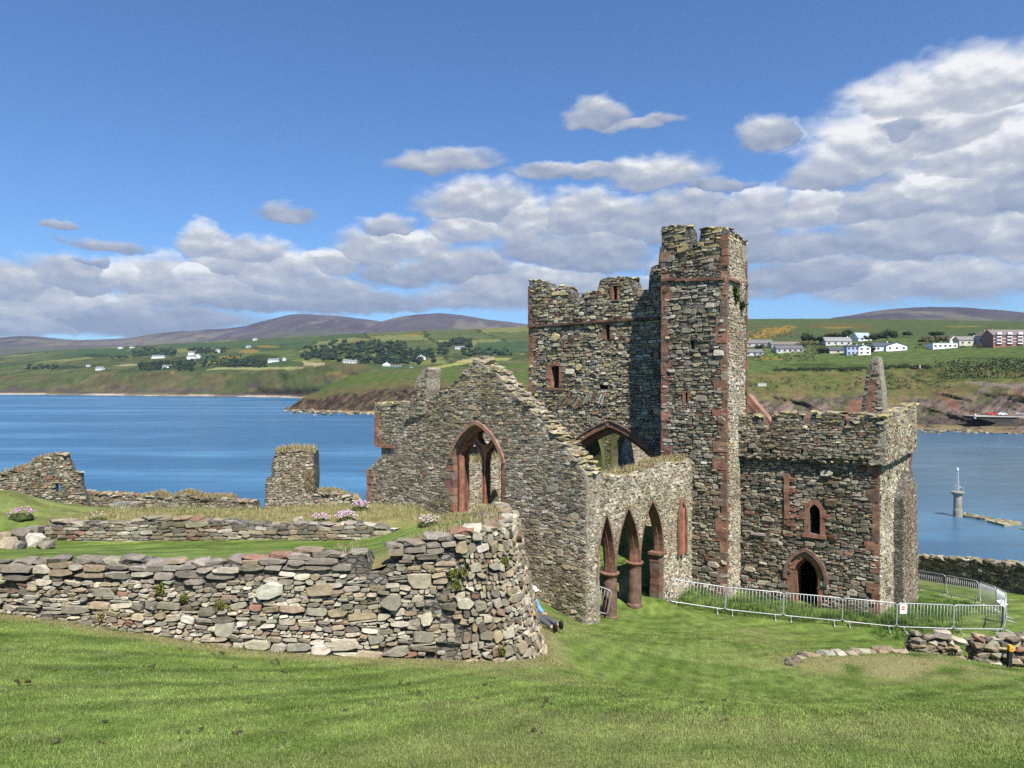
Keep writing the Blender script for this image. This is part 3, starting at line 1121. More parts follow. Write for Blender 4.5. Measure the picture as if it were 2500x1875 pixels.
def far_colour(L, x, y, n2):
    X, D = L.X, L.D
    n = NZ.fbm(X / 90, D / 160, 5)
    f = NZ.fbm(X / 22 + 7, D / 40, 4, .6)
    c = np.zeros(X.shape + (3,)) + np.array(OLIVE)
    # a patchwork of fields above the cliff
    cx, cy = np.floor(X / 170 + .35 * n + D / 900), np.floor(D / 210 + .5 * n + X / 1300)
    h = np.sin(cx * 12.9898 + cy * 78.233) * 43758.5453
    h = h - np.floor(h)
    fx, fy = (X / 170 + .35 * n + D / 900) % 1, (D / 210 + .5 * n + X / 1300) % 1
    fields = np.where((h < .42)[..., None], np.array(G_MEAD), np.where((h < .72)[..., None], np.array(G_DEEP), np.where((h < .90)[..., None], np.array((.095, .115, .045)), np.array((.15, .17, .06)))))
    above = sstep(L.rowt + .25 * (n - .5), 3.0, 3.25)
    c = c + (fields - c) * above[..., None]
    hedge = ((fx < .07) | (fy < .09)) & (f > .36)
    c = mixc(c, hedge * above * .8, HEDGE)
    scrub = sstep(n, .50, .62) * above * (y > 835) * .75
    c = mixc(c, scrub * sstep(f, .35, .6), (.05, .062, .026))
    # cliff slope: bracken, grass and gullies
    sl = (L.rowt > 1.9) & (L.rowt < 3.1)
    g = NZ.fbm(X / 38 + y / 14, y / 30, 5, .6)
    c = np.where(sl[..., None], np.array(OLIVE) + (np.array((.135, .115, .055)) - np.array(OLIVE)) * sstep(g, .35, .7)[..., None], c)
    c = mixc(c, sl * sstep(NZ.fbm(X / 60 + 3, y / 22, 4), .48, .62) * .8, (.065, .095, .034))
    rock = sl * sstep(L.rowt * -1 + .9 * f, -2.05, -1.75) * sstep(NZ.fbm(X / 120, y / 9, 3), .42, .55)
    c = mixc(c, rock, ROCK)
    c = mixc(c, ((L.rowt > .9) & (L.rowt < 2.02)) * (1 - .75 * sstep(NZ.fbm(X / 55 + 11, y / 2.0, 4), .52, .62)), SAND_C)
    # individual fields named by where they lie
    for pts, col in [([(1053, 897), (1120, 884), (1185, 873), (1248, 873), (1240, 879), (1180, 882), (1110, 893), (1060, 900)], (.27, .29, .085)), ([(1113, 883), (1150, 873), (1178, 872), (1163, 880)], (.33, .28, .15)),
                     ([(741, 883), (794, 886), (792, 893), (742, 892)], (.34, .28, .16)), ([(495, 903), (530, 897), (741, 896), (735, 901), (600, 903)], (.25, .27, .11)), ([(276, 894), (300, 889), (341, 888), (335, 892)], (.28, .25, .14)),
                     ([(176, 866), (190, 853), (311, 851), (311, 873), (240, 874)], (.048, .088, .040)), ([(890, 902), (900, 892), (1030, 896), (1020, 903)], (.062, .10, .042)), ([(1150, 862), (1165, 836), (1290, 832), (1290, 860)], (.05, .088, .042)),
                     ([(400, 850), (430, 840), (560, 833), (560, 848)], (.052, .09, .042)), ([(640, 884), (650, 880), (741, 882), (740, 893), (640, 893)], (.055, .09, .04)), ([(600, 880), (600, 862), (720, 852), (730, 878)], (.085, .125, .04)),
                     ([(500, 838), (640, 826), (800, 822), (790, 832), (560, 846)], (.065, .095, .044))]:
        c = mixc(c, in_poly(pts)(x + 6 * (f - .5), y + 3 * (f - .5)) * .95, col)
    for (gx0, gy0, rx, ry) in [(870, 834, 26, 8), (560, 872, 40, 6), (610, 858, 40, 7), (655, 846, 40, 4), (1010, 818, 40, 4), (420, 909, 8, 4), (310, 924, 8, 2), (820, 912, 30, 5), (860, 918, 40, 5), (520, 885, 30, 5)]:
        k = np.exp(-(((x - gx0) / rx) ** 2 + ((y - gy0) / ry) ** 2))
        c = mixc(c, sstep(k * (.25 + f), .38, .66) * .75, GORSE)
    for (bx, by, rx, ry) in [(235, 868, 40, 6), (150, 897, 60, 6), (390, 888, 60, 12), (640, 875, 50, 12), (600, 882, 40, 8), (560, 890, 60, 8)]:
        k = np.exp(-(((x - bx) / rx) ** 2 + ((y - by) / ry) ** 2))
        c = mixc(c, sstep(k * (.4 + f), .35, .6) * .8, (.028, .042, .02))
    return c


def head_colour(L, x, y, n2):
    f = NZ.fbm(L.X / 9, L.D / 14, 5, .6)
    st = NZ.fbm(x / 9 + y / 7, y / 20 - x / 40, 4, .6)
    c = np.zeros(x.shape + (3,)) + np.array(BRACKEN)
    c = mixc(c, sstep(st, .35, .65), (.045, .034, .030))
    c = mixc(c, sstep(NZ.fbm(x / 14, y / 9, 4), .55, .7) * .8, (.10, .06, .045))
    c = mixc(c, (L.rowt < 2.05) * 1.0 * sstep(st, .2, .5), (.29, .24, .13))
    c = mixc(c, sstep(L.rowt + .5 * (f - .5), 3.02, 3.3), (.12, .115, .05))
    c = mixc(c, sstep(L.rowt + .8 * (f - .5), 3.5, 3.9), (.085, .125, .036))
    c = mixc(c, sstep(NZ.fbm(x / 60, y / 4 + x / 30, 3), .55, .65) * (L.rowt > 3.6) * .7, (.12, .11, .055))
    return c


def right_colour(L, x, y, n2):
    f = NZ.fbm(L.X / 6, L.D / 9, 5, .6)
    g = NZ.fbm(L.X / 20 + 5, L.D / 34, 4, .55)
    st = NZ.fbm(x / 22 + y / 16, y / 50 - x / 60, 5, .62)
    c = np.zeros(x.shape + (3,)) + np.array((.17, .13, .10))
    c = mixc(c, sstep(st, .42, .60) * .85, (.062, .052, .048))
    c = mixc(c, sstep(NZ.fbm(x / 9 + y / 6, y / 22 - x / 30, 4, .6), .52, .66) * .7, (.22, .18, .15))
    c = mixc(c, sstep(NZ.fbm(x / 30 + 9, y / 14 + x / 50, 4, .6), .52, .64) * .8, (.085, .095, .042))
    c = mixc(c, sstep(NZ.fbm(x / 40 + 3, y / 30, 4), .55, .68) * .85, (.20, .105, .07))
    c = mixc(c, sstep(f, .60, .75) * .7, (.24, .19, .09))
    c = mixc(c, (L.rowt < 2.6) * sstep(f, .35, .55), (.22, .18, .10))
    c = mixc(c, (L.rowt > 2.6) * (L.rowt < 3.15) * .7, (.06, .052, .045))
    gr = np.array((.092, .118, .036)) + (np.array((.145, .125, .055)) - np.array((.092, .118, .036))) * sstep(f, .35, .7)[..., None]
    k = sstep(L.rowt + 1.1 * (f - .5) + .5 * (g - .5), 3.75, 4.15)
    c = c + (gr - c) * k[..., None]
    c = mixc(c, sstep(L.rowt, 4.8, 5.05), (.088, .125, .044))
    c = mixc(c, sstep(g, .5, .66) * (L.rowt > 4.2) * (L.rowt < 5.4) * .75, (.045, .062, .022))
    c = mixc(c, sstep(f, .6, .75) * sstep(g, .48, .6) * (L.rowt > 6.6) * .8, (.05, .065, .028))
    c = mixc(c, (L.rowt > 7.3) * .85, (.072, .102, .046))
    bl = sstep(NZ.fbm(x / 50, y / 6, 4), .48, .6) * (x < 2130) * (L.rowt > 7.1) * (y > 785)
    c = mixc(c, bl * .8, (.115, .10, .05))
    for (gx0, gy0, rx, ry) in [(1890, 808, 55, 16), (1925, 800, 30, 10), (1880, 875, 50, 8), (2350, 797, 90, 2), (2050, 800, 60, 4), (1860, 822, 50, 8)]:
        k = np.exp(-(((x - gx0) / rx) ** 2 + ((y - gy0) / ry) ** 2))
        c = mixc(c, sstep(k * (.25 + f), .42, .70) * .75, (.27, .18, .045))
    c = mixc(c, (np.abs(y - (903.5 - (x - 1885) * .022)) < 2.2) * (x > 1885) * (x < 2270), (.022, .030, .014))
    c = mixc(c, in_poly([(2350, 930), (2410, 934), (2560, 941), (2560, 953), (2400, 943)])(x, y + 3 * (f - .5)) * .9, (.20, .175, .145))
    c = mixc(c, in_poly([(1860, 870), (1930, 858), (1945, 866), (1880, 874)])(x, y) * .8, (.12, .19, .04))
    return c


FAR_O = land_mesh(FAR, 'far_coast', M['land_far'], far_colour, lambda L: ((sstep(L.rowt, 2.2, 3.2) * 7 + .5) * (1 - .8 * sstep(L.rowt, 5.6, 6)), 1 / 120., sstep(L.rowt, 2, 2.4) * (1 - sstep(L.rowt, 2.9, 3.6)) * 110))
HEAD_O = land_mesh(HEAD, 'headland', M['land_near'], head_colour, lambda L: (1.6 * sstep(L.rowt, 1, 3) * sstep(L.pxx, 700, 760) * (1 - .8 * sstep(L.rowt, 4.5, 5)), 1 / 18., 26 * sstep(L.rowt, 1.0, 2.0) * (1 - sstep(L.rowt, 2.7, 3.6)) * sstep(L.pxx, 700, 780)))
RIGHT_O = land_mesh(RIGHT, 'near_coast', M['land_near'], right_colour, lambda L: (sstep(L.rowt, 2, 4) * 2.4 * (1 - .7 * sstep(L.rowt, 4.6, 5)) + .25, 1 / 14., 24 * sstep(L.rowt, 1.8, 3.2) * (1 - sstep(L.rowt, 3.6, 4.6))))


def hill(name, sil, D, seed, foot=885):
    sil = np.array(sil, float)
    x = np.linspace(sil[0, 0], sil[-1, 0], 240)
    y = np.interp(x, sil[:, 0], sil[:, 1])
    k = np.ones(13) / 13
    y = np.convolve(np.r_[np.full(6, y[0]), y, np.full(6, y[-1])], k, 'valid')
    t = np.linspace(0, 1, 46)
    tt = np.r_[t, 1.08, 1.3]
    prof = np.r_[sstep(t, -.25, 1.0) , .985, .4]
    X = np.repeat(((x - CX) / F)[None], len(tt), 0)
    Dd = np.repeat((D * (.62 + .38 * tt))[:, None], len(x), 1)
    zt = (CY - y) / F * D
    zf = (CY - foot) / F * D * .62
    Z = zf + (zt - zf)[None] * prof[:, None]
    n = NZ.fbm(X * Dd / 420 + seed, Dd / 700, 5, .55) - .5
    w = np.sin(np.pi * np.clip(tt, 0, 1))[:, None]
    Z = Z + n * 90 * w
    g = NZ.fbm(X * Dd / 500 + 3 + seed, Dd / 500, 5, .6)
    c = np.zeros(X.shape + (3,)) + np.array((.086, .074, .086))
    c = mixc(c, sstep(g, .45, .62) * .8, (.058, .050, .064))
    c = mixc(c, sstep(NZ.fbm(X * Dd / 260 + 30 + seed, Dd / 800, 5, .6), .54, .64) * .75 * (1 - sstep(tt, .5, .95))[:, None], (.16, .145, .11))
    c = mixc(c, (1 - sstep(tt, .25, .5))[:, None] * .6 * np.ones_like(g), (.10, .11, .06))
    return grid_mesh(name, X * Dd, Dd, Z, c, M['moor'])


hill('hills', [(-300, 824), (-150, 826), (0, 827.5), (60, 828), (200, 834), (250, 831), (303, 835), (352, 826), (426, 815), (482, 815), (529, 809), (565, 810), (610, 799), (650, 787), (690, 777), (729, 771), (797, 773), (860, 781), (914, 788), (960, 797), (1100, 815), (1300, 840)], 6800, 1)
hill('hills', [(820, 850), (880, 815), (929, 791), (988, 778), (1047, 770.5), (1100, 769), (1150, 777), (1208, 785), (1282, 794), (1400, 802), (1700, 815)], 6000, 7)
hill('hills', [(1900, 800), (2040, 778), (2150, 762), (2230, 755), (2290, 753), (2350, 753.5), (2430, 760), (2500, 771), (2600, 786), (2800, 800)], 4200, 13, 830)
#MARK-CATHEDRAL

# ================================================================== THE CATHEDRAL
def bpt(s, t):
    return C0 + s * E1 + t * E2


pG = Plane(C0, E1, -E2)                        # nave gable (west face)
pA = Plane(C0, E2, E1)                         # nave south wall, outer face; s runs east
t_end, _ = pA.st(1690, 1440)
tTF = t_end                                    # stair turret west face
pTF = Plane(bpt(0, tTF), E1, -E2)
sT0, sT1 = pTF.st(1615.5, 600)[0], pTF.st(1776, 600)[0]
tT = tTF + 1.4                                 # crossing tower west face
pT = Plane(bpt(0, tT), E1, -E2)
pTS = Plane(bpt(sT1, tTF), E2, E1)             # turret south face
DT = pTS.st(1822, 800)[0]                      # depth of the turret
tX = tTF + .66 * DT
pX = Plane(bpt(0, tX), E1, -E2)                # transept west face
sX0, sX1 = sT1 - .05, pX.st(2147, 1300)[0]
pXS = Plane(bpt(sX1, tX), E2, E1)              # transept south face
LXS = pXS.st(2220, 1200)[0]
ZB = -10.6
if __name__ == '__main__':
    print('PLAN', 't_end', round(t_end, 2), 'turret', round(sT0, 2), round(sT1, 2), 'depth', round(DT, 2), 'X', round(sX0, 2), round(sX1, 2), 'LXS', round(LXS, 2), 'towerL', round(pT.st(1291, 800)[0], 2))

rng = np.random.default_rng(11)
cath = thing('ruined_cathedral', tuple(np.r_[bpt(0, tTF), -9.2]), 'roofless ruined stone cathedral with crossing tower, tall stair turret and red sandstone trim', 'cathedral')


def wall_piece(name, pl, outline, thick, holes=(), pal=P_DRY, core='core_dark', parent=None, clad=True, rag=.05, hr=(.05, .19), wr=(1.3, 3.0), big=(.5, (.25, .55), (.15, .34)), depth=(.015, .05), rot=.09, slate=.4, stone='stone', skip=None, wav=.03, gap=.008, seed=None, d_off=0.0):
    """one masonry wall: its core, and a rubble facing as a child of it"""
    r = np.random.default_rng(abs(hash(name)) % 1000 + (seed or 0)) if seed is None else np.random.default_rng(seed)
    mb = MB()
    mb.prism(pl, ragged(r, outline, .35, rag), 0 + d_off, -thick + d_off, [ragged(r, h, .3, .012) for h in holes])
    core_o = mb.build(name, M[core], parent or cath)
    if clad:
        fm = MB()
        reg = region(outline, holes)
        b = bbox(outline)
        fn = (lambda s, z: reg(s, z) & ~skip(s, z)) if skip else reg
        fm.stones(r, lambda s, z, d: pl.P(s, z, d + d_off), b[0], b[1], b[2], b[3], fn, hr, wr, big, depth, gap, pal=pal, rot=rot, slate=slate, wav=wav)
        fm.build('rubble_facing', M[stone], core_o)
    return core_o


def caps(mb, r, pl, pts, thick, size=(.28, .14), pal=P_DRY, d0=.05, dens=1.0):
    """loose slabs along the top of a wall"""
    P = np.array(pts, float)
    L = np.r_[0, np.cumsum(np.hypot(*np.diff(P, axis=0).T))]
    n = max(1, int(L[-1] / (size[0] * .62) * dens))
    rows = max(1, int(round(thick / .34)))
    steep = np.abs(np.diff(P[:, 1])) > 1.3 * np.abs(np.diff(P[:, 0])) + .02
    for k in range(rows):
        for q in range(n):
            l = L[-1] * (q + r.uniform(.1, .9)) / n
            if steep[min(np.searchsorted(L, l, 'right') - 1, len(steep) - 1)]:
                continue
            s, z = np.interp(l, L, P[:, 0]), np.interp(l, L, P[:, 1])
            d = d0 - thick * (k + .5) / rows + r.uniform(-.05, .05)
            p = pl.P(s, z + r.uniform(-.05, .03), d)
            c = pal(r, np.array([s]), np.array([z]), np.array([.05]))[0]
            sc = r.uniform(.6, 1.4)
            mb.lump(r, p, (size[0] * sc * r.uniform(.8, 1.4), .42 * sc, size[1] * r.uniform(.5, 1.3)), math.atan2(pl.e[1], pl.e[0]) + r.uniform(-.3, .3), c, .5, .09, .12)


def coping(r, pl, pts, thick, parent, size=(.28, .14), pal=P_DRY, d0=.05):
    P = [tuple(p) for p in pts]
    run = [P[0]]
    runs = []
    for a, b in zip(P[:-1], P[1:]):
        if abs(b[1] - a[1]) > 1.3 * abs(b[0] - a[0]) + .02:
            runs.append(run)
            run = [b]
        else:
            run.append(b)
    runs.append(run)
    for q in runs:
        if len(q) > 1 and np.hypot(q[-1][0] - q[0][0], q[-1][1] - q[0][1]) > .15:
            mb = MB()
            caps(mb, r, pl, q, thick, size, pal, d0)
            if mb.n:
                mb.build('coping_stones', M['stone'], parent)


def quoins(name, pl, s, z0, z1, side, mat='sand', wl=(.42, .26), h=(.30, .46), d=.062, parent=None, other=None, seed=3, gain=1.0, ret=None):
    """alternating long and short dressed blocks up a corner; side -1 keeps them to the left of s"""
    r = np.random.default_rng(seed)
    mb = MB()
    z, k = z0, 0
    ax = np.array([[*pl.e, 0], [*pl.nrm, 0], [0, 0, 1]])
    while z < z1:
        hh = min(r.uniform(*h), z1 - z + .02)
        w = wl[k % 2 if r.random() < .8 else (k + 1) % 2] * r.uniform(.75, 1.25)
        dep = .5 + (wl[(k + 1) % 2] - .3) if ret is None else ret
        c = np.array([1, 1, 1]) * r.uniform(.7, 1.25) * gain * (1 + r.uniform(-.08, .08, 3))
        if r.random() < .22: c = c * np.array((.78, 1.05, 1.2))
        cc = pl.P(s + side * w / 2, z + hh / 2, d - dep / 2 + r.uniform(-.012, .012))
        V0 = mb.n
        mb.box(cc, (w, dep, hh - .008), ax, c)
        mb.V[-1] += r.uniform(-.014, .014, mb.V[-1].shape)
        z += hh
        k += 1
    return mb.build(name, M[mat], parent or cath)


# ---------------------------------------------------------------- nave gable
P_GABLE = palette([3, 3, 2.4, 1.4, 2.6, 2.0, 2.2, 1.4], .015, (-2.0, .9, .42), 1.0)
gable_px = [(896, 1345), (896, 1148), (910, 1133), (931, 1112), (931, 1088), (915, 1085), (915, 985), (960, 984), (1000, 983), (1001, 1012), (1031, 994), (1050, 972), (1067, 961), (1091, 952), (1106, 937), (1130, 913), (1145, 895), (1166, 881), (1185, 895),
            (1210, 907), (1242, 952), (1281, 983), (1347, 1055), (1401, 1118), (1431, 1160), (1431, 1560)]
gable = pG.poly(gable_px)
# window opening
wl_, zsp = pG.st(1107, 1121)
wr_, _ = pG.st(1227, 1121)
wza = pG.st(1165, 1037)[1]
zsp = -3.12 if False else (pG.st(1103, 1121)[1] + pG.st(1231, 1121)[1]) / 2
wzb = pG.st(1165, 1262)[1]
QW = .55
win = arch(wl_, wr_, zsp, wza, wzb, 12, QW)
g_o = wall_piece('nave_gable', pG, gable, .95, [win], P_GABLE, 'core_pale', hr=(.045, .15), wr=(1.2, 3.0), big=(.5, (.25, .55), (.14, .28)), depth=(.01, .04), rot=.22, seed=21, slate=.35)
mb = MB()
rr = np.random.default_rng(5)
caps(mb, rr, pG, pG.poly(gable_px[9:25]), .95, (.24, .11), palette([2, 3, 2, 1, 3, 2, 2, 1], 0, None, 1.0, .35), -.03)
caps(mb, rr, pG, pG.poly([(915, 985), (1000, 983)]), .95, (.3, .14), palette([2, 3, 2, 1, 3, 2, 2, 1], 0, None, .8, .7), .0)
mb.lump(rr, pG.P(*pG.st(1166, 884), -.4), (.75, .8, .32), -TH, GREYS[4], .55)
mb.lump(rr, pG.P(*pG.st(1166, 874), -.4), (.42, .5, .22), -TH, GREYS[5], .55)
mb.build('coping_stones', M['stone'], g_o)
# tracery plate: two lancets and a round light cut through red stone
m_s = (wl_ + wr_) / 2
lz = zsp - .02
a1 = (wr_ - wl_) / 2
w_in = .17
lanc = []
lw = (a1 - w_in - .11)
la = arch(wl_ + w_in, m_s - .085, zsp - .15, zsp + .56, wzb - .2, 8)
lb = arch(m_s + .085, wr_ - w_in, zsp - .15, zsp + .56, wzb - .2, 8)
cr_ = .335
cz_ = pG.st(1167, 1066)[1]
circ = [(m_s + .03 + cr_ * math.cos(t), cz_ + cr_ * math.sin(t)) for t in np.linspace(0, 2 * np.pi, 22, endpoint=False)]
mb = MB()
plate = arch(wl_ - .06, wr_ + .06, zsp, wza + .06, wzb - .3, 12, QW)
bot = wzb - .3
# keep the lancet holes inside the plate
la = [(s, max(z, bot + .02)) for s, z in la]
lb = [(s, max(z, bot + .02)) for s, z in lb]
mb.prism(pG, plate, -.42, -.66, [la, lb, circ], (1.15, 1.12, 1.1))
trac = mb.build('window_tracery', M['sand'], g_o)
mb = MB()
for k, (q, dd) in enumerate(((la, .05), (lb, .05))):
    c = np.array(q)
    ctr = np.array([(c[:, 0].min() + c[:, 0].max()) / 2, zsp - 1])
    out = [(s + math.copysign(.045, s - ctr[0]), z + (.045 if z > zsp - .1 else 0)) for s, z in q]
    mb.ring(pG, out, q, -.36, -.70, False, (1.2, 1.1, 1.05))
co = [(m_s + .03 + (cr_ + .06) * math.cos(t), cz_ + (cr_ + .06) * math.sin(t)) for t in np.linspace(0, 2 * np.pi, 22, endpoint=False)]
mb.ring(pG, co, circ, -.36, -.70, True, (1.25, 1.1, 1.0))
mb.build('moulding', M['sand'], trac)
# dressed surround, hood mould and jamb blocks
mb = MB()
ho_in = arch(wl_ - .02, wr_ + .02, zsp, wza + .02, zsp - .05, 12, QW)
ho_out = arch(wl_ - .14, wr_ + .14, zsp, wza + .17, zsp - .05, 12, QW)
mb.ring(pG, ho_out, ho_in, .13, -.3, False, (1.0, 1.15, 1.25))
sp_i = arch(wl_ + .17, wr_ - .17, zsp, wza - .2, zsp - .3, 12, QW)
sp_o = arch(wl_ - .015, wr_ + .015, zsp, wza + .015, zsp - .3, 12, QW)
mb.ring(pG, sp_o, sp_i, -.22, -.42, False, (1.0, .95, .92))
mb.build('hood_mould', M['sand'], g_o)
quoins('jamb_blocks', pG, wl_ + .02, wzb - .2, zsp - .03, -1, wl=(.36, .16), h=(.26, .36), d=.035, parent=g_o, seed=8, ret=.6)
quoins('jamb_blocks', pG, wr_ - .02, wzb - .2, zsp - .03, 1, wl=(.36, .16), h=(.26, .36), d=.035, parent=g_o, seed=9, ret=.6)
for sgn, sj in ((1, wl_), (-1, wr_)):
    mb = MB()
    mb.tube([pG.P(sj + sgn * .15, wzb - .2, -.3), pG.P(sj + sgn * .15, zsp + .05, -.3)], .13, 10, (1.05, .95, .9))
    mb.build('jamb_shaft', M['sand'], g_o)
quoins('quoins', pG, pG.st(897, 1200)[0], pG.st(897, 1340)[1], pG.st(897, 1150)[1], 1, wl=(.36, .24), parent=g_o, seed=31, gain=1.1, d=.05)
quoins('quoins', pG, pG.st(916, 1040)[0], pG.st(916, 1084)[1], pG.st(916, 1010)[1], 1, wl=(.42, .26), parent=g_o, seed=32, d=.07)
mb = MB()
mb.box(pG.P(pG.st(933, 1088)[0] + .25, pG.st(933, 1088)[1], -.25), (1.1, .75, .13), np.array([[*E1, 0], [*-E2, 0], [0, 0, 1]]), (1, 1, 1))
mb.build('corbel', M['sand'], g_o)
# the torn fin of masonry standing on the shoulder of the gable
fin = pG.poly([(990, 1030), (1003, 985), (1014, 952), (1022, 922), (1036, 902), (1046, 897), (1052, 902), (1048, 950), (1042, 985), (1040, 1010)])
wall_piece('wall_fragment', pG, fin, .72, (), palette([2, 3, 3, 1, 2.5, 1.5, 2.5, 2], .05, (-1, .9, .35), 1.0), 'core_pale', g_o, hr=(.06, .16), d_off=.10, seed=41)

# ---------------------------------------------------------------- nave arcade (south wall)
zcap = np.mean([pA.st(1500, 1397)[1], pA.st(1558, 1376)[1], pA.st(1612, 1352)[1]])
tc = [pA.st(x, 1400)[0] + .18 for x in (1497, 1557.5, 1613)]
j0 = pA.st(1456, 1400)[0]
tend3 = pA.st(1634, 1400)[0]
apx = [pA.st(1490, 1239)[1], pA.st(1561, 1229)[1], pA.st(1617, 1222)[1]]
za_ = float(np.mean(apx))
hw = .20
arcs = [arch(j0, tc[0] - hw * .2, zcap, za_, None, 10), arch(tc[0] + hw * .2, tc[1] - hw * .2, zcap, za_, None, 10), arch(tc[1] + hw * .2, tc[2] + .1, zcap, za_, None, 10)]
top_px = [(1690, 1122), (1665, 1127), (1640, 1131), (1612, 1133), (1600, 1141), (1580, 1150), (1555, 1157), (1530, 1163), (1505, 1163), (1480, 1167), (1431, 1172)]
outl = [(0.02, ZB), (j0, ZB)] + arcs[0] + arcs[1] + arcs[2] + [(tc[2] + .1, ZB), (t_end, ZB)] + pA.poly(top_px)
outl[-1] = (0.02, outl[-1][1])
P_ARC = palette([1, 2.5, 4, .5, 2, 1, 4, 5], .02, None, 1.12)
a_o = wall_piece('nave_arcade', pA, outl, .46, (), P_ARC, 'core_pale', hr=(.05, .17), wr=(.8, 2.2), rot=.45, depth=(.012, .04), rag=.02, seed=51, slate=.15)
coping(rr, pA, pA.poly(top_px), .46, a_o, (.3, .12), palette([2, 3, 2, 1, 3, 2, 2, 1], 0, None, 1.0, .25), .0)
# inner orders of the arches, columns and capitals
for k, (l, r_) in enumerate(((j0 + .02, tc[0]), (tc[0], tc[1]), (tc[1], tc[2] + .1))):
    mb = MB()
    o_ = arch(l - .02, r_ + .02, zcap, za_ + .03, None, 10)
    i_ = arch(l + .09, r_ - .09, zcap, za_ - .15, None, 10)
    mb.ring(pA, o_, i_, -.20, -.36, False, (.95, .95, .95))
    o2 = arch(l - .05, r_ + .05, zcap, za_ + .05, None, 10)
    i2 = arch(l + .05, r_ - .05, zcap, za_ - .07, None, 10)
    mb.ring(pA, o2, i2, .02, -.2, False, (.85, .95, 1.0))
    mb.build('arch_ring', M['sand'], a_o)
for k in range(2):
    c = bpt(-.24, tc[k])
    zf = float(ground_z(np.array(c[0]), np.array(c[1]))) - .25
    mb = MB()
    prof = [(.30, 0), (.30, .32), (.265, .36)] + [(.262 + .006 * (q % 2), .36 + (zcap - zf - .55) * q / 6) for q in range(1, 6)] + [(.255, zcap - zf - .20)]
    mb.lathe((*c, zf), prof, 22, (.62, .74, .80))
    col_o = mb.build('column', M['sand'], a_o)
    mb = MB()
    mb.lathe((*c, zcap - .22), [(.255, 0), (.27, .03), (.27, .07), (.30, .13), (.34, .15), (.355, .19), (.34, .22)], 22, (.9, .85, .85))
    mb.build('capital', M['sand'], col_o)
    mb = MB()
    for q in range(3):
        mb.box(pA.P(tc[k] + rr.uniform(-.02, .02), zcap + .17 + q * .33, -.24), (.20 - .02 * q, .30, .31), np.array([[*E2, 0], [*E1, 0], [0, 0, 1]]), np.array((1, .95, .95)) * rr.uniform(.8, 1.15))
    mb.build('springer_blocks', M['sand'], col_o)
quoins('pier', pA, tc[2] - .22, ZB, zcap - .08, 1, wl=(.52, .50), h=(.22, .4), d=-.05, parent=a_o, seed=61, gain=.75, ret=.40)
mb = MB()
mb.box(pA.P(tc[2] + .02, zcap - .04, -.24), (.66, .54, .10), np.array([[*E2, 0], [*E1, 0], [0, 0, 1]]), (.85, .85, .85))
mb.build('capital', M['sand'], a_o)
# the blocked fourth arch: a red moulded reveal standing a little proud
b0, b1 = pA.st(1651, 1300)[0], pA.st(1671, 1300)[0]
bz, bzb = pA.st(1660, 1214)[1], pA.st(1662, 1352)[1]
mb = MB()
blk = arch(b0, b1, bzb + 1.2, bz, bzb, 8)
mb.prism(pA, blk, .075, -.1, (), (1.1, .95, .9))
bi = arch(b0 + .10, b1 - .10, bzb + 1.2, bz - .22, bzb, 8)
mb.ring(pA, blk, bi, .15, .02, False, (.8, .85, .85))
mb.tube([pA.P((b0 + b1) / 2, bzb, .10), pA.P((b0 + b1) / 2, bz - .45, .10)], .10, 8, (1.25, 1.0, .92))
mb.build('blocked_arch', M['sand'], a_o)

# ---------------------------------------------------------------- nave north wall, north transept
pN = Plane(bpt(-9.75, 0), E2, E1)
nz = -3.75
wall_piece('nave_north_wall', pN, [(.9, ZB), (13.5, ZB), (13.5, nz - .2), (10, nz), (6, nz - .1), (.9, nz)], .9, [[(7.3 + .36 * math.cos(t), -5.95 + .55 * math.sin(t) * (1.2 if math.sin(t) > 0 else .8)) for t in np.linspace(0, 2 * np.pi, 14, endpoint=False)]], P_ARC, 'core_pale', rot=.4, depth=(.012, .045), hr=(.06, .18), wr=(.9, 2.2), seed=71)
pNT = Plane(bpt(0, 10.0), E1, -E2)
wall_piece('north_transept_wall', pNT, [(-14.6, ZB), (-9.3, ZB), (-9.3, -2.2), (-14.6, -2.0)], .9, (), P_DRY, 'core_dark', seed=72)
mb = MB()
mb.box(pNT.P(-12, -3.35, .08), (5.6, .4, .25), np.array([[*E1, 0], [*-E2, 0], [0, 0, 1]]), (.5, .5, .5))
mb.build('string_course', M['stone'], cath)

# ---------------------------------------------------------------- crossing tower
P_TOWER = palette([2, 3, 3, 1.2, 3, 1.4, 2.6, 2.0], .04, (3.0, 5.6, .35), 1.05, .12)
top_T = [(135, 610), (200, 612), (280, 625), (300, 660), (325, 690), (340, 705), (355, 680), (400, 655), (455, 672), (478, 715), (490, 790), (545, 772), (570, 718), (640, 708), (690, 703), (712, 612), (745, 596), (850, 592), (965, 595), (985, 650), (1000, 692), (1105, 694), (1112, 575), (1130, 505), (1185, 490), (1192, 400), (1200, 345), (1225, 330)]
top_T = [(1250 + x / 3.318, 500 + y / 3.318) for x, y in top_T]
tl = pT.st(1292, 800)[0]
tr = sT0 + .35
outT = [(tl, ZB)] + [(max(s, tl), z) for s, z in pT.poly(top_T)] + [(tr, pT.st(1617, 599)[1]), (tr, ZB)]
aL, aR = pT.st(1372, 1150)[0], pT.st(1619, 1150)[0]
a_sp = pT.st(1480, 1136)[1]
QA = 3.4
a_top = pT.st(1503, 1042)[1]
hole_arch = arch(aL, aR, a_sp, a_top, ZB + .3, 12, QA)
slit = pT.poly([(1497.5, 733), (1497.5, 699), (1508, 699), (1508, 714), (1506, 716), (1508.5, 719), (1508.5, 733)])
wind = pT.poly([(1347, 947), (1346, 894), (1366, 894), (1366, 947)])
putl = pT.poly([(1464, 950), (1464, 940), (1488, 940), (1488, 950)])
niche = pT.poly([(1478, 829), (1478, 793), (1490, 793), (1490, 829)])
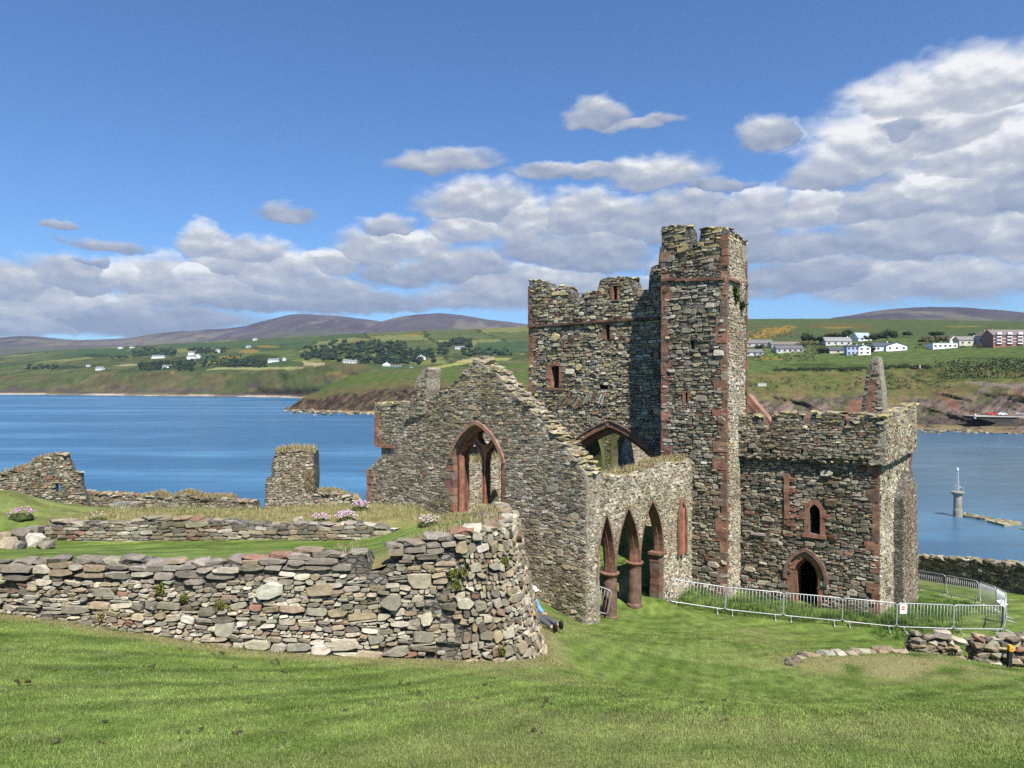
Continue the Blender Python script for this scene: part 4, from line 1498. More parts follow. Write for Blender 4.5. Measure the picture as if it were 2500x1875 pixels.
t_o = wall_piece('tower', pT, outT, .85, [hole_arch, slit, wind, putl, niche], P_TOWER, 'core_dark', hr=(.06, .24), wr=(1.2, 2.7), big=(.6, (.28, .55), (.18, .36)), depth=(.03, .085), gap=.009, seed=81)
coping(rr, pT, pT.poly(top_T[:-1]), .8, t_o, (.32, .13), palette([2, 3, 2, 1, 3, 2, 2, 1], .03, None, .95, .4), .0)
AX_T = np.array([[*E1, 0], [*-E2, 0], [0, 0, 1]])


def string_course(pl, pts, h, proj, parent, col=(.85, .85, .85), mat='sand', seed=1, z_off=0):
    r = np.random.default_rng(seed)
    mb = MB()
    P = np.array(pl.poly(pts))
    s = P[0, 0]
    while s < P[-1, 0] - .05:
        w = min(r.uniform(.3, .75), P[-1, 0] - s)
        z = np.interp(s + w / 2, P[:, 0], P[:, 1]) + z_off
        if r.random() > .06:
            mb.box(pl.P(s + w / 2, z, proj / 2 - .08 + r.uniform(-.015, .015)), (w - .012, proj + .16, h * r.uniform(.85, 1.1)), np.array([[*pl.e, 0], [*pl.nrm, 0], [0, 0, 1]]), np.array(col) * r.uniform(.7, 1.2))
        s += w
    return mb.build('string_course', M[mat], parent)


string_course(pT, [(1292, 798), (1400, 790), (1535, 781), (1612, 776)], .11, .17, t_o, (.55, .6, .6), seed=2)
quoins('quoins', pT, tl, -2.2, pT.st(1292, 800)[1], 1, wl=(.42, .26), h=(.3, .5), parent=t_o, seed=82)
quoins('quoins', pT, tl - .04, pT.st(1292, 796)[1], pT.st(1292, 700)[1], 1, wl=(.24, .18), h=(.3, .5), parent=t_o, seed=83, gain=.75)


def frame_rect(pl, x0, x1, y0, y1, w, parent, d=.06, name='window_frame', seed=1, sill=True):
    s0, z1 = pl.st(x0, y0)
    s1, _ = pl.st(x1, y0)
    z0 = pl.st(x0, y1)[1]
    r = np.random.default_rng(seed)
    mb = MB()
    ax = np.array([[*pl.e, 0], [*pl.nrm, 0], [0, 0, 1]])
    for sd_, sg_ in ((s0, -1), (s1, 1)):
        z, k = z0, 0
        while z < z1 - .03:
            h = min(r.uniform(.22, .4), z1 - z)
            ww = w * (1.0 if k % 2 else .72)
            mb.box(pl.P(sd_ + sg_ * ww / 2, z + h / 2, d - .25), (ww, .5, h - .012), ax, np.array((1, 1, 1)) * r.uniform(.8, 1.2))
            z += h
            k += 1
    mb.box(pl.P((s0 + s1) / 2, z1 + w * .24, d - .247), (s1 - s0 + w * 1.5, .5, w * .46), ax, (.85, .85, .85))
    if sill:
        mb.box(pl.P((s0 + s1) / 2, z0 - w * .17, d - .21), (s1 - s0 + w * 1.5, .5, w * .32), ax, (.9, .9, .9))
    return mb.build(name, M['sand'], parent)


frame_rect(pT, 1347, 1366, 894, 947, .36, t_o, seed=84)
frame_rect(pT, 1498, 1508, 699, 733, .15, t_o, seed=85)
frame_rect(pT, 1479, 1490, 793, 829, .30, t_o, seed=86, sill=False)
# relieving slabs set on edge above the crossing arch
mb = MB()
for q in range(17):
    x = 1366 + q * 7.2
    s, z = pT.st(x, 983 - 6 * math.sin(q * .7) - q * .8)
    ang_ = .55 - q * .012
    ax = np.array([[*(E1 * math.cos(ang_)), -math.sin(ang_)], [*-E2, 0], [*(E1 * math.sin(ang_)), math.cos(ang_)]])
    mb.box(pT.P(s, z, .04), (rr.uniform(.05, .10), .16, rr.uniform(.42, .62)), ax, GREYS[rr.integers(0, 7)] if rr.random() > .3 else np.array((.22, .11, .07)))
mb.build('slate_band', M['stone'], t_o)
# the two orders of the crossing arch
for dd, ww, c0 in ((.06, .26, (.9, .85, .8)), (-.22, .0, (.72, .72, .72))):
    mb = MB()
    o_ = arch(aL - ww, aR + ww, a_sp, a_top + ww, a_sp - 2.5, 14, QA)
    i_ = arch(aL + .02 - (.25 if ww == 0 else 0), aR - .02, a_sp, a_top - .02, a_sp - 2.5, 14, QA)
    if ww == 0:
        o_ = arch(aL - .01, aR + .01, a_sp, a_top + .01, a_sp - 2.5, 14, QA)
        i_ = arch(aL + .30, aR - .30, a_sp, a_top - .30, a_sp - 2.5, 14, QA)
    mb.ring(pT, o_, i_, dd, dd - .55, False, c0)
    mb.build('crossing_arch', M['sand'], t_o)
mb = MB()
o_ = arch(aL - .33, aR + .33, a_sp, a_top + .34, a_sp - 2.5, 14, QA)
i_ = arch(aL - .26, aR + .26, a_sp, a_top + .27, a_sp - 2.5, 14, QA)
mb.ring(pT, o_, i_, .12, -.1, False, (.75, .95, 1.1))
mb.build('hood_mould', M['sand'], t_o)
# other walls of the tower
Tt = 7.6
z_low = pT.st(1450, 735)[1] - .9
pTE = Plane(bpt(0, tT + Tt), E1, -E2)
mossy = palette([2, 2, 1, 2, 3, 2, 2, .5], .02, None, .7, .0)


def moss(rng, s, z, a):
    c = mossy(rng, s, z, a)
    k = rng.random(len(s)) < .6
    c[k] = np.array((.085, .105, .035)) * rng.uniform(.6, 1.5, (k.sum(), 1))
    return c


eaL, eaR, eaT = tl + .9, tl + 7.0, -1.7
wall_piece('tower_east_wall', pTE, [(tl, ZB), (tl, z_low), (tr, z_low - .3), (tr, ZB)], .85, [arch(eaL, eaR, -4.9, eaT, ZB + .3, 10)], moss, 'core_dark', t_o, seed=91)
mb = MB()
mb.ring(pTE, arch(eaL - .3, eaR + .3, -4.9, eaT + .3, -9, 10), arch(eaL + .1, eaR - .1, -4.9, eaT - .1, -9, 10), .3, -.4, False, (.16, .16, .085))
mb.build('crossing_arch', M['stone'], t_o)
pTN = Plane(bpt(tl, tT), E2, E1)
wall_piece('tower_north_wall', pTN.off(.85), [(.85, ZB), (.85, z_low), (Tt, z_low), (Tt, ZB)], .85, [arch(2.2, 6.0, -4.9, -2.1, ZB + .3, 10)], moss, 'core_dark', t_o, seed=92)
mb = MB()
mb.ring(pTN.off(.85), arch(1.9, 6.3, -4.9, -1.8, -9, 10), arch(2.3, 5.9, -4.9, -2.25, -9, 10), .25, -.4, False, (.12, .14, .06))
mb.build('crossing_arch', M['stone'], t_o)
pTSo = Plane(bpt(tr - .02, tT), E2, E1)
wall_piece('tower_south_wall', pTSo, [(2.6, ZB), (2.6, z_low + .4), (Tt + .85, z_low), (Tt + .85, ZB)], .85, (), P_TOWER, 'core_dark', t_o, seed=93)
# choir beyond, with its lancets
pCH = Plane(bpt(0, tT + Tt + 9.5), E1, -E2)
lan = [arch(s - .38, s + .38, -3.6, -2.5, -6.2, 6) for s in (-7.6, -5.9, -4.2, -2.5)]
ch_o = wall_piece('choir_east_wall', pCH, [(-9.5, ZB), (-9.5, -2.4), (-5, -2.2), (-1.6, -3.0), (-1.6, ZB)], .9, lan, palette([1, 2, 3, 1, 2, 1, 4, 4], .22, None, 1.1), 'core_pale', seed=94)
for q in (-7.6, -5.9, -4.2, -2.5):
    mb = MB()
    mb.ring(pCH, arch(q - .58, q + .58, -3.6, -2.25, -6.3, 6), arch(q - .37, q + .37, -3.6, -2.52, -6.3, 6), .08, -.3, False, (1.05, 1.05, 1.0))
    mb.build('lancet_frame', M['sand'], ch_o)
wall_piece('choir_north_wall', Plane(bpt(-9.4, tT + Tt), E2, E1), [(.9, ZB), (9.5, ZB), (9.5, -2.2), (.9, -1.9)], .9, (), P_ARC, 'core_pale', seed=95)
wall_piece('choir_south_wall', Plane(bpt(-.5, tT + Tt), E2, E1), [(.9, ZB), (9.5, ZB), (9.5, -4.6), (.9, -4.2)], .9, (), P_DRY, 'core_dark', seed=96)

# ---------------------------------------------------------------- stair turret
P_TUR = palette([2.4, 3, 2.4, 1.6, 2.0, 1.6, 1.8, 1.6], .04, (5.2, 6.9, .6), .95)
P_TURS = palette([1.4, 2.4, 4, .7, 2.2, 1, 4, 3.6], .01, (5.6, 6.9, .55), 1.15)
top_U = [(1616, 553), (1650, 552), (1683, 553), (1688, 563), (1688, 607), (1702, 606), (1703, 590), (1708, 585), (1711, 563), (1720, 556), (1750, 554), (1774, 556), (1776, 562)]
tu = [(min(max(s, sT0), sT1), z) for s, z in pTF.poly(top_U)]
outU = [(sT0, ZB)] + tu + [(sT1, tu[-1][1]), (sT1, ZB)]
sl1 = pTF.poly([(1687, 865), (1687, 832), (1694, 832), (1694, 865)])
sl2 = pTF.poly([(1674, 984), (1674, 959), (1680, 959), (1680, 984)])
u_o = wall_piece('stair_turret', pTF, outU, .62, [sl1, sl2], P_TUR, 'core_dark', hr=(.06, .23), wr=(1.2, 2.8), big=(.6, (.3, .55), (.18, .34)), depth=(.03, .085), gap=.009, rag=.02, seed=101)
z_s = pTS.st(1805, 577)[1]
mb = MB()
AXS = np.array([[*E2, 0], [*E1, 0], [0, 0, 1]])
sideo = [(.63, ZB), (.63, z_s), (DT, z_s - .08), (DT, ZB)]
mb.prism(pTS, sideo, 0, -.55)
zlow_t = pTF.st(1695, 616)[1] - .5
mb.prism(pTS.off(-.55), [(.63, ZB), (.63, zlow_t), (DT, zlow_t), (DT, ZB)], 0, -(sT1 - sT0) + .9)
u_b = mb.build('turret_body', M['core_pale'], u_o)
mb = MB()
mb.stones(np.random.default_rng(103), pTS.P, 0, DT, -10.4, z_s, region([(0.02, ZB), (.02, z_s), (DT, z_s - .08), (DT, ZB)]), (.05, .17), (.8, 2.2), (.4, (.25, .42), (.18, .3)), (.012, .045), pal=P_TURS, rot=.35, slate=.15)
mb.build('rubble_facing', M['stone'], u_b)
pTL = Plane(bpt(sT0, tTF), E2, -E1)
mb = MB()
mb.stones(np.random.default_rng(104), pTL.P, 0, 1.4, -9.5, tu[0][1], region([(0.02, -9.5), (.02, tu[0][1] - .1), (.6, tu[0][1] - .2), (.62, zlow_t), (1.4, zlow_t), (1.4, -9.5)]), (.05, .17), (1, 2.2), pal=P_TUR)
mb.build('rubble_facing', M['stone'], u_o)
mb = MB()
caps(mb, rr, pTF, tu, .62, (.3, .13), palette([2, 3, 2, 1, 3, 2, 2, 1], .03, None, .9, .5), .0)
caps(mb, rr, pTS, [(.6, z_s), (DT, z_s - .08)], .55, (.3, .14), palette([2, 3, 2, 1, 3, 2, 2, 1], .03, None, .9, .5), .02)
mb.build('coping_stones', M['stone'], u_o)
string_course(pTF, [(1616, 684), (1700, 683), (1776, 681)], .12, .13, u_o, (.7, .75, .75), seed=5)
string_course(pTS, [(1777, 681), (1800, 690), (1821, 697)], .12, .13, u_o, (.8, .85, .85), seed=6)
quoins('quoins', pTF, sT0, -4.6, 4.9, 1, wl=(.50, .30), h=(.3, .48), parent=u_o, seed=105, gain=1.1)
quoins('quoins', pTF, sT0 - .02, 5.0, tu[0][1] - 1.2, 1, wl=(.40, .26), h=(.3, .48), parent=u_o, seed=106, gain=.95)
quoins('quoins', pTF, sT1, -9.2, 4.9, -1, wl=(.52, .30), h=(.3, .48), parent=u_o, seed=107, ret=.22)
quoins('quoins', pTF, sT1 + .03, 5.0, tu[-1][1] - .2, -1, wl=(.46, .28), h=(.3, .48), parent=u_o, seed=108, gain=.75, ret=.2)
quoins('quoins', pTS, DT, -1.5, z_s - 1.0, -1, wl=(.22, .14), h=(.4, .7), parent=u_o, seed=109, gain=.8, ret=.3)
frame_rect(pTF, 1674, 1680, 959, 984, .17, u_o, seed=110, sill=False)

# ---------------------------------------------------------------- south transept
P_TRA = palette([2.6, 3, 2.2, 1.6, 2.2, 1.8, 1.6, 1.2], .065, None, .92)
P_PAR = palette([2, 3, 2.5, 1.4, 3, 2, 2, 1], .085, (-2.2, -.8, .45), .92)
zpar = pX.st(1970, 1120)[1]                     # foot of the parapet
xw = [(sX0, ZB), (sX0, zpar + .3), (sX1, zpar + .3), (sX1, ZB)]
dl, dz = pX.st(1938, 1405)
dr = pX.st(1998, 1405)[0]
da = pX.st(1968, 1362)[1]
door = arch(dl, dr, dz, da, ZB + .2, 9)
w0, w1 = pX.st(1976, 1260)[0], pX.st(2003, 1260)[0]
wz, wa, wb = pX.st(1990, 1252)[1], pX.st(1990, 1231)[1], pX.st(1990, 1303)[1]
xwin = arch(w0, w1, wz, wa, wb, 7)
gap_ = pX.poly([(1931, 1266), (1931, 1190), (1938, 1186), (1940, 1230), (1936, 1266)])
x_o = wall_piece('transept', pX, xw, .95, [door, xwin], P_TRA, 'core_dark', hr=(.06, .22), wr=(1.3, 3.0), big=(.5, (.3, .55), (.16, .30)), depth=(.03, .09), gap=.009, rag=.0, seed=121)
# dark recess behind the door: the transept's other walls close it
pXE = Plane(bpt(0, tX + LXS), E1, -E2)
wall_piece('transept_east_wall', pXE, [(sX0, ZB), (sX0, zpar + .1), (sX1, zpar + .1), (sX1, ZB)], .9, (), P_TRA, 'core_dark', x_o, seed=122)
mb = MB()
mb.prism(Plane(bpt(sX0 + .9, tX), E2, E1), [(.95, ZB), (LXS, ZB), (LXS, zpar), (.95, zpar)], 0, -.9)
mb.prism(Plane(bpt(0, tX), E1, -E2), [(sX0 + .9, zpar - .35), (sX1 - .9, zpar - .35), (sX1 - .9, zpar - .1), (sX0 + .9, zpar - .1)], -.95, -LXS + .02)
mb.build('vault', M['core_dark'], x_o)
# parapet, thrust out on corbels
ov = .26
par_px = [(1797, 1116), (1797, 1012), (1850, 1014), (1856, 1016), (1858, 1043), (1882, 1043), (1884, 1018), (1909, 1008), (1949, 1008), (1955, 1014), (1957, 1043), (1977, 1043), (1980, 1015), (1989, 1008), (2020, 1007), (2050, 1010), (2056, 1016), (2058, 1043), (2073, 1043), (2075, 1014), (2085, 1009), (2120, 1012), (2150, 1018), (2160, 1019), (2160, 1125), (2120, 1124)]
pP = pX.off(ov)
par = pP.poly(par_px)
par = [(min(s, sX1 + ov), z) for s, z in par]
small = [pP.poly([(x, 1107), (x, 1098), (x + 6, 1098), (x + 6, 1107)]) for x in (1834, 1879, 1955)]
p_o = wall_piece('parapet', pP, par, .6, small, P_PAR, 'core_dark', x_o, hr=(.045, .14), wr=(1.4, 3.2), depth=(.02, .07), rag=.02, seed=123, wav=.02)
coping(rr, pP, pP.poly(par_px[1:24]), .6, p_o, (.3, .12), palette([2, 3, 2, 1, 3, 2, 2, 1], .03, None, .95, .4), .0)
mb = MB()
s = sX0 + .2
while s < sX1 + ov:
    mb.lump(rr, pX.P(s, zpar - .02 + rr.uniform(-.05, .03), .12), (rr.uniform(.14, .3), .42, .12), -TH, GREYS[rr.integers(0, 7)] * (.9 if rr.random() > .3 else 1.0), .5)
    s += rr.uniform(.22, .55)
mb.build('corbel_table', M['stone'], p_o)
# south face
P_XS = palette([1, 2.5, 4, .4, 2, .8, 4, 5], .02, None, 1.1)
bs = pXS.st(2180, 1300)[0]
xs_o = wall_piece('transept_south_wall', pXS, [(.02, ZB), (.02, zpar + .2), (LXS, zpar + .2), (LXS, ZB)], .95, (), P_XS, 'core_pale', x_o, rot=.3, depth=(.012, .05), wr=(.8, 2.2), rag=.0, seed=124)
zbt = pXS.st(2200, 1180)[1]
pBU = pXS.off(.36)
bu_px = [(bs, ZB), (bs, zbt - .4), (bs + (LXS - bs) * .45, zbt + .6), (LXS - .5, zbt - .2), (LXS + .2, ZB)]
wall_piece('buttress', pBU, bu_px, .4, (), palette([2, 3, 2, 1, 3, 2, 2, 1], .12, None, .7), 'core_dark', x_o, rot=.2, depth=(.02, .05), rag=.03, seed=125)
pPS = pXS.off(ov)
ztop_c = pP.st(2160, 1019)[1]
ps_pts = [(-ov, zpar - .05), (-ov, ztop_c), (1.3, ztop_c + .02), (1.35, ztop_c - .4), (2.3, ztop_c - .4), (2.35, ztop_c + .1), (5.0, ztop_c + .15), (LXS - 2.2, ztop_c + .25), (LXS - 2.15, ztop_c - .6), (LXS - 1.2, ztop_c - .6), (LXS - 1.15, ztop_c + .3), (LXS + .3, ztop_c + .35), (LXS + .3, zpar - .05)]
pps_o = wall_piece('parapet', pPS, ps_pts, .6, (), palette([1, 2.5, 3, .6, 3, 1, 4, 2.5], .06, (-2.2, -.8, .5), 1.05), 'core_pale', x_o, rot=.2, depth=(.015, .05), rag=.02, seed=126)
coping(rr, pPS, ps_pts[1:12], .6, pps_o, (.3, .13), palette([2, 3, 2, 1, 3, 2, 2, 1], .0, None, .95, .5), .0)
quoins('quoins', pX, sX1, ZB + .9, zpar - .15, -1, wl=(.50, .30), h=(.28, .46), parent=x_o, seed=127, gain=.9, ret=.25)
quoins('quoins', pXS, LXS, ZB + .9, zpar - .15, -1, wl=(.6, .4), h=(.3, .5), parent=x_o, seed=128, gain=.8, ret=.3)
# doorway
mb = MB()
mb.ring(pX, arch(dl - .27, dr + .27, dz, da + .30, ZB + .2, 9), arch(dl - .01, dr + .01, dz, da + .01, ZB + .2, 9), .05, -.6, False, (1.0, .95, .9))
mb.ring(pX, arch(dl - .05, dr + .05, dz, da + .05, ZB + .2, 9), arch(dl + .10, dr - .10, dz, da - .12, ZB + .2, 9), -.15, -.7, False, (.9, .85, .82))
d_o = mb.build('doorway', M['sand'], x_o)
mb = MB()
mb.ring(pX, arch(dl - .40, dr + .40, dz, da + .44, dz - .12, 9), arch(dl - .26, dr + .26, dz, da + .29, dz - .12, 9), .16, -.1, False, (.75, .9, 1.05))
mb.build('hood_mould', M['sand'], d_o)
quoins('jamb_blocks', pX, dl - .02, ZB + .3, dz - .1, -1, wl=(.34, .26), h=(.3, .42), parent=d_o, seed=129, d=.03, ret=.4)
quoins('jamb_blocks', pX, dr + .02, ZB + .3, dz - .1, 1, wl=(.34, .26), h=(.3, .42), parent=d_o, seed=130, d=.03, ret=.4)
# window
mb = MB()
mb.ring(pX, arch(w0 - .20, w1 + .20, wz, wa + .22, wb - .12, 7), arch(w0, w1, wz, wa, wb, 7), .07, -.5, False, (1, 1, 1))
mb.box(pX.P((w0 + w1) / 2, wb - .09, -.12), (w1 - w0 + .5, .5, .15), AX_T, (1, 1, .95))
for sgn, sj in ((-1, w0), (1, w1)):
    mb.box(pX.P(sj + sgn * .25, wz - .15, -.05), (.32, .26, .3), AX_T, (.95, .95, .95))
mb.build('window_frame', M['sand'], x_o)
# red jamb of a lost opening, and a pale string of slabs
mb = MB()
s0, z0 = pX.st(1922, 1266)
z1 = pX.st(1922, 1172)[1]
z = z0
while z < z1:
    h = rr.uniform(.3, .5)
    mb.box(pX.P(s0 + rr.uniform(-.015, .015), z + h / 2, .02), (.2, .22, h - .015), AX_T, np.array((1, 1, 1)) * rr.uniform(.75, 1.2))
    z += h
for q in range(26):
    sq, zq = pX.st(1930 + rr.uniform(-9, 12), 1160 + rr.uniform(0, 150))
    mb.box(pX.P(sq, zq, .04), (rr.uniform(.12, .35), .16, rr.uniform(.05, .12)), AX_T, np.array((1, .95, .9)) * rr.uniform(.7, 1.3))
mb.build('red_jamb', M['sand'], x_o)
mb = MB()
sq, zq = pX.st(1853, 1303)
mb.box(pX.P(sq, zq, .06), (.62, .2, .09), AX_T, (.34, .26, .27))
mb.build('slate_ledge', M['attr'], x_o)
# gable stub standing over the far side of the transept, and a raking coping
pST = Plane(bpt(0, tX + LXS - 1.2), E1, -E2)
stub = pST.poly([(2108, 1060), (2110, 1015), (2117, 960), (2126, 905), (2131, 870), (2143, 870), (2149, 915), (2155, 965), (2158, 1015), (2158, 1060)])
st_o = wall_piece('gable_stub', pST, stub, 1.1, (), palette([1, 2.5, 3, .5, 3, 1.5, 4, 3], .12, None, 1.0), 'core_pale', x_o, rot=.1, hr=(.07, .2), rag=.03, seed=131)
quoins('quoins', pST, pST.st(2113, 1015)[0], pST.st(2113, 1015)[1], pST.st(2120, 930)[1], 1, wl=(.42, .34), h=(.3, .5), parent=st_o, seed=132, ret=.3)
pst2 = pST.off(.35)
sl_ = pst2.poly([(2096, 1040), (2104, 985), (2116, 905), (2126, 886), (2128, 895), (2119, 950), (2112, 1000), (2108, 1040)])
wall_piece('gable_stub', pst2, sl_, .2, (), P_DRY, 'core_dark', x_o, rag=.02, seed=133)
pRC = Plane(bpt(0, tX + 2.2), E1, -E2)
rc = pRC.poly([(1818, 962), (1826, 962), (1886, 1034), (1880, 1040), (1812, 972)])
mb = MB()
mb.prism(pRC, rc, .0, -.55, (), (1.05, 1.15, 1.2))
rc2 = pRC.poly([(1818, 972), (1880, 1040), (1870, 1040), (1812, 980)])
mb.prism(pRC, rc2, .10, -.4, (), (.8, .9, 1.0))
mb.build('raking_coping', M['sand'], x_o)
#MARK-WALLS

# ================================================================== WALLS AND RUINS
# ---- the revetment in the foreground
rv = thing('stone_wall', (*W_XY[200], W_ZB[200]), 'long dry-stone retaining wall of grey slabs in the foreground, bulging round its right end', 'stone wall')
s_end = W_S[-1]
mb = MB()
NSg, NZg = 220, 12
ss = np.linspace(0, s_end, NSg)
rw = np.random.default_rng(200)
Sg = np.repeat(ss[None], NZg, 0)
zb_, zt_ = np.interp(ss, W_S, W_ZB) - .5, np.interp(ss, W_S, W_ZT) - .06
Zg = zb_[None] + (zt_ - zb_)[None] * np.linspace(0, 1, NZg)[:, None]
Vf = wall_surf(Sg.ravel(), Zg.ravel(), np.full(Sg.size, -.035) + rw.uniform(-.015, .015, Sg.size))
Vt = wall_surf(ss, zt_, np.full(NSg, -.9))
Vt[:, 2] -= .10
ix = np.arange(NZg * NSg).reshape(NZg, NSg)
tq = np.arange(NSg - 1)
o_ = (NZg - 1) * NSg
mb.add(np.concatenate([Vf, Vt]), [np.stack([ix[:-1, :-1], ix[:-1, 1:], ix[1:, 1:], ix[1:, :-1]], -1).reshape(-1, 4), np.c_[o_ + tq, o_ + tq + 1, NZg * NSg + tq + 1, NZg * NSg + tq]])
rv_c = mb.build('wall_core', M['core_dark'], rv)
s_c = float(np.interp(-1.15, W_XY[:330, 0], W_S[:330]))
topz = lambda s: np.interp(s, W_S, W_ZT)
botz = lambda s: np.interp(s, W_S, W_ZB)
edgef = lambda s: s_c + .35 * np.sin(s * 0)                       # straight joint between the two kinds of work
mb = MB()
mb.stones(rw, wall_surf, 0, s_c + .4, -6.4, -2.2, lambda s, z: (z > botz(s) - .25) & (z < topz(s) - .30 + .08 * np.sin(s * 3)) & (s < s_c + .25 * np.sin(z * 5)), (.045, .18), (1.4, 3.4), (1.2, (.22, .56), (.15, .34)), (.025, .085), pal=P_FRONT, gap=.008, wav=.07, rot=.15, slate=.5)
mb.build('lower_courses', M['stone'], rv_c)
mb = MB()
P_SLAB = palette([1, 3, 4, .4, 4, 1, 4, 2.5], .08, None, 1.0)


def slabs(rng, s, z, a):
    c = P_SLAB(rng, s, z, a)
    k = rng.random(len(s)) < .55
    c[k] = np.array((.205, .18, .15)) * rng.uniform(.75, 1.25, (k.sum(), 1))
    return c


mb.stones(rw, wall_surf, 0, s_c + 1.0, -4.6, -2.0, lambda s, z: (z > topz(s) - .34 + .08 * np.sin(s * 3)) & (z < topz(s)) & (s < s_c + .5), (.08, .19), (2.2, 4.8), (.5, (.5, .75), (.18, .26)), (.03, .09), pal=slabs, gap=.008, wav=.02, rot=.05, slate=.3, edge=.7)
r_ = np.random.default_rng(201)
s = .1
while s < s_c + .8:
    w = r_.uniform(.18, .55)
    p = wall_surf(np.array([s]), np.array([topz(s) + r_.uniform(-.06, .02)]), np.array([-.16 + r_.uniform(-.08, .05)]))[0]
    if not (np.interp(893, [a[0] for a in WALL], np.arange(len(WALL))) and -2.80 < p[0] < -2.30):
        mb.lump(r_, p, (w * 1.15, .38, r_.uniform(.09, .17)), r_.uniform(-.15, .15), slabs(r_, np.array([s]), np.array([0]), np.array([1]))[0], .45, .10, .10)
    s += w * 1.02
mb.build('top_slabs', M['stone'], rv_c)
mb = MB()
P_END = palette([2, 3, 4, .8, 3, 1.2, 3, 2.6], .06, None, .98)
mb.stones(rw, wall_surf, s_c - .4, s_end, -7.9, -2.2, lambda s, z: (z > botz(s) - .25) & (z < topz(s)) & (s > s_c + .25 * np.sin(z * 5)), (.07, .24), (.7, 2.0), (.6, (.25, .42), (.2, .34)), (.02, .075), pal=P_END, gap=.012, wav=.04, rot=.45, slate=.2)
s = s_c + .6
while s < s_end - .3:
    w = r_.uniform(.15, .4)
    p = wall_surf(np.array([s]), np.array([topz(s) + r_.uniform(-.08, .02)]), np.array([-.15 + r_.uniform(-.08, .05)]))[0]
    mb.lump(r_, p, (w, .34, r_.uniform(.10, .22)), r_.uniform(-1.5, 1.5), P_END(r_, np.array([s]), np.array([0]), np.array([1]))[0], .5, .12, .2)
    s += w * .95
mb.build('mortared_end', M['stone'], rv_c)


def masonry(name, label, pl, outline, thick, holes=(), cat='ruin', pal=P_DRY, core='core_dark', seed=1, group=None, top=None, capsize=(.3, .14), **kw):
    o = np.array(outline)
    base = pl.P(o[:, 0].mean(), o[:, 1].min() + .6, -thick / 2)
    root = thing(name, tuple(base), label, cat, group)
    c = wall_piece('masonry', pl, outline, thick, holes, pal, core, root, seed=seed, **kw)
    if top is not None:
        coping(np.random.default_rng(seed + 1), pl, top, thick, c, capsize, pal, .02)
    return root


# ---- low wall across the terrace
pLW = Plane((0, 19.05), (1, 0), (0, -1))
lw_px = [(88, 1345), (88, 1290), (130, 1277), (175, 1279), (250, 1281), (322, 1279), (330, 1272), (430, 1270), (520, 1274), (600, 1282), (700, 1283), (760, 1281), (830, 1285), (872, 1279), (905, 1286), (962, 1292), (980, 1340)]
masonry('low_wall', 'knee-high drystone wall of thin slates crossing the terrace below the straw-coloured bank', pLW, pLW.poly(lw_px), .5, (), 'stone wall', palette([2.4, 3, 2, 1.2, 3, 2, 2, 1], .04, None, .95), seed=210,
        hr=(.06, .17), wr=(2.0, 4.5), slate=.45, big=(.3, (.35, .55), (.12, .2)), top=pLW.poly(lw_px[1:16]), capsize=(.36, .10))
mb = MB()
r_ = np.random.default_rng(212)
b_root = thing('boulders', tuple(px(55, 1330, 17.6)), 'heap of large rounded grey boulders at the left end of the terrace wall', 'boulders')
for (x, y, Y, w, h) in [(20, 1335, 17.6, .62, .50), (55, 1308, 18.4, .5, .4), (85, 1318, 18.2, .45, .32), (8, 1316, 18.3, .5, .4), (88, 1296, 18.8, .35, .3), (45, 1335, 17.3, .4, .3), (-25, 1330, 17.5, .6, .5), (110, 1330, 17.6, .4, .2)]:
    mb.lump(r_, px(x, y, Y), (w, w * .9, h), r_.uniform(0, 3), GREYS[r_.integers(0, 8)] * .95, .75, .12, .2)
mb.build('stones', M['stone'], b_root)

# ---- ruins along the far edge
P_LR = palette([2, 3, 2, 1.3, 3, 2, 2.6, 1.4], .10, None, .95)
pR1 = Plane((-26, 40.0), (.985, .17), (.17, -.985))
g1 = pR1.poly([(-60, 1300), (-60, 1172), (0, 1160), (40, 1150), (75, 1140), (85, 1128), (115, 1118), (130, 1110), (150, 1108), (163, 1112), (172, 1130), (180, 1148), (198, 1158), (200, 1185), (207, 1202), (218, 1240), (218, 1300)])
h1 = pR1.poly([(136, 1200), (136, 1184), (139, 1181), (145, 1181), (148, 1184), (148, 1200)])
h2 = pR1.poly([(60, 1233), (62, 1222), (68, 1214), (78, 1216), (84, 1225), (84, 1236)])
r1 = masonry('ruined_gable', 'broken rubble gable with a small square window, standing against the sea at the far left', pR1, g1, .35, [h1, h2], 'ruin', P_LR, seed=220, hr=(.07, .2), wr=(1.2, 2.6), depth=(.03, .09), top=g1[1:15], capsize=(.34, .16))
mb = MB()
mb.ring(pR1, [(s + (s - h2[3][0]) * .5, z + .12) for s, z in h2], h2, .06, -.4, False, (1.5, 1.7, 1.9))
mb.build('niche_surround', M['sand'], bpy.data.objects[r1.name].children[0])
pR2 = Plane((-15, 42.0), (1, -.05), (-.05, -1))
g2 = pR2.poly([(196, 1300), (196, 1200), (215, 1206), (252, 1207), (301, 1208), (322, 1212), (330, 1224), (346, 1214), (378, 1210), (407, 1221), (424, 1222), (428, 1211), (451, 1206), (480, 1216), (529, 1217), (565, 1219), (572, 1225), (618, 1225), (621, 1300)])
masonry('ruined_wall', 'low broken run of rubble wall with turf on top, between the gable and the tall stump', pR2, g2, .9, (), 'ruin', P_LR, seed=222, hr=(.07, .2), wr=(1.2, 2.8), top=g2[1:18], capsize=(.36, .16))
pR3 = Plane((-12, 38.0), (.99, .12), (.12, -.99))
g3 = pR3.poly([(640, 1310), (646, 1240), (650, 1168), (662, 1163), (666, 1120), (672, 1108), (704, 1102), (740, 1101), (765, 1104), (768, 1152), (767, 1205), (770, 1310)])
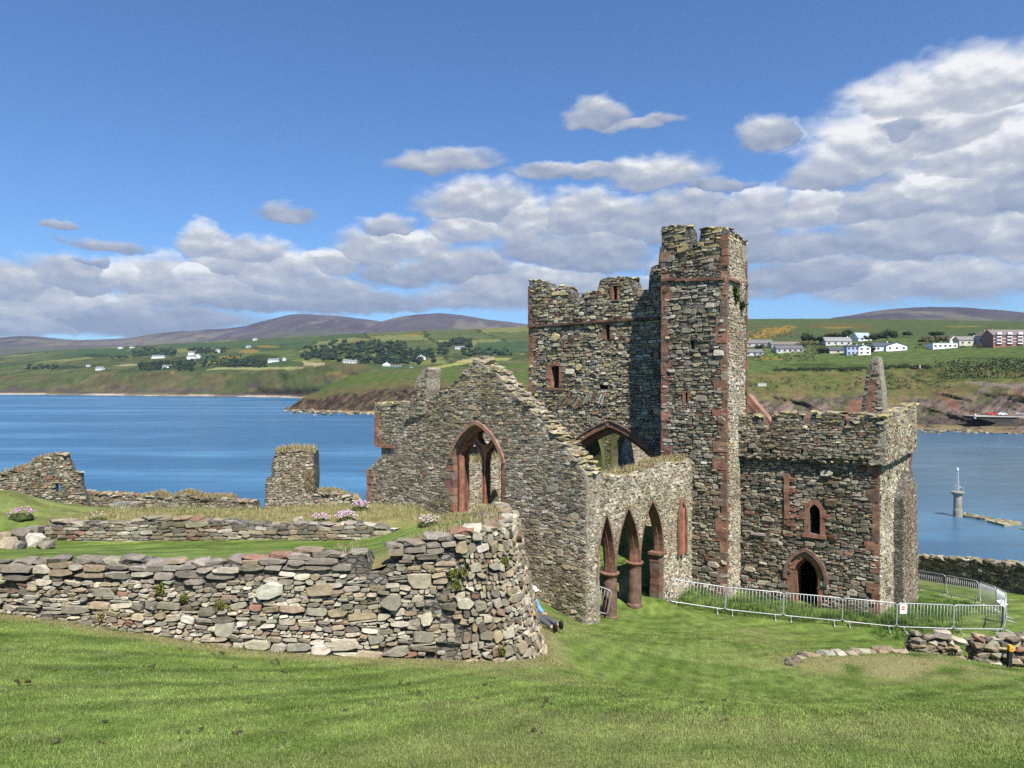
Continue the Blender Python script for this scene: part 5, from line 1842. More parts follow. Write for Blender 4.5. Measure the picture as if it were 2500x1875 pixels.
masonry('ruined_stump', 'tall square stump of rubble masonry tufted with dry grass, rising against the sea', pR3, g3, 1.8, (), 'ruin', palette([2, 3, 2.4, 1.3, 3, 2, 2.6, 2], .03, None, 1.0), seed=224, hr=(.06, .17), wr=(1.2, 2.6), rot=.12, top=g3[4:9], capsize=(.34, .16))
pR4 = Plane((-9, 36.5), (1, 0), (0, -1))
g4 = pR4.poly([(766, 1310), (768, 1212), (774, 1204), (814, 1205), (854, 1214), (873, 1225), (875, 1310)])
masonry('ruined_wall', 'short sloping end of rubble wall to the right of the tall stump', pR4, g4, .9, (), 'ruin', palette([1, 2.4, 3, 1, 2, 1.5, 3, 3], .05, None, 1.0), seed=226, hr=(.06, .18), rot=.2, top=g4[1:6], capsize=(.34, .16))
# ---- boundary wall above the shore at the right
a_, b_ = px(2190, 1405, 43.5), px(2760, 1480, 32.5)
e_ = (b_ - a_)[:2] / np.linalg.norm((b_ - a_)[:2])
pBW = Plane(a_[:2], e_, (e_[1], -e_[0]) if (e_[1] * -1) < 0 and False else (-abs(e_[1]), -abs(e_[0])))
Lb = float(np.linalg.norm((b_ - a_)[:2]))
bw_t = [(pBW.st(x, y)[0], pBW.st(x, y)[1]) for x, y in [(2200, 1360), (2245, 1359), (2300, 1364), (2360, 1368), (2420, 1374), (2500, 1381), (2600, 1392), (2750, 1410)]]
masonry('boundary_wall', 'rough rubble boundary wall in shadow above the shore, along the right edge', pBW, [(bw_t[0][0], -14)] + bw_t + [(bw_t[-1][0], -14)], .7, (), 'stone wall', palette([2, 3, 2, 2, 3, 2, 2, 1], .06, None, .9), seed=230, hr=(.09, .26), wr=(1.1, 2.4), top=bw_t, capsize=(.42, .24), big=(.2, (.3, .5), (.25, .35)))


def pile(name, label, pts, seed, cat='ruin', core=None, pal=P_DRY, group=None, snap=None):
    """loose walling: stones (x, y, Y, width, height) given where they lie"""
    r = np.random.default_rng(seed)
    c0 = px(*pts[len(pts) // 2][:3])
    root = thing(name, tuple(c0), label, cat, group)
    mb = MB()
    for (x, y, Y, w, h) in pts:
        p = px(x, y, Y)
        if snap is not None:
            p[2] = float(ground_z(np.array(p[0]), np.array(p[1]))) + .22 * math.exp(-(((p[0] - 10.4) / 2.6) ** 2 + ((p[1] - 20.3) / 1.3) ** 2)) + h * snap + .02
        mb.lump(r, p, (w, r.uniform(.3, .5), h), r.uniform(-.3, .3), pal(r, np.array([0]), np.array([0]), np.array([1]))[0], .55, .12, .14)
    mb.build('stones', M['stone'], root)
    return root


def block_pts(x0, x1, y0, y1, Y, dep, seed, hole=None):
    r = np.random.default_rng(seed)
    out = []
    k = F / Y
    y = y1
    top_ = lambda x: y0 + 4 * math.sin(x * .12) + 6 * abs((x - (x0 + x1) / 2) / (x1 - x0)) ** 2
    while y > y0 - 2:
        h = r.uniform(.08, .17)
        for q in range(2):
            x = x0 + r.uniform(-4, 8)
            while x < x1:
                w = r.uniform(.2, .5)
                if y > top_(x) and not (hole and hole[0] < x < hole[1] and y > hole[2] and q == 0):
                    yq = y - 0
                    Yq = Y + q * dep / 2.2
                    z = (CY - yq) / F * Y
                    out.append((CX + ((x - CX) / F * Y + w / 2) / Yq * F, CY - z / Yq * F, Yq + r.uniform(-.06, .06), w * 1.1, h * 1.25))
                x += w * k
        y -= h * k
    return out


P_BLK = palette([3, 3, 2, 1.4, 3, 2, 2, .8], .02, None, .92)
pile('stone_block', 'squat isolated block of tumbled grey walling on the lawn left of the yellow-topped post', block_pts(2226, 2332, 1553, 1606, 21.6, .7, 5), 301, pal=P_BLK)
pile('stone_block', 'longer broken block of grey walling behind the yellow-topped post', block_pts(2374, 2600, 1557, 1620, 21.4, .7, 6, (2432, 2452, 1597)), 302, pal=P_BLK)
pile('wall_footing', 'low grass-grown footing of a vanished wall with a few grey edge stones on the lawn', [(1946, 1594, 19.8, .3, .16), (1952, 1586, 20.0, .42, .14), (1962, 1577, 20.3, .34, .2), (1980, 1573, 20.5, .5, .13), (2004, 1571, 20.7, .3, .15), (2022, 1570, 20.8, .45, .12), (2044, 1568, 21, .35, .17),
      (2052, 1575, 20.8, .3, .14), (2074, 1566, 21.1, .42, .14), (2079, 1577, 20.8, .3, .12), (2098, 1561, 21.3, .5, .2), (2112, 1564, 21.2, .4, .16), (2144, 1560, 21.4, .42, .3), (2150, 1570, 21.2, .35, .2), (2172, 1570, 21.3, .42, .22), (2188, 1576, 21.2, .34, .18), (2205, 1582, 21.1, .3, .13),
      (1932, 1606, 19.5, .25, .12), (1925, 1615, 19.4, .2, .1), (2128, 1566, 21.2, .3, .14)], 303, pal=P_BLK, snap=.12)
pile('loose_stone', 'single pale boulder lying on the dry bank behind the terrace wall', [(728, 1272, 19.7, .34, .22)], 304, 'stone', pal=palette([0, 1, 3, 0, 0, 0, 3, 3], 0, None, 1.1))

# ================================================================== SMALL THINGS
MS = M['steel']


def make_barrier(label, L=2.1):
    root = thing('crowd_barrier', (0, 0, 0), label, 'barrier', 'crowd barriers')
    r, z0, z1 = .022, .17, 1.06
    mb = MB()
    c = .13
    pts = []
    for (cx, cz, a0) in ((L - c, z1 - c, 90), (c, z1 - c, 180), (c, z0 + c, 270), (L - c, z0 + c, 360)):
        pts += [(cx + c * math.cos(R(a0 - 90 + q * 22.5)), 0, cz + c * math.sin(R(a0 - 90 + q * 22.5))) for q in range(5)]
    mb.tube(pts, r, 6, closed=True)
    mb.build('frame', MS, root, True, True)
    mb = MB()
    for q in range(1, 17):
        x = q * L / 17
        mb.tube([(x, 0, z0), (x, 0, z1)], .0085, 5)
    mb.build('bars', MS, root, True, True)
    for x in (.28, L - .28):
        mb = MB()
        mb.tube([(x, 0, z0), (x, 0, .04)], .02, 6)
        mb.tube([(x - .02, -.30, 0), (x, -.05, .05), (x, .05, .05), (x - .02, .30, 0)], .018, 6)
        mb.build('foot', MS, root, True, True)
    return root


def place_root(root, p0, p1, L=2.1):
    d = np.asarray(p1) - np.asarray(p0)
    ln = np.linalg.norm(d)
    x = Vector(d / ln)
    z = Vector((0, 0, 1))
    y = z.cross(x).normalized()
    z = x.cross(y)
    root.matrix_world = Matrix.Translation(Vector(p0)) @ Matrix((x, y, z)).transposed().to_4x4() @ Matrix.Diagonal((ln / L, 1, 1, 1))


def dup(root, label=None):
    r = root.copy()
    COL.objects.link(r)
    if label: r['label'] = label
    for ch in root.children:
        c = ch.copy()
        COL.objects.link(c)
        c.parent = r
        for g in ch.children:
            d = g.copy()
            COL.objects.link(d)
            d.parent = c
    return r


fx = [(1633, 1478, 28.7), (1769, 1498, 28.4), (1912, 1513, 27.9), (2056, 1527, 27.3), (2188, 1541, 26.8), (2327, 1546, 26.9), (2450, 1547, 27.0)]
fx = [px(*a) for a in fx]
bl = [(fx[0], fx[1], 'steel crowd barrier at the foot of the turret, nearest the arcade'), (fx[1], fx[2], 'steel crowd barrier between the turret and the pointed doorway'), (fx[2], fx[3], 'steel crowd barrier in front of the pointed doorway'),
      (fx[3], fx[4], 'steel crowd barrier in front of the transept corner, left of the one with the sign'), (fx[4], fx[5], 'steel crowd barrier carrying the white sign with a red disc'), (fx[5], fx[6], 'steel crowd barrier right of the signed one, last of the front row'),
      (px(2451, 1546, 27.1), px(2457, 1512, 29.3), 'steel crowd barrier seen nearly edge-on, turning the corner at the right end of the row'), (px(2434, 1494, 31.2), px(2457, 1511, 29.4), 'short-looking steel barrier behind the tilted information board'),
      (px(2394, 1477, 33.0), px(2434, 1493, 31.3), 'steel barrier at the back of the fenced lawn, second from the board'), (px(2313, 1458, 35.3), px(2393, 1476, 33.1), 'steel barrier at the back of the fenced lawn, in the middle of the rear row'), (px(2235, 1441, 37.5), px(2313, 1457, 35.4), 'steel barrier just right of the transept, the farthest along the rear row')]
p_in = px(1480, 1521, 25.35)
in1 = np.r_[bpt(-2.6, 1.6), -8.45]
in2 = np.r_[bpt(-2.4, 4.4), -8.5]
bl += [(p_in + np.array([-1.85, .95, .05]), p_in, 'steel barrier standing in the first arch of the arcade, beside the front column'), (in1, np.r_[bpt(-2.6, 3.6), -8.45], 'steel barrier in the dark nave behind the first arch'), (in2, np.r_[bpt(-2.4, 6.4), -8.5], 'steel barrier in the nave behind the second column')]
proto = None
for p0, p1, lab in bl:
    if proto is None:
        proto = make_barrier(lab)
        o = proto
    else:
        o = dup(proto, lab)
    q0, q1 = np.array(p0), np.array(p1)
    for q in (q0, q1):
        q[2] = max(q[2], float(ground_z(np.array(q[0]), np.array(q[1]))) + .02)
    place_root(o, q0, q1)

# sign on the fifth barrier
d5 = fx[5] - fx[4]
e5 = d5[:2] / np.linalg.norm(d5[:2])
n5 = np.array([e5[1], -e5[0]])
pc = fx[4] + d5 * .115
sgn_ = thing('warning_sign', (pc[0] + n5[0] * .03, pc[1] + n5[1] * .03, pc[2] + .86), 'small white sign with a red disc hung on a steel barrier', 'sign')
A5 = np.array([[*e5, 0], [*n5, 0], [0, 0, 1]])
mb = MB()
mb.box(WLOC[sgn_.name], (.26, .012, .36), A5, (.80, .80, .78))
mb.build('panel', M['attr'], sgn_)
mb = MB()
pS = Plane(WLOC[sgn_.name][:2], e5, n5)
zc = WLOC[sgn_.name][2]
mb.prism(pS, [(.075 * math.cos(t), zc + .03 + .075 * math.sin(t)) for t in np.linspace(0, 2 * np.pi, 20, endpoint=False)], .012, .004, (), (.62, .04, .03))
mb.build('red_disc', M['attr'], sgn_)
mb = MB()
mb.box(pS.P(0, zc + .03, .015), (.10, .006, .026), A5, (.8, .8, .78))
mb.build('white_bar', M['attr'], sgn_)

# marker post
pp = px(2464, 1628, 20.6)
pp[2] = float(ground_z(pp[0], pp[1])) - .05
mk = thing('marker_post', tuple(pp), 'short black post with a yellow cap, on the lawn at the right edge', 'post')
mb = MB()
tl_ = np.array([[1, 0, -.06], [0, 1, 0], [.06, 0, 1]])
mb.box(pp + (.0, 0, .26), (.105, .105, .56), tl_, (.018, .018, .020))
mb.build('shaft', M['attr'], mk)
mb = MB()
mb.box(pp + (-.035 + .07, 0, .605), (.125, .125, .135), tl_, (.75, .38, .02))
mb.box(pp + (-.035 + .07, 0, .685), (.10, .10, .03), tl_, (.75, .38, .02))
cap_o = mb.build('yellow_cap', M['attr'], mk)
mb = MB()
mb.tube([pp + (.02, -.068, .59), pp + (.035, -.068, .62), pp + (.05, -.068, .60)], .012, 6, (.25, .08, .02))
mb.build('symbol', M['attr'], cap_o)

# information board
ib = px(2446, 1494, 28.8)
ib[2] = float(ground_z(ib[0], ib[1]))
bo = thing('information_board', tuple(ib), 'pale tilted information board on a dark post behind the barriers', 'board')
mb = MB()
mb.tube([ib, ib + (0, 0, .72)], .04, 8, (.04, .04, .04))
mb.build('post', M['attr'], bo)
mb = MB()
mb.box(ib + (0, 0, .80), (.34, .27, .03), rotm(R(35), 0, R(20)).T, (.74, .74, .72))
mb.box(ib + (0, .0, .785), (.38, .31, .025), rotm(R(35), 0, R(20)).T, (.06, .06, .06))
mb.build('panel', M['attr'], bo)

# gravestone in the arcade
gs = px(1527, 1468, 28.0)
gs[2] = float(ground_z(gs[0], gs[1])) - .1
pg_ = Plane(gs[:2], (1, 0), (0, -1))
gso = thing('gravestone', tuple(gs), 'grey slate gravestone with a shouldered scroll top, standing between the arcade columns', 'gravestone')
mb = MB()
ou = [(-.25, gs[2]), (-.25, gs[2] + .82), (-.20, gs[2] + .88), (-.13, gs[2] + .85)] + [(.14 * math.cos(t), gs[2] + .87 + .12 * math.sin(t)) for t in np.linspace(math.pi, 0, 9)] + [(.13, gs[2] + .85), (.20, gs[2] + .88), (.25, gs[2] + .82), (.25, gs[2])]
mb.prism(pg_, ou, .05, -.05, (), (.16, .165, .15))
mb.build('slab', M['stone'], gso)

# iron rail across the notch of the tower, handrail among the far ruins
mb = MB()
r0, r1_ = pT.st(1394, 717), pT.st(1424, 715)
mb.tube([pT.P(*r0, -.3), pT.P(*r1_, -.3)], .02, 6, (.1, .1, .1))
mb.tube([pT.P(r0[0] + .1, r0[1] - .7, -.3), pT.P(r0[0] + .1, r0[1], -.3)], .02, 6, (.1, .1, .1))
mb.build('iron_rail', M['attr'], t_o)
hr_ = thing('handrail', tuple(px(300, 1248, 36)), 'thin grey metal handrail before the low ruined wall at the left', 'railing')
mb = MB()
for k in range(8):
    p = px(277 + k * 6, 1252, 36)
    mb.tube([p, p + (0, 0, .55 + .01 * k)], .014, 5)
mb.tube([px(270, 1232, 36), px(298, 1228, 36), px(325, 1224, 36)], .02, 6)
mb.build('rail', MS, hr_)


# ---- the visitor resting against the end of the wall
def skin_body(name, joints, edges, mat, parent, sub=2, root_i=0, col=(.3, .3, .3)):
    me = bpy.data.meshes.new(name)
    me.from_pydata([tuple(j[0]) for j in joints], edges, [])
    o = bpy.data.objects.new(name, me)
    COL.objects.link(o)
    mod = o.modifiers.new('skin', 'SKIN')
    mod.use_smooth_shade = True
    sk = me.skin_vertices[0].data
    for i, j in enumerate(joints):
        rr_ = j[1]
        sk[i].radius = rr_ if isinstance(rr_, tuple) else (rr_, rr_)
        sk[i].use_root = (i == root_i)
    s2 = o.modifiers.new('sub', 'SUBSURF')
    s2.levels = s2.render_levels = sub
    me.materials.append(mat)
    o.parent = parent
    return o


def flat_mat(name, c, rough=.8):
    def fn(t, b):
        n = t.noise(geo_pos(t), 18, 4, .6)
        t.set(b, 'Base Color', t.mix(n, tuple(x * .75 for x in c), tuple(min(1, x * 1.25) for x in c)))
        b.inputs['Roughness'].default_value = rough
    return material(name, fn)


M['skin'] = flat_mat('skin', (.50, .30, .22), .6)
M['blue'] = flat_mat('blue_jacket', (.12, .30, .66))
M['trousers'] = flat_mat('grey_trousers', (.07, .072, .08))
M['hat'] = flat_mat('pale_hat', (.66, .56, .54))
M['shoe'] = flat_mat('black_shoe', (.012, .012, .013), .5)
hp = px(1303, 1531, 18.6)
hp[2] = float(ground_z(hp[0], hp[1])) + .03
pe = thing('person', tuple(hp), 'person in blue jacket and pale hat sitting half hidden by the wall end', 'person', None, R(-38))
# local frame: x = towards the feet, z up, seated with the back against the wall
J = [((0, 0, .12), (.15, .12)), ((-.07, 0, .32), (.15, .11)), ((-.10, 0, .50), (.17, .11)), ((-.09, 0, .60), (.07, .06)), ((-.06, 0, .68), (.06, .06)), ((-.03, 0, .77), (.085, .10)), ((-.02, 0, .86), (.07, .085)),
     ((.06, -.10, .10), .085), ((.34, -.13, .20), .07), ((.66, -.12, .06), .045), ((.70, -.12, .05), .04), ((.78, -.13, .10), .035),
     ((.06, .10, .10), .085), ((.36, .12, .16), .07), ((.70, .13, .06), .045), ((.74, .13, .05), .04), ((.82, .14, .10), .035),
     ((-.10, -.19, .53), .055), ((-.02, -.25, .33), .045), ((.17, -.17, .26), .032), ((-.10, .19, .53), .055), ((-.02, .25, .33), .045), ((.17, .17, .26), .032)]
E = [(0, 1), (1, 2), (2, 3), (3, 4), (4, 5), (5, 6), (0, 7), (7, 8), (8, 9), (9, 10), (10, 11), (0, 12), (12, 13), (13, 14), (14, 15), (15, 16), (2, 17), (17, 18), (18, 19), (2, 20), (20, 21), (21, 22)]
skin_body('body', J, E, M['skin'], pe)
grow = lambda idx, g: [(J[i][0], tuple(v + g for v in (J[i][1] if isinstance(J[i][1], tuple) else (J[i][1],) * 2))) for i in idx]
skin_body('jacket', grow([0, 1, 2, 17, 18, 19, 20, 21, 22], .022), [(0, 1), (1, 2), (2, 3), (3, 4), (4, 5), (2, 6), (6, 7), (7, 8)], M['blue'], pe)
skin_body('trousers', grow([0, 7, 8, 9, 12, 13, 14], .014), [(0, 1), (1, 2), (2, 3), (0, 4), (4, 5), (5, 6)], M['trousers'], pe)
for sy in (-.125, .135):
    mb = MB()
    mb.lump(np.random.default_rng(3), (.77, sy, .075), (.14, .10, .24), 0, (0, 0, 0), .8, .02, .02)
    mb.build('shoe', M['shoe'], pe, True, True)
for sy in (-.17, .17):
    mb = MB()
    for q in range(5):
        a = (-.5 + q * .25)
        ln = (.05, .085, .095, .088, .07)[q]
        o0 = np.array((.20, sy + (.03 - q * .015) * np.sign(-sy), .25))
        mb.tube([o0, o0 + (ln * .5, a * .03, .012), o0 + (ln, a * .05, -.012)], [.011, .010, .007], 6)
    mb.lump(np.random.default_rng(4), (.195, sy, .25), (.09, .075, .035), 0, (0, 0, 0), .8, .02, .02)
    mb.build('hand', M['skin'], pe, True, True)
mb = MB()
mb.lathe((-.02, 0, .86), [(.16, 0), (.15, .012), (.105, .02), (.10, .07), (.07, .10), (.01, .11)], 18)
mb.build('hat', M['hat'], pe, True, True)
mb = MB()
for sy in (-.035, .035):
    mb.lump(np.random.default_rng(5), (.065, sy, .80), (.02, .026, .014), 0, (.02, .02, .02), 1, .0, 0)
mb.lump(np.random.default_rng(6), (.085, 0, .765), (.035, .026, .045), 0, (.45, .25, .18), 1, .0, 0)
mb.lump(np.random.default_rng(7), (.068, 0, .725), (.016, .05, .014), 0, (.35, .12, .11), 1, .0, 0)
mb.build('face', M['attr'], pe, True, True)

# ---- beacon and sunken pier in the bay
DB = shoreD(1261)
bc = px(2338, 1261, DB)
be = thing('beacon', tuple(bc), 'round concrete beacon pillar with a white lattice mast, standing in the sea', 'beacon')
mb = MB()
mb.lathe(bc - (0, 0, 1), [(.70, 0), (.68, 2.0), (.60, 2.4), (.60, 4.3), (.64, 4.5), (.98, 4.95), (1.0, 5.12), (.3, 5.14)], 26, (.33, .31, .27))
mb.build('pillar', M['stone_far'], be)
mb = MB()
zt0 = bc[2] + 4.1
for k in range(3):
    a = 2.1 * k + .4
    mb.tube([(bc[0] + .35 * math.cos(a), bc[1] + .35 * math.sin(a), zt0), (bc[0] + .14 * math.cos(a), bc[1] + .14 * math.sin(a), zt0 + 3.6)], .035, 6, (.48, .49, .50))
for z in np.arange(.5, 3.6, .6):
    w = .35 - .21 * z / 3.6
    P3 = [(bc[0] + w * math.cos(2.1 * k + .4), bc[1] + w * math.sin(2.1 * k + .4), zt0 + z) for k in range(3)]
    mb.tube(P3, .03, 5, (.48, .49, .50), closed=True)
mb.build('lattice_mast', M['attr'], be)
mb = MB()
mb.lathe((bc[0], bc[1], zt0 + 3.6), [(.2, 0), (.2, .06), (.12, .08), (.12, .32), (.16, .34), (.02, .42)], 12, (.8, .8, .78))
mb.build('lamp', M['attr'], be)
mb = MB()
for k in range(10):
    a = k * .628
    mb.tube([(bc[0] + .92 * math.cos(a), bc[1] + .92 * math.sin(a), zt0), (bc[0] + .92 * math.cos(a), bc[1] + .92 * math.sin(a), zt0 + .9)], .018, 5)
mb.tube([(bc[0] + .92 * math.cos(k * .314), bc[1] + .92 * math.sin(k * .314), zt0 + .9) for k in range(20)], .022, 5, closed=True)
mb.build('railing', MS, be)


def slab(label, pts, h=.35, seed=1):
    P = [px(x, y, shoreD(y)) for x, y in pts]
    c = np.mean(P, 0)
    o = thing('pier_slab', tuple(c), label, 'pier slab', 'sunken pier slabs')
    mb = MB()
    n = len(P)
    V = np.array([p + (0, 0, h) for p in P] + [p - (0, 0, 1.2) for p in P])
    V[:n, 2] += np.random.default_rng(seed).uniform(-.08, .08, n)
    mb.add(V, [[tuple(range(n))], [(i, (i + 1) % n, n + (i + 1) % n, n + i) for i in range(n)]], (.30, .27, .17))
    r = np.random.default_rng(seed)
    for _ in range(22):
        a, b = r.random(2)
        q = (V[0] * (1 - a) + V[1] * a) * (1 - b) + (V[3] * (1 - a) + V[2] * a) * b
        mb.lump(r, q, (r.uniform(.2, .6), r.uniform(.4, 1.4), r.uniform(.1, .3)), r.uniform(0, 3), (.16, .15, .09), .7)
    mb.build('deck', M['stone_far'], o)


slab('weedy concrete pier slab awash at the foot of the beacon', [(2345, 1261), (2356, 1256), (2423, 1268), (2405, 1271)], .3, 1)
slab('pale flat concrete pier slab lying farther right of the beacon', [(2410, 1275), (2440, 1271), (2494, 1281), (2452, 1286)], .4, 2)
slab('last pier slab, cut by the right edge, low in the water', [(2488, 1290), (2500, 1288), (2560, 1297), (2540, 1301)], .15, 3)
#MARK-TOWN

# ================================================================== THE FAR SHORE
def local_parts(root, parts):
    for name, fn, mat in parts:
        mb = MB()
        fn(mb)
        mb.build(name, mat, root, False, True)


WHITE, CREAM, SLATE, GREYR, BRICK, GLASS = (.60, .60, .58), (.50, .45, .33), (.060, .066, .078), (.13, .125, .12), (.27, .125, .095), (.03, .045, .07)


def house(land, x0, x1, ye, yt, yb, label, wall=WHITE, roof=SLATE, end=False, win=(3, 1), chim=1, rz=0.0, flat=False, dep=None, group='houses on the hillside', trim=None, D=None, name='house'):
    """a house whose front spans x0..x1; ye eaves, yt ridge, yb foot in the photograph"""
    xm = (x0 + x1) / 2
    P = land.at(xm, yb)
    if D: P = px(xm, yb, D)
    D = P[1]
    m = D / F
    W, He, Ht = (x1 - x0) * m, (yb - ye) * m, (yb - yt) * m
    dp = dep or max(5.0, min(9.0, W * .6))
    root = thing(name, (P[0], P[1] + dp / 2, P[2]), label, 'house', group, rz)
    w, d = W / 2, dp / 2

    def walls(mb):
        mb.box((0, 0, He / 2 - 1), (W, dp, He + 2), None, wall)
        if not flat:
            if end:
                mb.add([(-w, -d, He), (w, -d, He), (0, -d, Ht - .1), (-w, d, He), (w, d, He), (0, d, Ht - .1)], [[(0, 1, 2), (5, 4, 3)]], wall)
            else:
                mb.add([(-w, -d, He), (-w, d, He), (-w, 0, Ht - .1), (w, -d, He), (w, d, He), (w, 0, Ht - .1)], [[(2, 1, 0), (3, 4, 5)]], wall)
    mb = MB()
    walls(mb)
    mb.build('wall', M['attr'], root, False, True)
    mb = MB()
    o = .35
    if flat:
        mb.box((0, 0, He + .12), (W + .3, dp + .3, .24), None, roof)
    elif end:
        k = (Ht - He) / w
        for s in (-1, 1):
            V = [(0, -d - o, Ht), (s * (w + o), -d - o, He - o * k), (s * (w + o), d + o, He - o * k), (0, d + o, Ht)]
            V = np.array(V)
            mb.add(np.concatenate([V, V + (0, 0, .22)]), [[(0, 1, 2, 3), (7, 6, 5, 4), (0, 4, 5, 1), (1, 5, 6, 2), (2, 6, 7, 3), (3, 7, 4, 0)]], roof)
    else:
        k = (Ht - He) / d
        for s in (-1, 1):
            V = np.array([(-w - o, 0, Ht), (-w - o, s * (d + o), He - o * k), (w + o, s * (d + o), He - o * k), (w + o, 0, Ht)])
            mb.add(np.concatenate([V, V + (0, 0, .22)]), [[(0, 1, 2, 3), (7, 6, 5, 4), (0, 4, 5, 1), (1, 5, 6, 2), (2, 6, 7, 3), (3, 7, 4, 0)]], roof)
    rf = mb.build('roof', M['attr'], root, False, True)
    for c in range(chim):
        mb = MB()
        cx = (w * .85 if c == 0 else -w * .85) if not end else 0
        mb.box((cx, .2, Ht + .2), (.8, .6, 1.8), None, wall)
        mb.box((cx, .2, Ht + 1.25), (.4, .3, .35), None, (.30, .14, .08))
        mb.build('chimney', M['attr'], rf, False, True)
    nx, ny = win
    for i in range(nx):
        for j in range(ny):
            mb = MB()
            ww, hh = min(1.6, W / nx * .5), min(1.3, He / ny * .5)
            mb.box((-w + W * (i + .5) / nx, -d - .02, He * (j + .52) / ny), (ww, .12, hh), None, GLASS)
            mb.build('window', M['attr'], root, False, True)
    if trim:
        mb = MB()
        trim(mb, w, d, He, Ht)
        mb.build('trim', M['attr'], root, False, True)
    return root


RG = RIGHT
house(RG, 1822, 1888, 838, 829, 846, 'long dark-roofed bungalow highest in the cluster beside the turret', (.42, .40, .36), GREYR, win=(4, 1), chim=0)
house(RG, 1884, 1952, 841, 834, 849, 'broad brown-roofed bungalow right of the turret, between two others', (.40, .37, .33), (.15, .13, .11), win=(4, 1), chim=0)
house(RG, 1896, 1962, 851, 843, 861, 'dark-roofed bungalow with pale gable, lowest right in the cluster near the turret', (.46, .44, .40), (.11, .105, .105), win=(5, 1), chim=0)
house(RG, 1806, 1864, 860, 852, 868, 'low grey-roofed bungalow half hidden by the turret', (.55, .54, .52), GREYR, win=(4, 1), chim=0)
house(RG, 2026, 2067, 855, 847, 862, 'small cream cottage with a dark slate roof beside the white double house', CREAM, SLATE, end=False, win=(1, 1), chim=0)
house(RG, 2068, 2098, 846, 843, 867, 'left half of the white double house, with bluish glazed front', (.36, .43, .52), SLATE, win=(3, 2), chim=1)
house(RG, 2096, 2126, 847, 842, 866, 'tall white two-storey house with small dark windows and white chimney', (.74, .74, .73), SLATE, end=True, win=(2, 2), chim=1)
house(RG, 2016, 2080, 833, 823, 843, 'wide pale house with a grey hipped roof among dark trees', (.50, .49, .45), (.20, .195, .19), win=(4, 1), chim=1)
house(RG, 2088, 2130, 826, 812, 832, 'steep-roofed white house highest on the slope between the trees', (.72, .72, .72), (.28, .33, .40), win=(2, 1), chim=0, rz=R(18))
house(RG, 2134, 2176, 845, 836, 857, 'left wing of the long white bungalow with a slate roof', WHITE, SLATE, win=(2, 1), chim=1)
house(RG, 2164, 2215, 844, 836, 856, 'long white bungalow with wide dark windows above the field', (.74, .74, .72), SLATE, end=True, win=(3, 1), chim=0)
house(RG, 2278, 2338, 838, 835, 851, 'flat-roofed white modern house at the edge of the field', (.74, .75, .76), (.62, .62, .62), win=(5, 1), chim=1, flat=True)
house(RG, 2319, 2341, 828, 818, 838, 'cream gabled house standing behind the flat-roofed white one', (.66, .60, .40), GREYR, end=True, win=(1, 1), chim=0)
house(RG, 2342, 2391, 830, 821, 843, 'grey-roofed cream cottage left of the red brick terrace', (.52, .48, .38), (.17, .165, .16), win=(3, 1), chim=1)


def bays(mb, w, d, He, Ht):
    n = 6
    for i in range(n):
        x = -w + 2 * w * (i + .5) / n
        for z in (.18, .5, .82):
            mb.box((x, -d - .45, He * z), (2 * w / n * .5, .9, He * .10), None, (.70, .68, .66))
        mb.box((x, -d - .40, He + 1.2), (2 * w / n * .42, 1.2, 1.7), None, (.68, .66, .64))
    for z in (.34, .66):
        mb.box((0, -d - .06, He * z), (2 * w, .15, .35), None, (.66, .62, .58))


tr_ = house(RG, 2425, 2580, 818, 804, 843, 'tall red brick seaside terrace with white bay windows, at the right edge', BRICK, (.16, .13, .12), win=(12, 3), chim=2, dep=12, trim=bays, name='terrace_house')
house(RG, 2406, 2428, 818, 808, 843, 'grey rendered end house of the red brick terrace', (.30, .30, .31), (.15, .12, .11), end=True, win=(1, 2), chim=1, dep=12, name='terrace_house')

FARM = [(370, 400, 870, 867, 875, 'long white farmhouse below a dark wood, far left'), (459, 473, 861, 858, 866, 'small white farmhouse above another on the left hillside'), (456, 476, 871, 868, 877, 'grey-roofed farm building beside a white one, left hillside'), (475, 488, 868, 864, 875, 'white gable next to the grey-roofed farm building'),
        (526, 536, 855, 852, 861, 'tiny white house at the edge of the upper left wood'), (288, 298, 848, 846, 851, 'white cottage far up on the left skyline fields'), (316, 326, 847.5, 845.5, 850, 'low white cottage right of another on the left skyline fields'), (233, 251, 899, 895, 904, 'white farmhouse low on the left slope above the cliff'),
        (210, 219, 892, 890, 894.5, 'tiny white shed in the left fields'), (396, 417, 894, 891, 898, 'white cottage pair by bushes above the left cliff'), (617, 627, 828, 825, 831, 'lone white house high on the ridge'), (654, 679, 879, 875, 885, 'white farm row at the left end of the big wood'),
        (690, 698, 876, 872, 880, 'tiny white gable left of the big wood'), (838, 850, 881, 877, 886, 'white cottage under the big wood'), (845, 869, 883, 879, 888, 'long grey-roofed building under the big wood'), (934, 953, 889, 884, 895, 'white gabled farmhouse in front of the big wood'),
        (957, 980, 894, 892, 898, 'low blue-grey farm shed beside the dark field'), (997, 1011, 898, 894, 904, 'white gable end right of the blue-grey shed'), (1017, 1039, 872, 866, 879, 'white house with several gables inside the big wood'), (1111, 1134, 849, 845, 854, 'long white house by pines, above the dark field'),
        (937, 944, 865, 862, 869, 'white speck of a house among the trees of the big wood'), (600, 612, 846, 843, 850, 'pale green barn on the gorse ridge')]
for i, (x0, x1, ye, yt, yb, lab) in enumerate(FARM):
    wc = (.50, .53, .48) if 'green barn' in lab else ((.30, .36, .42) if 'blue-grey' in lab else (.72, .72, .70))
    house(FAR, x0, x1, ye, yt, yb, lab, wc, (.20, .20, .21) if 'grey-roofed' in lab else (.16, .17, .19), end=('gable' in lab), win=(1, 1) if x1 - x0 < 14 else (3, 1), chim=1 if x1 - x0 > 12 else 0, group='white farmhouses across the bay', name='farmhouse')


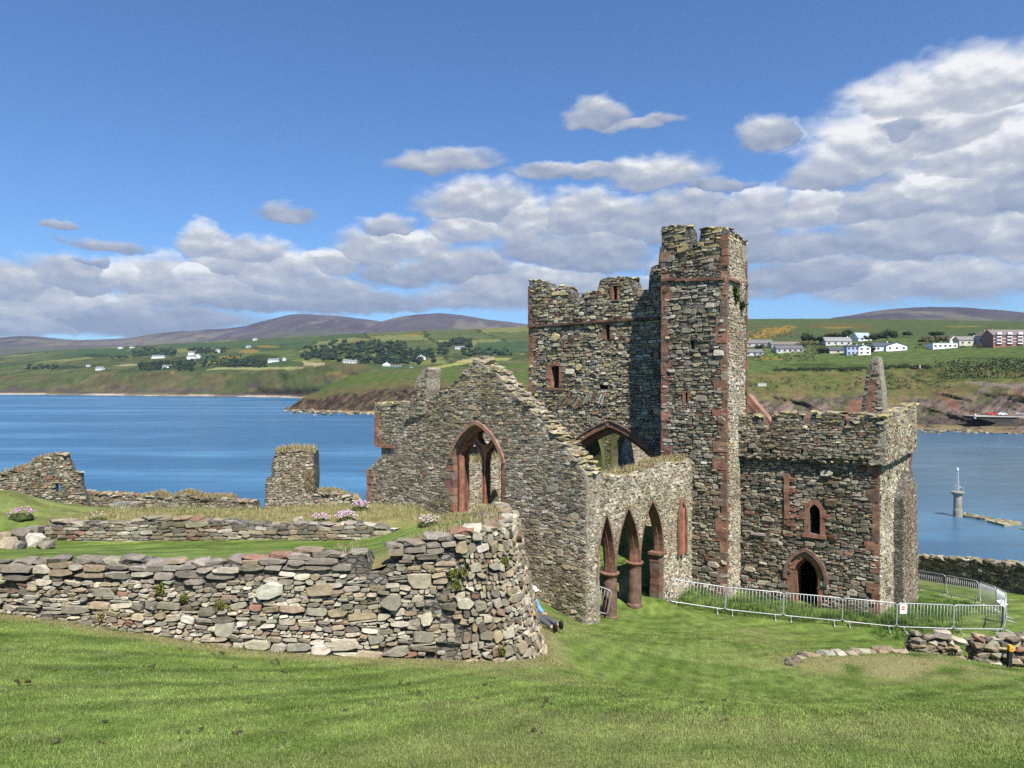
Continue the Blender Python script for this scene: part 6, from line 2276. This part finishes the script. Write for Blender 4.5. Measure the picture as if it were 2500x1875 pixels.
def crown(mb, r, c, rad, n, size, cols, flat=.8):
    """a leafy crown: clumps of small leaves spread through the volume"""
    rad = np.asarray(rad, float)
    nb = 9
    B = r.normal(0, .42, (nb, 3))
    B[:, 2] = np.abs(B[:, 2]) * .8 - .15
    Rb = r.uniform(.38, .62, nb)
    k = r.integers(0, nb, n)
    v = r.normal(0, 1, (n, 3))
    v /= np.linalg.norm(v, axis=1)[:, None]
    p = (B[k] + v * (Rb[k] * r.uniform(.55, 1.05, n) ** .5)[:, None]) * rad + c
    a = r.normal(0, 1, (n, 3))
    a /= np.linalg.norm(a, axis=1)[:, None]
    b = np.cross(a, r.normal(0, 1, (n, 3)))
    b /= np.linalg.norm(b, axis=1)[:, None] + 1e-6
    s = size * r.uniform(.6, 1.4, n)[:, None]
    V = np.stack([p - a * s, p + b * s * .6, p + a * s, p - b * s * .6], 1).reshape(-1, 3)
    cc = np.array(cols)[r.integers(0, len(cols), n)] * r.uniform(.7, 1.3, (n, 1))
    mb.add(V, [np.arange(4 * n).reshape(-1, 4)], np.repeat(cc, 4, 0))
    for q in range(nb):
        mb.lump(r, B[q] * rad + c, rad * Rb[q] * 1.35, 0, np.array(cols[0]) * .8, 1.0, .2, 1)


TREEC = [(.022, .036, .016), (.030, .046, .018), (.018, .030, .014), (.040, .055, .020)]


def tree(land, x0, x1, yt, yb, label, seed, cols=TREEC, n=420, name='tree', group='trees among the houses', D=None):
    r = np.random.default_rng(seed)
    P = land.at((x0 + x1) / 2, yb) if D is None else px((x0 + x1) / 2, yb, D)
    m = P[1] / F
    w, h = (x1 - x0) * m, (yb - yt) * m
    root = thing(name, tuple(P), label, 'tree', group)
    mb = MB()
    th = h * .42
    mb.tube([(0, 0, -1), (.05 * w * .2, 0, th * .6), (0, .1, th)], [h * .035, h * .028, h * .018], 7, (.07, .055, .04))
    for q in range(4):
        a = q * 1.6 + r.uniform(-.3, .3)
        mb.tube([(0, 0, th * .7), (math.cos(a) * w * .15, math.sin(a) * w * .15, th * 1.1), (math.cos(a) * w * .28, math.sin(a) * w * .28, th * 1.5)], [h * .016, h * .011, h * .005], 5, (.07, .055, .04))
    mb.build('trunk', M['leaf'], root, False, True)
    mb = MB()
    crown(mb, r, np.array([0, 0, h * .56]), (w * .56, w * .45, h * .46), n, min(.65, h * .055), cols)
    mb.build('crown', M['leaf'], root, False, True)
    return root


TR = [(1956, 1990, 812, 842, 'dense dark round tree above the clustered bungalows'), (1984, 2020, 816, 842, 'dark bushy tree in front of the pale hipped-roof house'), (2020, 2048, 809, 832, 'dark spreading tree left in the row behind the hipped-roof house'), (2046, 2076, 808, 830, 'dark spreading tree right in the row behind the hipped-roof house'),
      (2114, 2150, 812, 838, 'left of the two broad dark trees beside the steep-roofed house'), (2146, 2186, 805, 836, 'biggest broad dark tree above the long white bungalow'), (2206, 2228, 809, 824, 'small round lone tree on the open hillside'), (2276, 2306, 806, 824, 'dark flat-topped tree above the flat-roofed house'),
      (2268, 2312, 820, 838, 'scrubby brown-green tree left of the cream gable'), (2364, 2380, 812, 822, 'small dark tree behind the grey-roofed cottage'), (1842, 1864, 842, 856, 'dark shrubby tree among the bungalows by the turret'), (1948, 1970, 836, 848, 'low dark tree by the brown-roofed bungalow'),
      (2232, 2268, 824, 840, 'olive thicket of low trees between bungalow and flat-roofed house'), (2395, 2412, 822, 842, 'dark shrub tree at the left end of the brick terrace'), (1994, 2026, 848, 862, 'dark hedge-like tree left of the small cream cottage'), (2118, 2140, 846, 860, 'dark shrub tree between the white house and the bungalow')]
for i, (x0, x1, yt, yb, lab) in enumerate(TR):
    tree(RG, x0, x1, yt, yb, lab, 400 + i, cols=[(.075, .075, .035), (.06, .065, .028), (.05, .05, .024)] if 'brown' in lab or 'olive' in lab else TREEC, n=420)

def bush(mb, r, P, size, n, c, leaf):
    """a low bush: small leaf faces through a half dome"""
    v = r.normal(0, 1, (n, 3))
    v /= np.linalg.norm(v, axis=1)[:, None]
    v[:, 2] = np.abs(v[:, 2])
    p = P + v * np.array(size) * .5 * np.array((1, 1, 2)) * (r.uniform(.45, 1.1, n) ** .6)[:, None]
    a = r.normal(0, 1, (n, 3))
    a /= np.linalg.norm(a, axis=1)[:, None]
    b = np.cross(a, r.normal(0, 1, (n, 3)))
    b /= np.linalg.norm(b, axis=1)[:, None] + 1e-6
    s = leaf * r.uniform(.6, 1.5, n)[:, None]
    V = np.stack([p - a * s, p + b * s * .7, p + a * s, p - b * s * .7], 1).reshape(-1, 3)
    cc = np.asarray(c) * r.uniform(.65, 1.4, (n, 1))
    mb.add(V, [np.arange(4 * n).reshape(-1, 4)], np.repeat(cc, 4, 0))


# woods that read as one mass
r_ = np.random.default_rng(500)
mb = MB()
WD = [((735, 810), (848, 880), 46, .9), ((805, 1000), (834, 884), 120, 1.1), ((1000, 1060), (856, 886), 30, 1), ((1070, 1100), (838, 866), 16, .9), ((1098, 1150), (830, 850), 26, 1.1), ((1130, 1250), (852, 870), 40, .7), ((323, 345), (856, 874), 14, .9), ((340, 428), (852, 870), 40, 1),
      ((461, 530), (851, 864), 32, .9), ((535, 552), (852, 862), 8, .9), ((340, 470), (884, 906), 60, .7), ((270, 312), (870, 876), 14, .6), ((430, 640), (872, 896), 60, .6), ((60, 140), (893, 904), 26, .6), ((560, 650), (880, 898), 30, .7), ((940, 1030), (862, 890), 40, .8), ((880, 990), (884, 892), 20, .6)]
for (xr, yr, n, k) in WD:
    for _ in range(int(n * 1.7)):
        x, y = r_.uniform(*xr), r_.uniform(*yr)
        P = FAR.at(x, y)
        h = r_.uniform(6, 13) * k * .9
        w = h * r_.uniform(.8, 1.9)
        c = np.array([(.018, .032, .020), (.026, .044, .022), (.038, .062, .022), (.016, .026, .018)][r_.integers(0, 4)]) * r_.uniform(.8, 1.3)
        mb.lump(r_, P + (0, 0, h * .38), (w * .8, w * .8, h * .7), 0, c * .8, .95, .22, .2)
        bush(mb, r_, P + (0, 0, h * .25), (w, w, h * .8), 46, c, .9)
tag(mb.build('woodland', M['leaf']), 'dark belt of mixed woods and hedgerow trees across the bay', 'woodland', None, 'stuff')

# low scrub on the near slope
mb = MB()
SB = [((1830, 1990), (866, 882), 60, (.06, .07, .028), 1.6), ((1990, 2140), (858, 872), 16, (.05, .065, .025), 1.4), ((2290, 2520), (884, 925), 190, (.055, .066, .026), 2.2), ((2420, 2560), (880, 900), 60, (.040, .054, .022), 2.6), ((1890, 2110), (900, 907), 80, (.022, .03, .014), 1.1), ((2150, 2270), (893, 901), 40, (.024, .032, .015), 1.2), ((1820, 2100), (920, 950), 70, (.09, .085, .04), .9),
      ((2130, 2330), (915, 950), 90, (.08, .08, .036), 1.2), ((1826, 2020), (838, 866), 70, (.045, .055, .024), 1.7), ((2000, 2420), (838, 852), 70, (.05, .06, .026), 1.5), ((1826, 1950), (800, 826), 50, (.085, .075, .035), 1.8), ((1826, 1870), (810, 830), 20, (.30, .19, .03), 1.2)]
for (xr, yr, n, c, k) in SB:
    for _ in range(n):
        x, y = r_.uniform(*xr), r_.uniform(*yr)
        P = RG.at(x, y)
        w = r_.uniform(.8, 2.4) * k
        bush(mb, r_, P, (w * r_.uniform(.8, 2.0), w, w * .55), 34, np.array(c) * r_.uniform(1.1, 2.0), .20 + .05 * w)
tag(mb.build('scrub', M['leaf']), 'patches of gorse, heath and bramble scrub on the slope beyond the bay', 'scrub', None, 'stuff')

# shore rocks
mb = MB()
for _ in range(900):
    x = r_.uniform(1560, 2560)
    y = r_.uniform(1034, 1056)
    P = px(x, y, shoreD(y + 3) * r_.uniform(.99, 1.02))
    P[2] = SEA_Z + r_.uniform(-.1, 1.6) * (1052 - y) / 16
    w = r_.uniform(.5, 2.4)
    c = np.array([(.20, .17, .09), (.10, .09, .075), (.26, .22, .13), (.07, .06, .055)][r_.integers(0, 4)])
    mb.lump(r_, P, (w * 1.4, w, w * .6), r_.uniform(0, 3), c, .8, .2, .3)
for _ in range(500):
    x = r_.uniform(695, 1500)
    y = r_.uniform(1000, 1012) - (4 if x < 760 else 0)
    P = px(x, y, shoreD(y + 2))
    P[2] = SEA_Z + r_.uniform(-.2, 1.8)
    w = r_.uniform(.6, 3.4)
    c = np.array([(.30, .25, .14), (.12, .10, .075), (.34, .29, .18), (.16, .13, .09)][r_.integers(0, 4)])
    mb.lump(r_, P, (w * 1.5, w, w * .6), r_.uniform(0, 3), c, .8, .2, .3)
tag(mb.build('shore_rocks', M['stone_far']), 'weedy rocks along the tide line of both shores', 'rocks', None, 'stuff')

# sea wall with parked cars
DW = 338.0
sw = thing('sea_wall', tuple(px(2460, 1038, DW)), 'sea wall with shade painted on its face and a pale coping below the cliff at the right edge', 'sea wall')
mb = MB()
m_ = DW / F
a, b = px(2383, 1017, DW), px(2700, 1022, DW - 6)
pw = Plane(a[:2], (b - a)[:2] / np.linalg.norm((b - a)[:2]), (0, -1))
Lw = float(np.linalg.norm((b - a)[:2]))
mb.prism(pw, [(0, a[2] - .1), (Lw, b[2]), (Lw, b[2] - 5.4), (14, a[2] - 4.6), (4, a[2] - 1.6), (0, a[2] - .8)], 0, -10, (), (.035, .034, .033))  # shade below the overhanging coping is put into the near-black face colour
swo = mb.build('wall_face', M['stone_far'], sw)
mb = MB()
mb.prism(pw, [(-.6, a[2] + .35), (Lw, b[2] + .35), (Lw, b[2] - .02), (-.6, a[2] - .08)], .5, -10.2, (), (.36, .34, .31))
mb.build('coping', M['attr'], sw)
mb = MB()
q = px(2381, 1014, DW)
mb.box(q + (0, .3, -.4), (.9, .9, 2.4), None, (.52, .47, .38))
mb.build('end_pier', M['attr'], sw)


def car(label, x, colr):
    P = px(x, 1015, DW + 4.5)
    P[2] = a[2] + .36
    root = thing('parked_car', tuple(P), label, 'car', 'cars parked on the sea front')
    mb = MB()
    pr = [(-2.1, .35), (-2.1, .78), (-1.9, .92), (-1.2, .98), (-.75, 1.45), (.75, 1.47), (1.45, .98), (2.05, .88), (2.15, .6), (2.1, .35)]
    pl = Plane((0, 0), (1, 0), (0, -1))
    mb.prism(pl, pr, .82, -.82, (), colr)
    bd = mb.build('body', M['attr'], root, False, True)
    mb = MB()
    mb.prism(pl, [(-1.05, 1.0), (-.68, 1.38), (.68, 1.40), (1.22, 1.0)], .835, -.835, (), (.02, .025, .03))
    mb.build('windows', M['attr'], root, False, True)
    for wx in (-1.3, 1.35):
        for wy in (-.78, .78):
            mb = MB()
            th = np.linspace(0, 2 * np.pi, 14, endpoint=False)
            mb.prism(Plane((wx, wy), (1, 0), (0, -1)), [(.33 * math.cos(t), .33 + .33 * math.sin(t)) for t in th], .10, -.10, (), (.015, .015, .015))
            mb.build('wheel', M['attr'], root, False, True)


car('red car parked on the sea front beside a white one', 2424, (.50, .04, .03))
car('white car parked between the red and the silver cars', 2446, (.70, .72, .74))
car('silver-grey car parked farthest right on the sea front', 2489, (.34, .37, .42))
# low concrete shelters on the slope
for lab, x0, x1, y0, y1 in [('small pale concrete hut end with a dark hedge on the slope by the turret', 1849, 1870, 936, 943), ('small white pillar in the field above the cliff', 2243, 2246, 892, 898)]:
    P = RG.at((x0 + x1) / 2, y1)
    m = P[1] / F
    rt = thing('marker_hut' if x1 - x0 > 8 else 'marker_pillar', tuple(P), lab, 'hut' if x1 - x0 > 8 else 'pillar')
    mb = MB()
    mb.box((0, 0, (y1 - y0) * m / 2), ((x1 - x0) * m, 1.5, (y1 - y0) * m + .6), None, (.42, .39, .33))
    mb.box((0, 0, (y1 - y0) * m + .1), ((x1 - x0) * m + .3, 1.8, .2), None, (.46, .43, .37))
    mb.build('masonry', M['attr'], rt, False, True)

# ================================================================== GRASS, TUFTS, FLOWERS
rg = np.random.default_rng(900)
# mown grass: blades near the camera, thinning with distance
nb = 330000
u_ = rg.random(nb)
Yb = 5.0 * (24.0 / 5.0) ** u_
Xb = rg.uniform(-.80, .80, nb) * Yb
dz = wall_dist(Xb, Yb)
zb = ground_z(Xb, Yb) + .05 * (NZ.fbm(Xb * 1.2, Yb * 1.2, 4) - .5) + .10 * (NZ.fbm(Xb * .5 + 3, Yb * .5, 2) - .5) + .22 * np.exp(-(((Xb - 10.4) / 2.6) ** 2 + ((Yb - 20.3) / 1.3) ** 2))
front = (Yb < np.interp(Xb, W_XY[:330, 0], W_XY[:330, 1]) - .02) | (Xb > .8)
Xb, Yb, zb = Xb[front], Yb[front], zb[front]
n = len(Xb)
cl = lawn_colour(Xb, Yb) * rg.uniform(.68, 1.4, (n, 1)) * 1.1
dd_ = rg.random(n) < .10
cl[dd_] = cl[dd_] * .55 + np.array((.20, .20, .075)) * .5
hb = rg.uniform(.016, .036, n) * (1 + Yb / 40)
wb_ = .0028 + .00042 * Yb
mb = MB()
mb.blades(rg, np.c_[Xb, Yb, zb - .004], hb, wb_ * rg.uniform(.7, 1.5, n), .85, cl)
tag(mb.build('grass', M['blade']), 'short mown grass blades over the sloping lawn', 'grass', None, 'stuff')

# dark mole-cast clods in the lawn
mb = MB()
for _ in range(55):
    Y = rg.uniform(6.0, 12.5)
    X = rg.uniform(-.7, .35) * Y
    if Y > np.interp(X, W_XY[:330, 0], W_XY[:330, 1]) - .4: continue
    z = float(ground_z(np.array(X), np.array(Y)))
    for q in range(rg.integers(1, 6)):
        w = rg.uniform(.02, .06)
        mb.lump(rg, (X + rg.uniform(-.12, .12), Y + rg.uniform(-.1, .1), z + .005), (w * 1.5, w, w * .7), rg.uniform(0, 3), np.array((.050, .052, .022)) * rg.uniform(.7, 1.4), .9, .2, .4)
tag(mb.build('soil_clods', M['leaf']), 'dark little clods and cut turf scattered on the lawn', 'soil', None, 'stuff')


def tufts(mb, X, Y, z, per, spread, h, w, cols, lean=.9):
    n = len(X)
    P = np.repeat(np.c_[X, Y, z], per, 0)
    P[:, :2] += rg.normal(0, spread, (n * per, 2))
    c = np.array(cols)[rg.integers(0, len(cols), n * per)] * rg.uniform(.7, 1.3, (n * per, 1))
    mb.blades(rg, P, rg.uniform(.5, 1.2, n * per) * h, w * rg.uniform(.7, 1.4, n * per), lean, c, True)


DRY = [(.36, .29, .16), (.30, .22, .11), (.42, .35, .21), (.23, .20, .085), (.14, .15, .05)]
GRN = [(.060, .105, .025), (.085, .135, .030), (.11, .14, .04), (.19, .17, .07)]
mb = MB()
# straw bank behind the low wall
n = 1700
X = rg.uniform(-12.9, -.4, n); Y = rg.uniform(19.5, 23.2, n)
ok = in_poly(poly_t)(X, Y)
X, Y = X[ok], Y[ok]
tufts(mb, X, Y, terrace_z(X, Y) - .03, 9, .10, .14, .010, DRY + GRN)
# along the top of the revetment
n = 420
s = rg.uniform(8.0, s_end - 1.5, n)
p = wall_surf(s, topz(s) - .02, np.full(n, -.55) + rg.uniform(-.35, .25, n))
kk = (p[:, 0] < -2.9) | (p[:, 0] > -2.1)
tufts(mb, p[kk, 0], p[kk, 1], p[kk, 2] - .05, 8, .05, .13, .008, DRY)
n = 500
X = rg.uniform(-2.2, .4, n); Y = rg.uniform(14.2, 22, n)
ok = in_poly(poly_t)(X, Y)
tufts(mb, X[ok], Y[ok], terrace_z(X[ok], Y[ok]) - .03, 9, .07, .14, .010, DRY + GRN)
tag(mb.build('dry_grass', M['blade']), 'long straw-coloured grass on the bank and wall tops', 'grass', None, 'stuff')
mb = MB()
# rank grass by the cathedral, and at the foot of walls
n = 1500
sa = rg.uniform(sT0, sX1 + 1.5, n); ta = rg.uniform(tTF - 3.4, tX, n)
q = C0 + sa[:, None] * E1 + ta[:, None] * E2
lim_t = np.where(sa < sT1, tTF, tX)
fz = np.interp(q[:, 0], [f[0] for f in fx], [f[1] for f in fx])
ok = (ta < lim_t) & (q[:, 1] > fz + .1)
q = q[ok]
tufts(mb, q[:, 0], q[:, 1], ground_z(q[:, 0], q[:, 1]) - .03, 12, .09, .26, .014, [(.045, .095, .02), (.065, .12, .026), (.08, .14, .03), (.05, .085, .02)], .8)
n = 700
sa = rg.uniform(-1, 10, n)
q = C0 + (sX1 + rg.uniform(.1, 2.5, n))[:, None] * E1 + (tX - 1 + sa)[:, None] * E2
tufts(mb, q[:, 0], q[:, 1], ground_z(q[:, 0], q[:, 1]) - .03, 12, .10, .20, .014, [(.055, .11, .02), (.075, .14, .028)], .8)
s = rg.uniform(0, s_end - 1, 900)
p = wall_surf(s, botz(s), rg.uniform(.02, .22, 900))
tufts(mb, p[:, 0], p[:, 1], ground_z(p[:, 0], p[:, 1]) - .02, 6, .05, .07, .007, [(.20, .19, .07), (.13, .16, .045), (.25, .22, .10), (.08, .13, .03)], .9)
for (x, y, Y_, w_, n_) in [(2000, 1590, 20.2, .8, 60), (2100, 1585, 20.4, 1.2, 90), (2240, 1610, 20.8, .7, 40), (2060, 1610, 19.9, 1.0, 60)]:
    c = px(x, y, Y_)
    X, Y = c[0] + rg.normal(0, w_, n_), c[1] + rg.normal(0, .35, n_)
    tufts(mb, X, Y, ground_z(X, Y) + .12, 8, .07, .09, .008, DRY + GRN)
tag(mb.build('long_grass', M['blade']), 'rank green grass along the feet of the walls', 'grass', None, 'stuff')
# dry caps of grass on the ruins
mb = MB()
for pl, pts, d0, d1, h in [(pR1, [(2, 1158), (75, 1140), (85, 1128), (120, 1117)], 0, -.8, .3), (pR2, [(325, 1222), (378, 1210), (407, 1220)], 0, -.9, .3), (pR2, [(428, 1211), (451, 1206), (480, 1216)], 0, -.9, .26), (pR2, [(480, 1217), (565, 1220)], 0, -.9, .3),
                            (pR3, [(672, 1108), (704, 1102), (765, 1104)], .05, -1.7, .34), (pR4, [(774, 1204), (814, 1205), (873, 1225)], 0, -.9, .24), (pA, [(1460, 1170), (1530, 1163), (1600, 1142)], -.1, -.9, .22), (pA, [(1600, 1141), (1640, 1131), (1690, 1122)], -.1, -.9, .24)]:
    P = np.array(pl.poly(pts))
    t_ = rg.random(190)
    L = np.linspace(0, 1, len(P))
    v = pl.P(np.interp(t_, L, P[:, 0]), np.interp(t_, L, P[:, 1]) + .02, rg.uniform(d1, d0, 190))
    tufts(mb, v[:, 0], v[:, 1], v[:, 2], 9, .06, h, .016, DRY)
v = np.array([pR3.P(*pR3.st(x, y), .12) for x, y in zip(rg.normal(756, 7, 60), rg.uniform(1150, 1195, 60))])
tufts(mb, v[:, 0], v[:, 1], v[:, 2], 8, .05, .24, .014, DRY)
v = pN.P(rg.uniform(1, 12, 300), np.full(300, nz - .1), rg.uniform(-.85, 0, 300))
tufts(mb, v[:, 0], v[:, 1], v[:, 2], 9, .08, .4, .018, DRY + GRN[2:])
tag(mb.build('wall_top_grass', M['blade']), 'dry tufts of grass capping the ruined walls', 'grass', None, 'stuff')


def thrift(label, x, y, Y, w, pink, dens=1.0):
    P = px(x, y, Y)
    P[2] = float(terrace_z(P[0], P[1])) - .03
    root = thing('thrift_clump', tuple(P), label, 'flowers', 'clumps of sea thrift')
    mb = MB()
    n = int(260 * w * 2)
    a, rr2 = rg.uniform(0, 6.28, n), np.sqrt(rg.random(n)) * w
    X, Y2 = rr2 * np.cos(a), rr2 * np.sin(a) * .8
    z = .55 * w * np.sqrt(np.maximum(0, 1 - (rr2 / w) ** 2))
    mb.blades(rg, np.c_[X, Y2, z * .55], rg.uniform(.07, .15, n), .014, .8, np.array([(.045, .07, .02), (.07, .09, .025), (.11, .10, .04)])[rg.integers(0, 3, n)], True)
    mb.lump(rg, (0, 0, .05), (w * 1.7, w * 1.4, w * .75), 0, (.05, .065, .02), .95, .12, .05)
    mb.build('foliage', M['blade'], root, False, True)
    mb = MB()
    n = int(150 * w * 2 * dens)
    a, rr2 = rg.uniform(0, 6.28, n), np.sqrt(rg.random(n)) * w * 1.05
    for i in range(n):
        q = np.array((rr2[i] * math.cos(a[i]), rr2[i] * math.sin(a[i]) * .8, .5 * w * math.sqrt(max(0, 1 - (rr2[i] / w / 1.06) ** 2)) + rg.uniform(.10, .2)))
        s_ = rg.uniform(.018, .032)
        V = ICO12 * s_ * np.array((1, 1, .7)) + q
        mb.add(V, [ICO12F], np.array(pink) * rg.uniform(.75, 1.2) + rg.uniform(0, .06))
    mb.build('flower_heads', M['blade'], root, False, True)


ICO12, ICO12F = ico(0)
for lab, x, y, Y, w, pk, dn in [('vivid pink thrift clump on the green mound at the far left', 52, 1266, 19.6, .40, (.50, .20, .42), .7), ('pale pink thrift clump by the pale boulder on the bank', 784, 1272, 19.8, .30, (.56, .34, .46), 1.0), ('largest pale pink thrift clump, left of the gable', 846, 1270, 19.9, .36, (.55, .36, .50), 1.3),
                                 ('thrift clump behind the largest, close to the gable foot', 880, 1252, 21.2, .30, (.60, .34, .52), 1.2), ('low whitish thrift clump below the traceried window', 1045, 1275, 18.6, .34, (.58, .42, .46), .8), ('small bright pink thrift clump on top of the mortared wall end', 1226, 1290, 15.2, .13, (.5, .28, .45), 1.0),
                                 ('green thrift cushion with few flowers near the low wall, left', 236, 1262, 20.2, .34, (.5, .4, .4), .12)]:
    thrift(lab, x, y, Y, w * .85, tuple(.72 * q + .06 for q in pk), dn * .8)


def wall_plant(label, pos, w, n, cols, name='wall_plant', group='weeds growing in the walls', droop=.9, size=.05):
    root = thing(name, tuple(pos), label, 'plant', group)
    mb = MB()
    P = rg.normal(0, w * .4, (n, 3)) * np.array((1, .4, 1))
    mb.blades(rg, P, rg.uniform(.6, 1.3, n) * size, size * .35, droop, np.array(cols)[rg.integers(0, len(cols), n)] * rg.uniform(.7, 1.3, (n, 1)), True)
    mb.build('leaves', M['blade'], root, False, True)


for i, (x, y, lab) in enumerate([(393, 1440, 'yellow-green weed in the foreground wall, leftmost of its row'), (548, 1482, 'larger leafy weed low in the middle of the foreground wall'), (455, 1462, 'small weed between two others in the foreground wall'), (1134, 1402, 'leafy weed high near the joint of the foreground wall'),
                                 (1120, 1432, 'small weed just below another near the wall joint'), (1222, 1588, 'grassy tuft low on the rounded wall end'), (1258, 1378, 'small green plant high on the rounded wall end'), (240, 1505, 'dry tuft at the foot of the wall, far left'), (1108, 1405, 'tiny weed left of the wall joint')]):
    xw_ = (x - CX) / F * 13.2
    s = float(np.interp(xw_, W_XY[:330, 0], W_S[:330]))
    Yw = float(np.interp(s, W_S, W_XY[:, 1]))
    z = (CY - y) / F * (Yw + .1)
    p = wall_surf(np.array([s]), np.array([z]), np.array([.07]))[0]
    wall_plant(lab, p, .12 if 'larger' in lab else .085, 90, [(.13, .15, .03), (.09, .12, .03), (.20, .18, .05)] if i != 7 else DRY, size=.09)
for x, y, lab, w in [(1789, 712, 'topmost dark ivy tuft on the sunlit side of the turret', .22), (1793, 731, 'middle dark ivy tuft on the sunlit side of the turret', .2), (1806, 749, 'lowest and largest dark ivy tuft on the sunlit side of the turret', .26)]:
    p = pTS.P(*pTS.st(x, y), .08)
    wall_plant(lab, p, w, 260, [(.022, .045, .012), (.035, .06, .015), (.05, .075, .02)], 'ivy', 'ivy tufts on the turret', .9, .12)

# ================================================================== the air
mh = bpy.data.materials.new('sea_haze')
mh.use_nodes = True
t = NT(mh.node_tree)
out = t.n('ShaderNodeOutputMaterial')
vol = t.n('ShaderNodeVolumePrincipled', {'Color': (.62, .78, 1.0, 1), 'Density': 4e-5, 'Anisotropy': 0.2})
t.nt.links.new(vol.outputs[0], out.inputs['Volume'])
mb = MB()
mb.box((0, 4500, 400), (16000, 10400, 900 - 46), None)
mb.V[-1][:, 2] = np.where(mb.V[-1][:, 2] > 400, 780, -32)
hz = mb.build('haze', mh)
hz['kind'] = 'stuff'
hz['label'] = 'thin blue sea haze over the bay and hills'
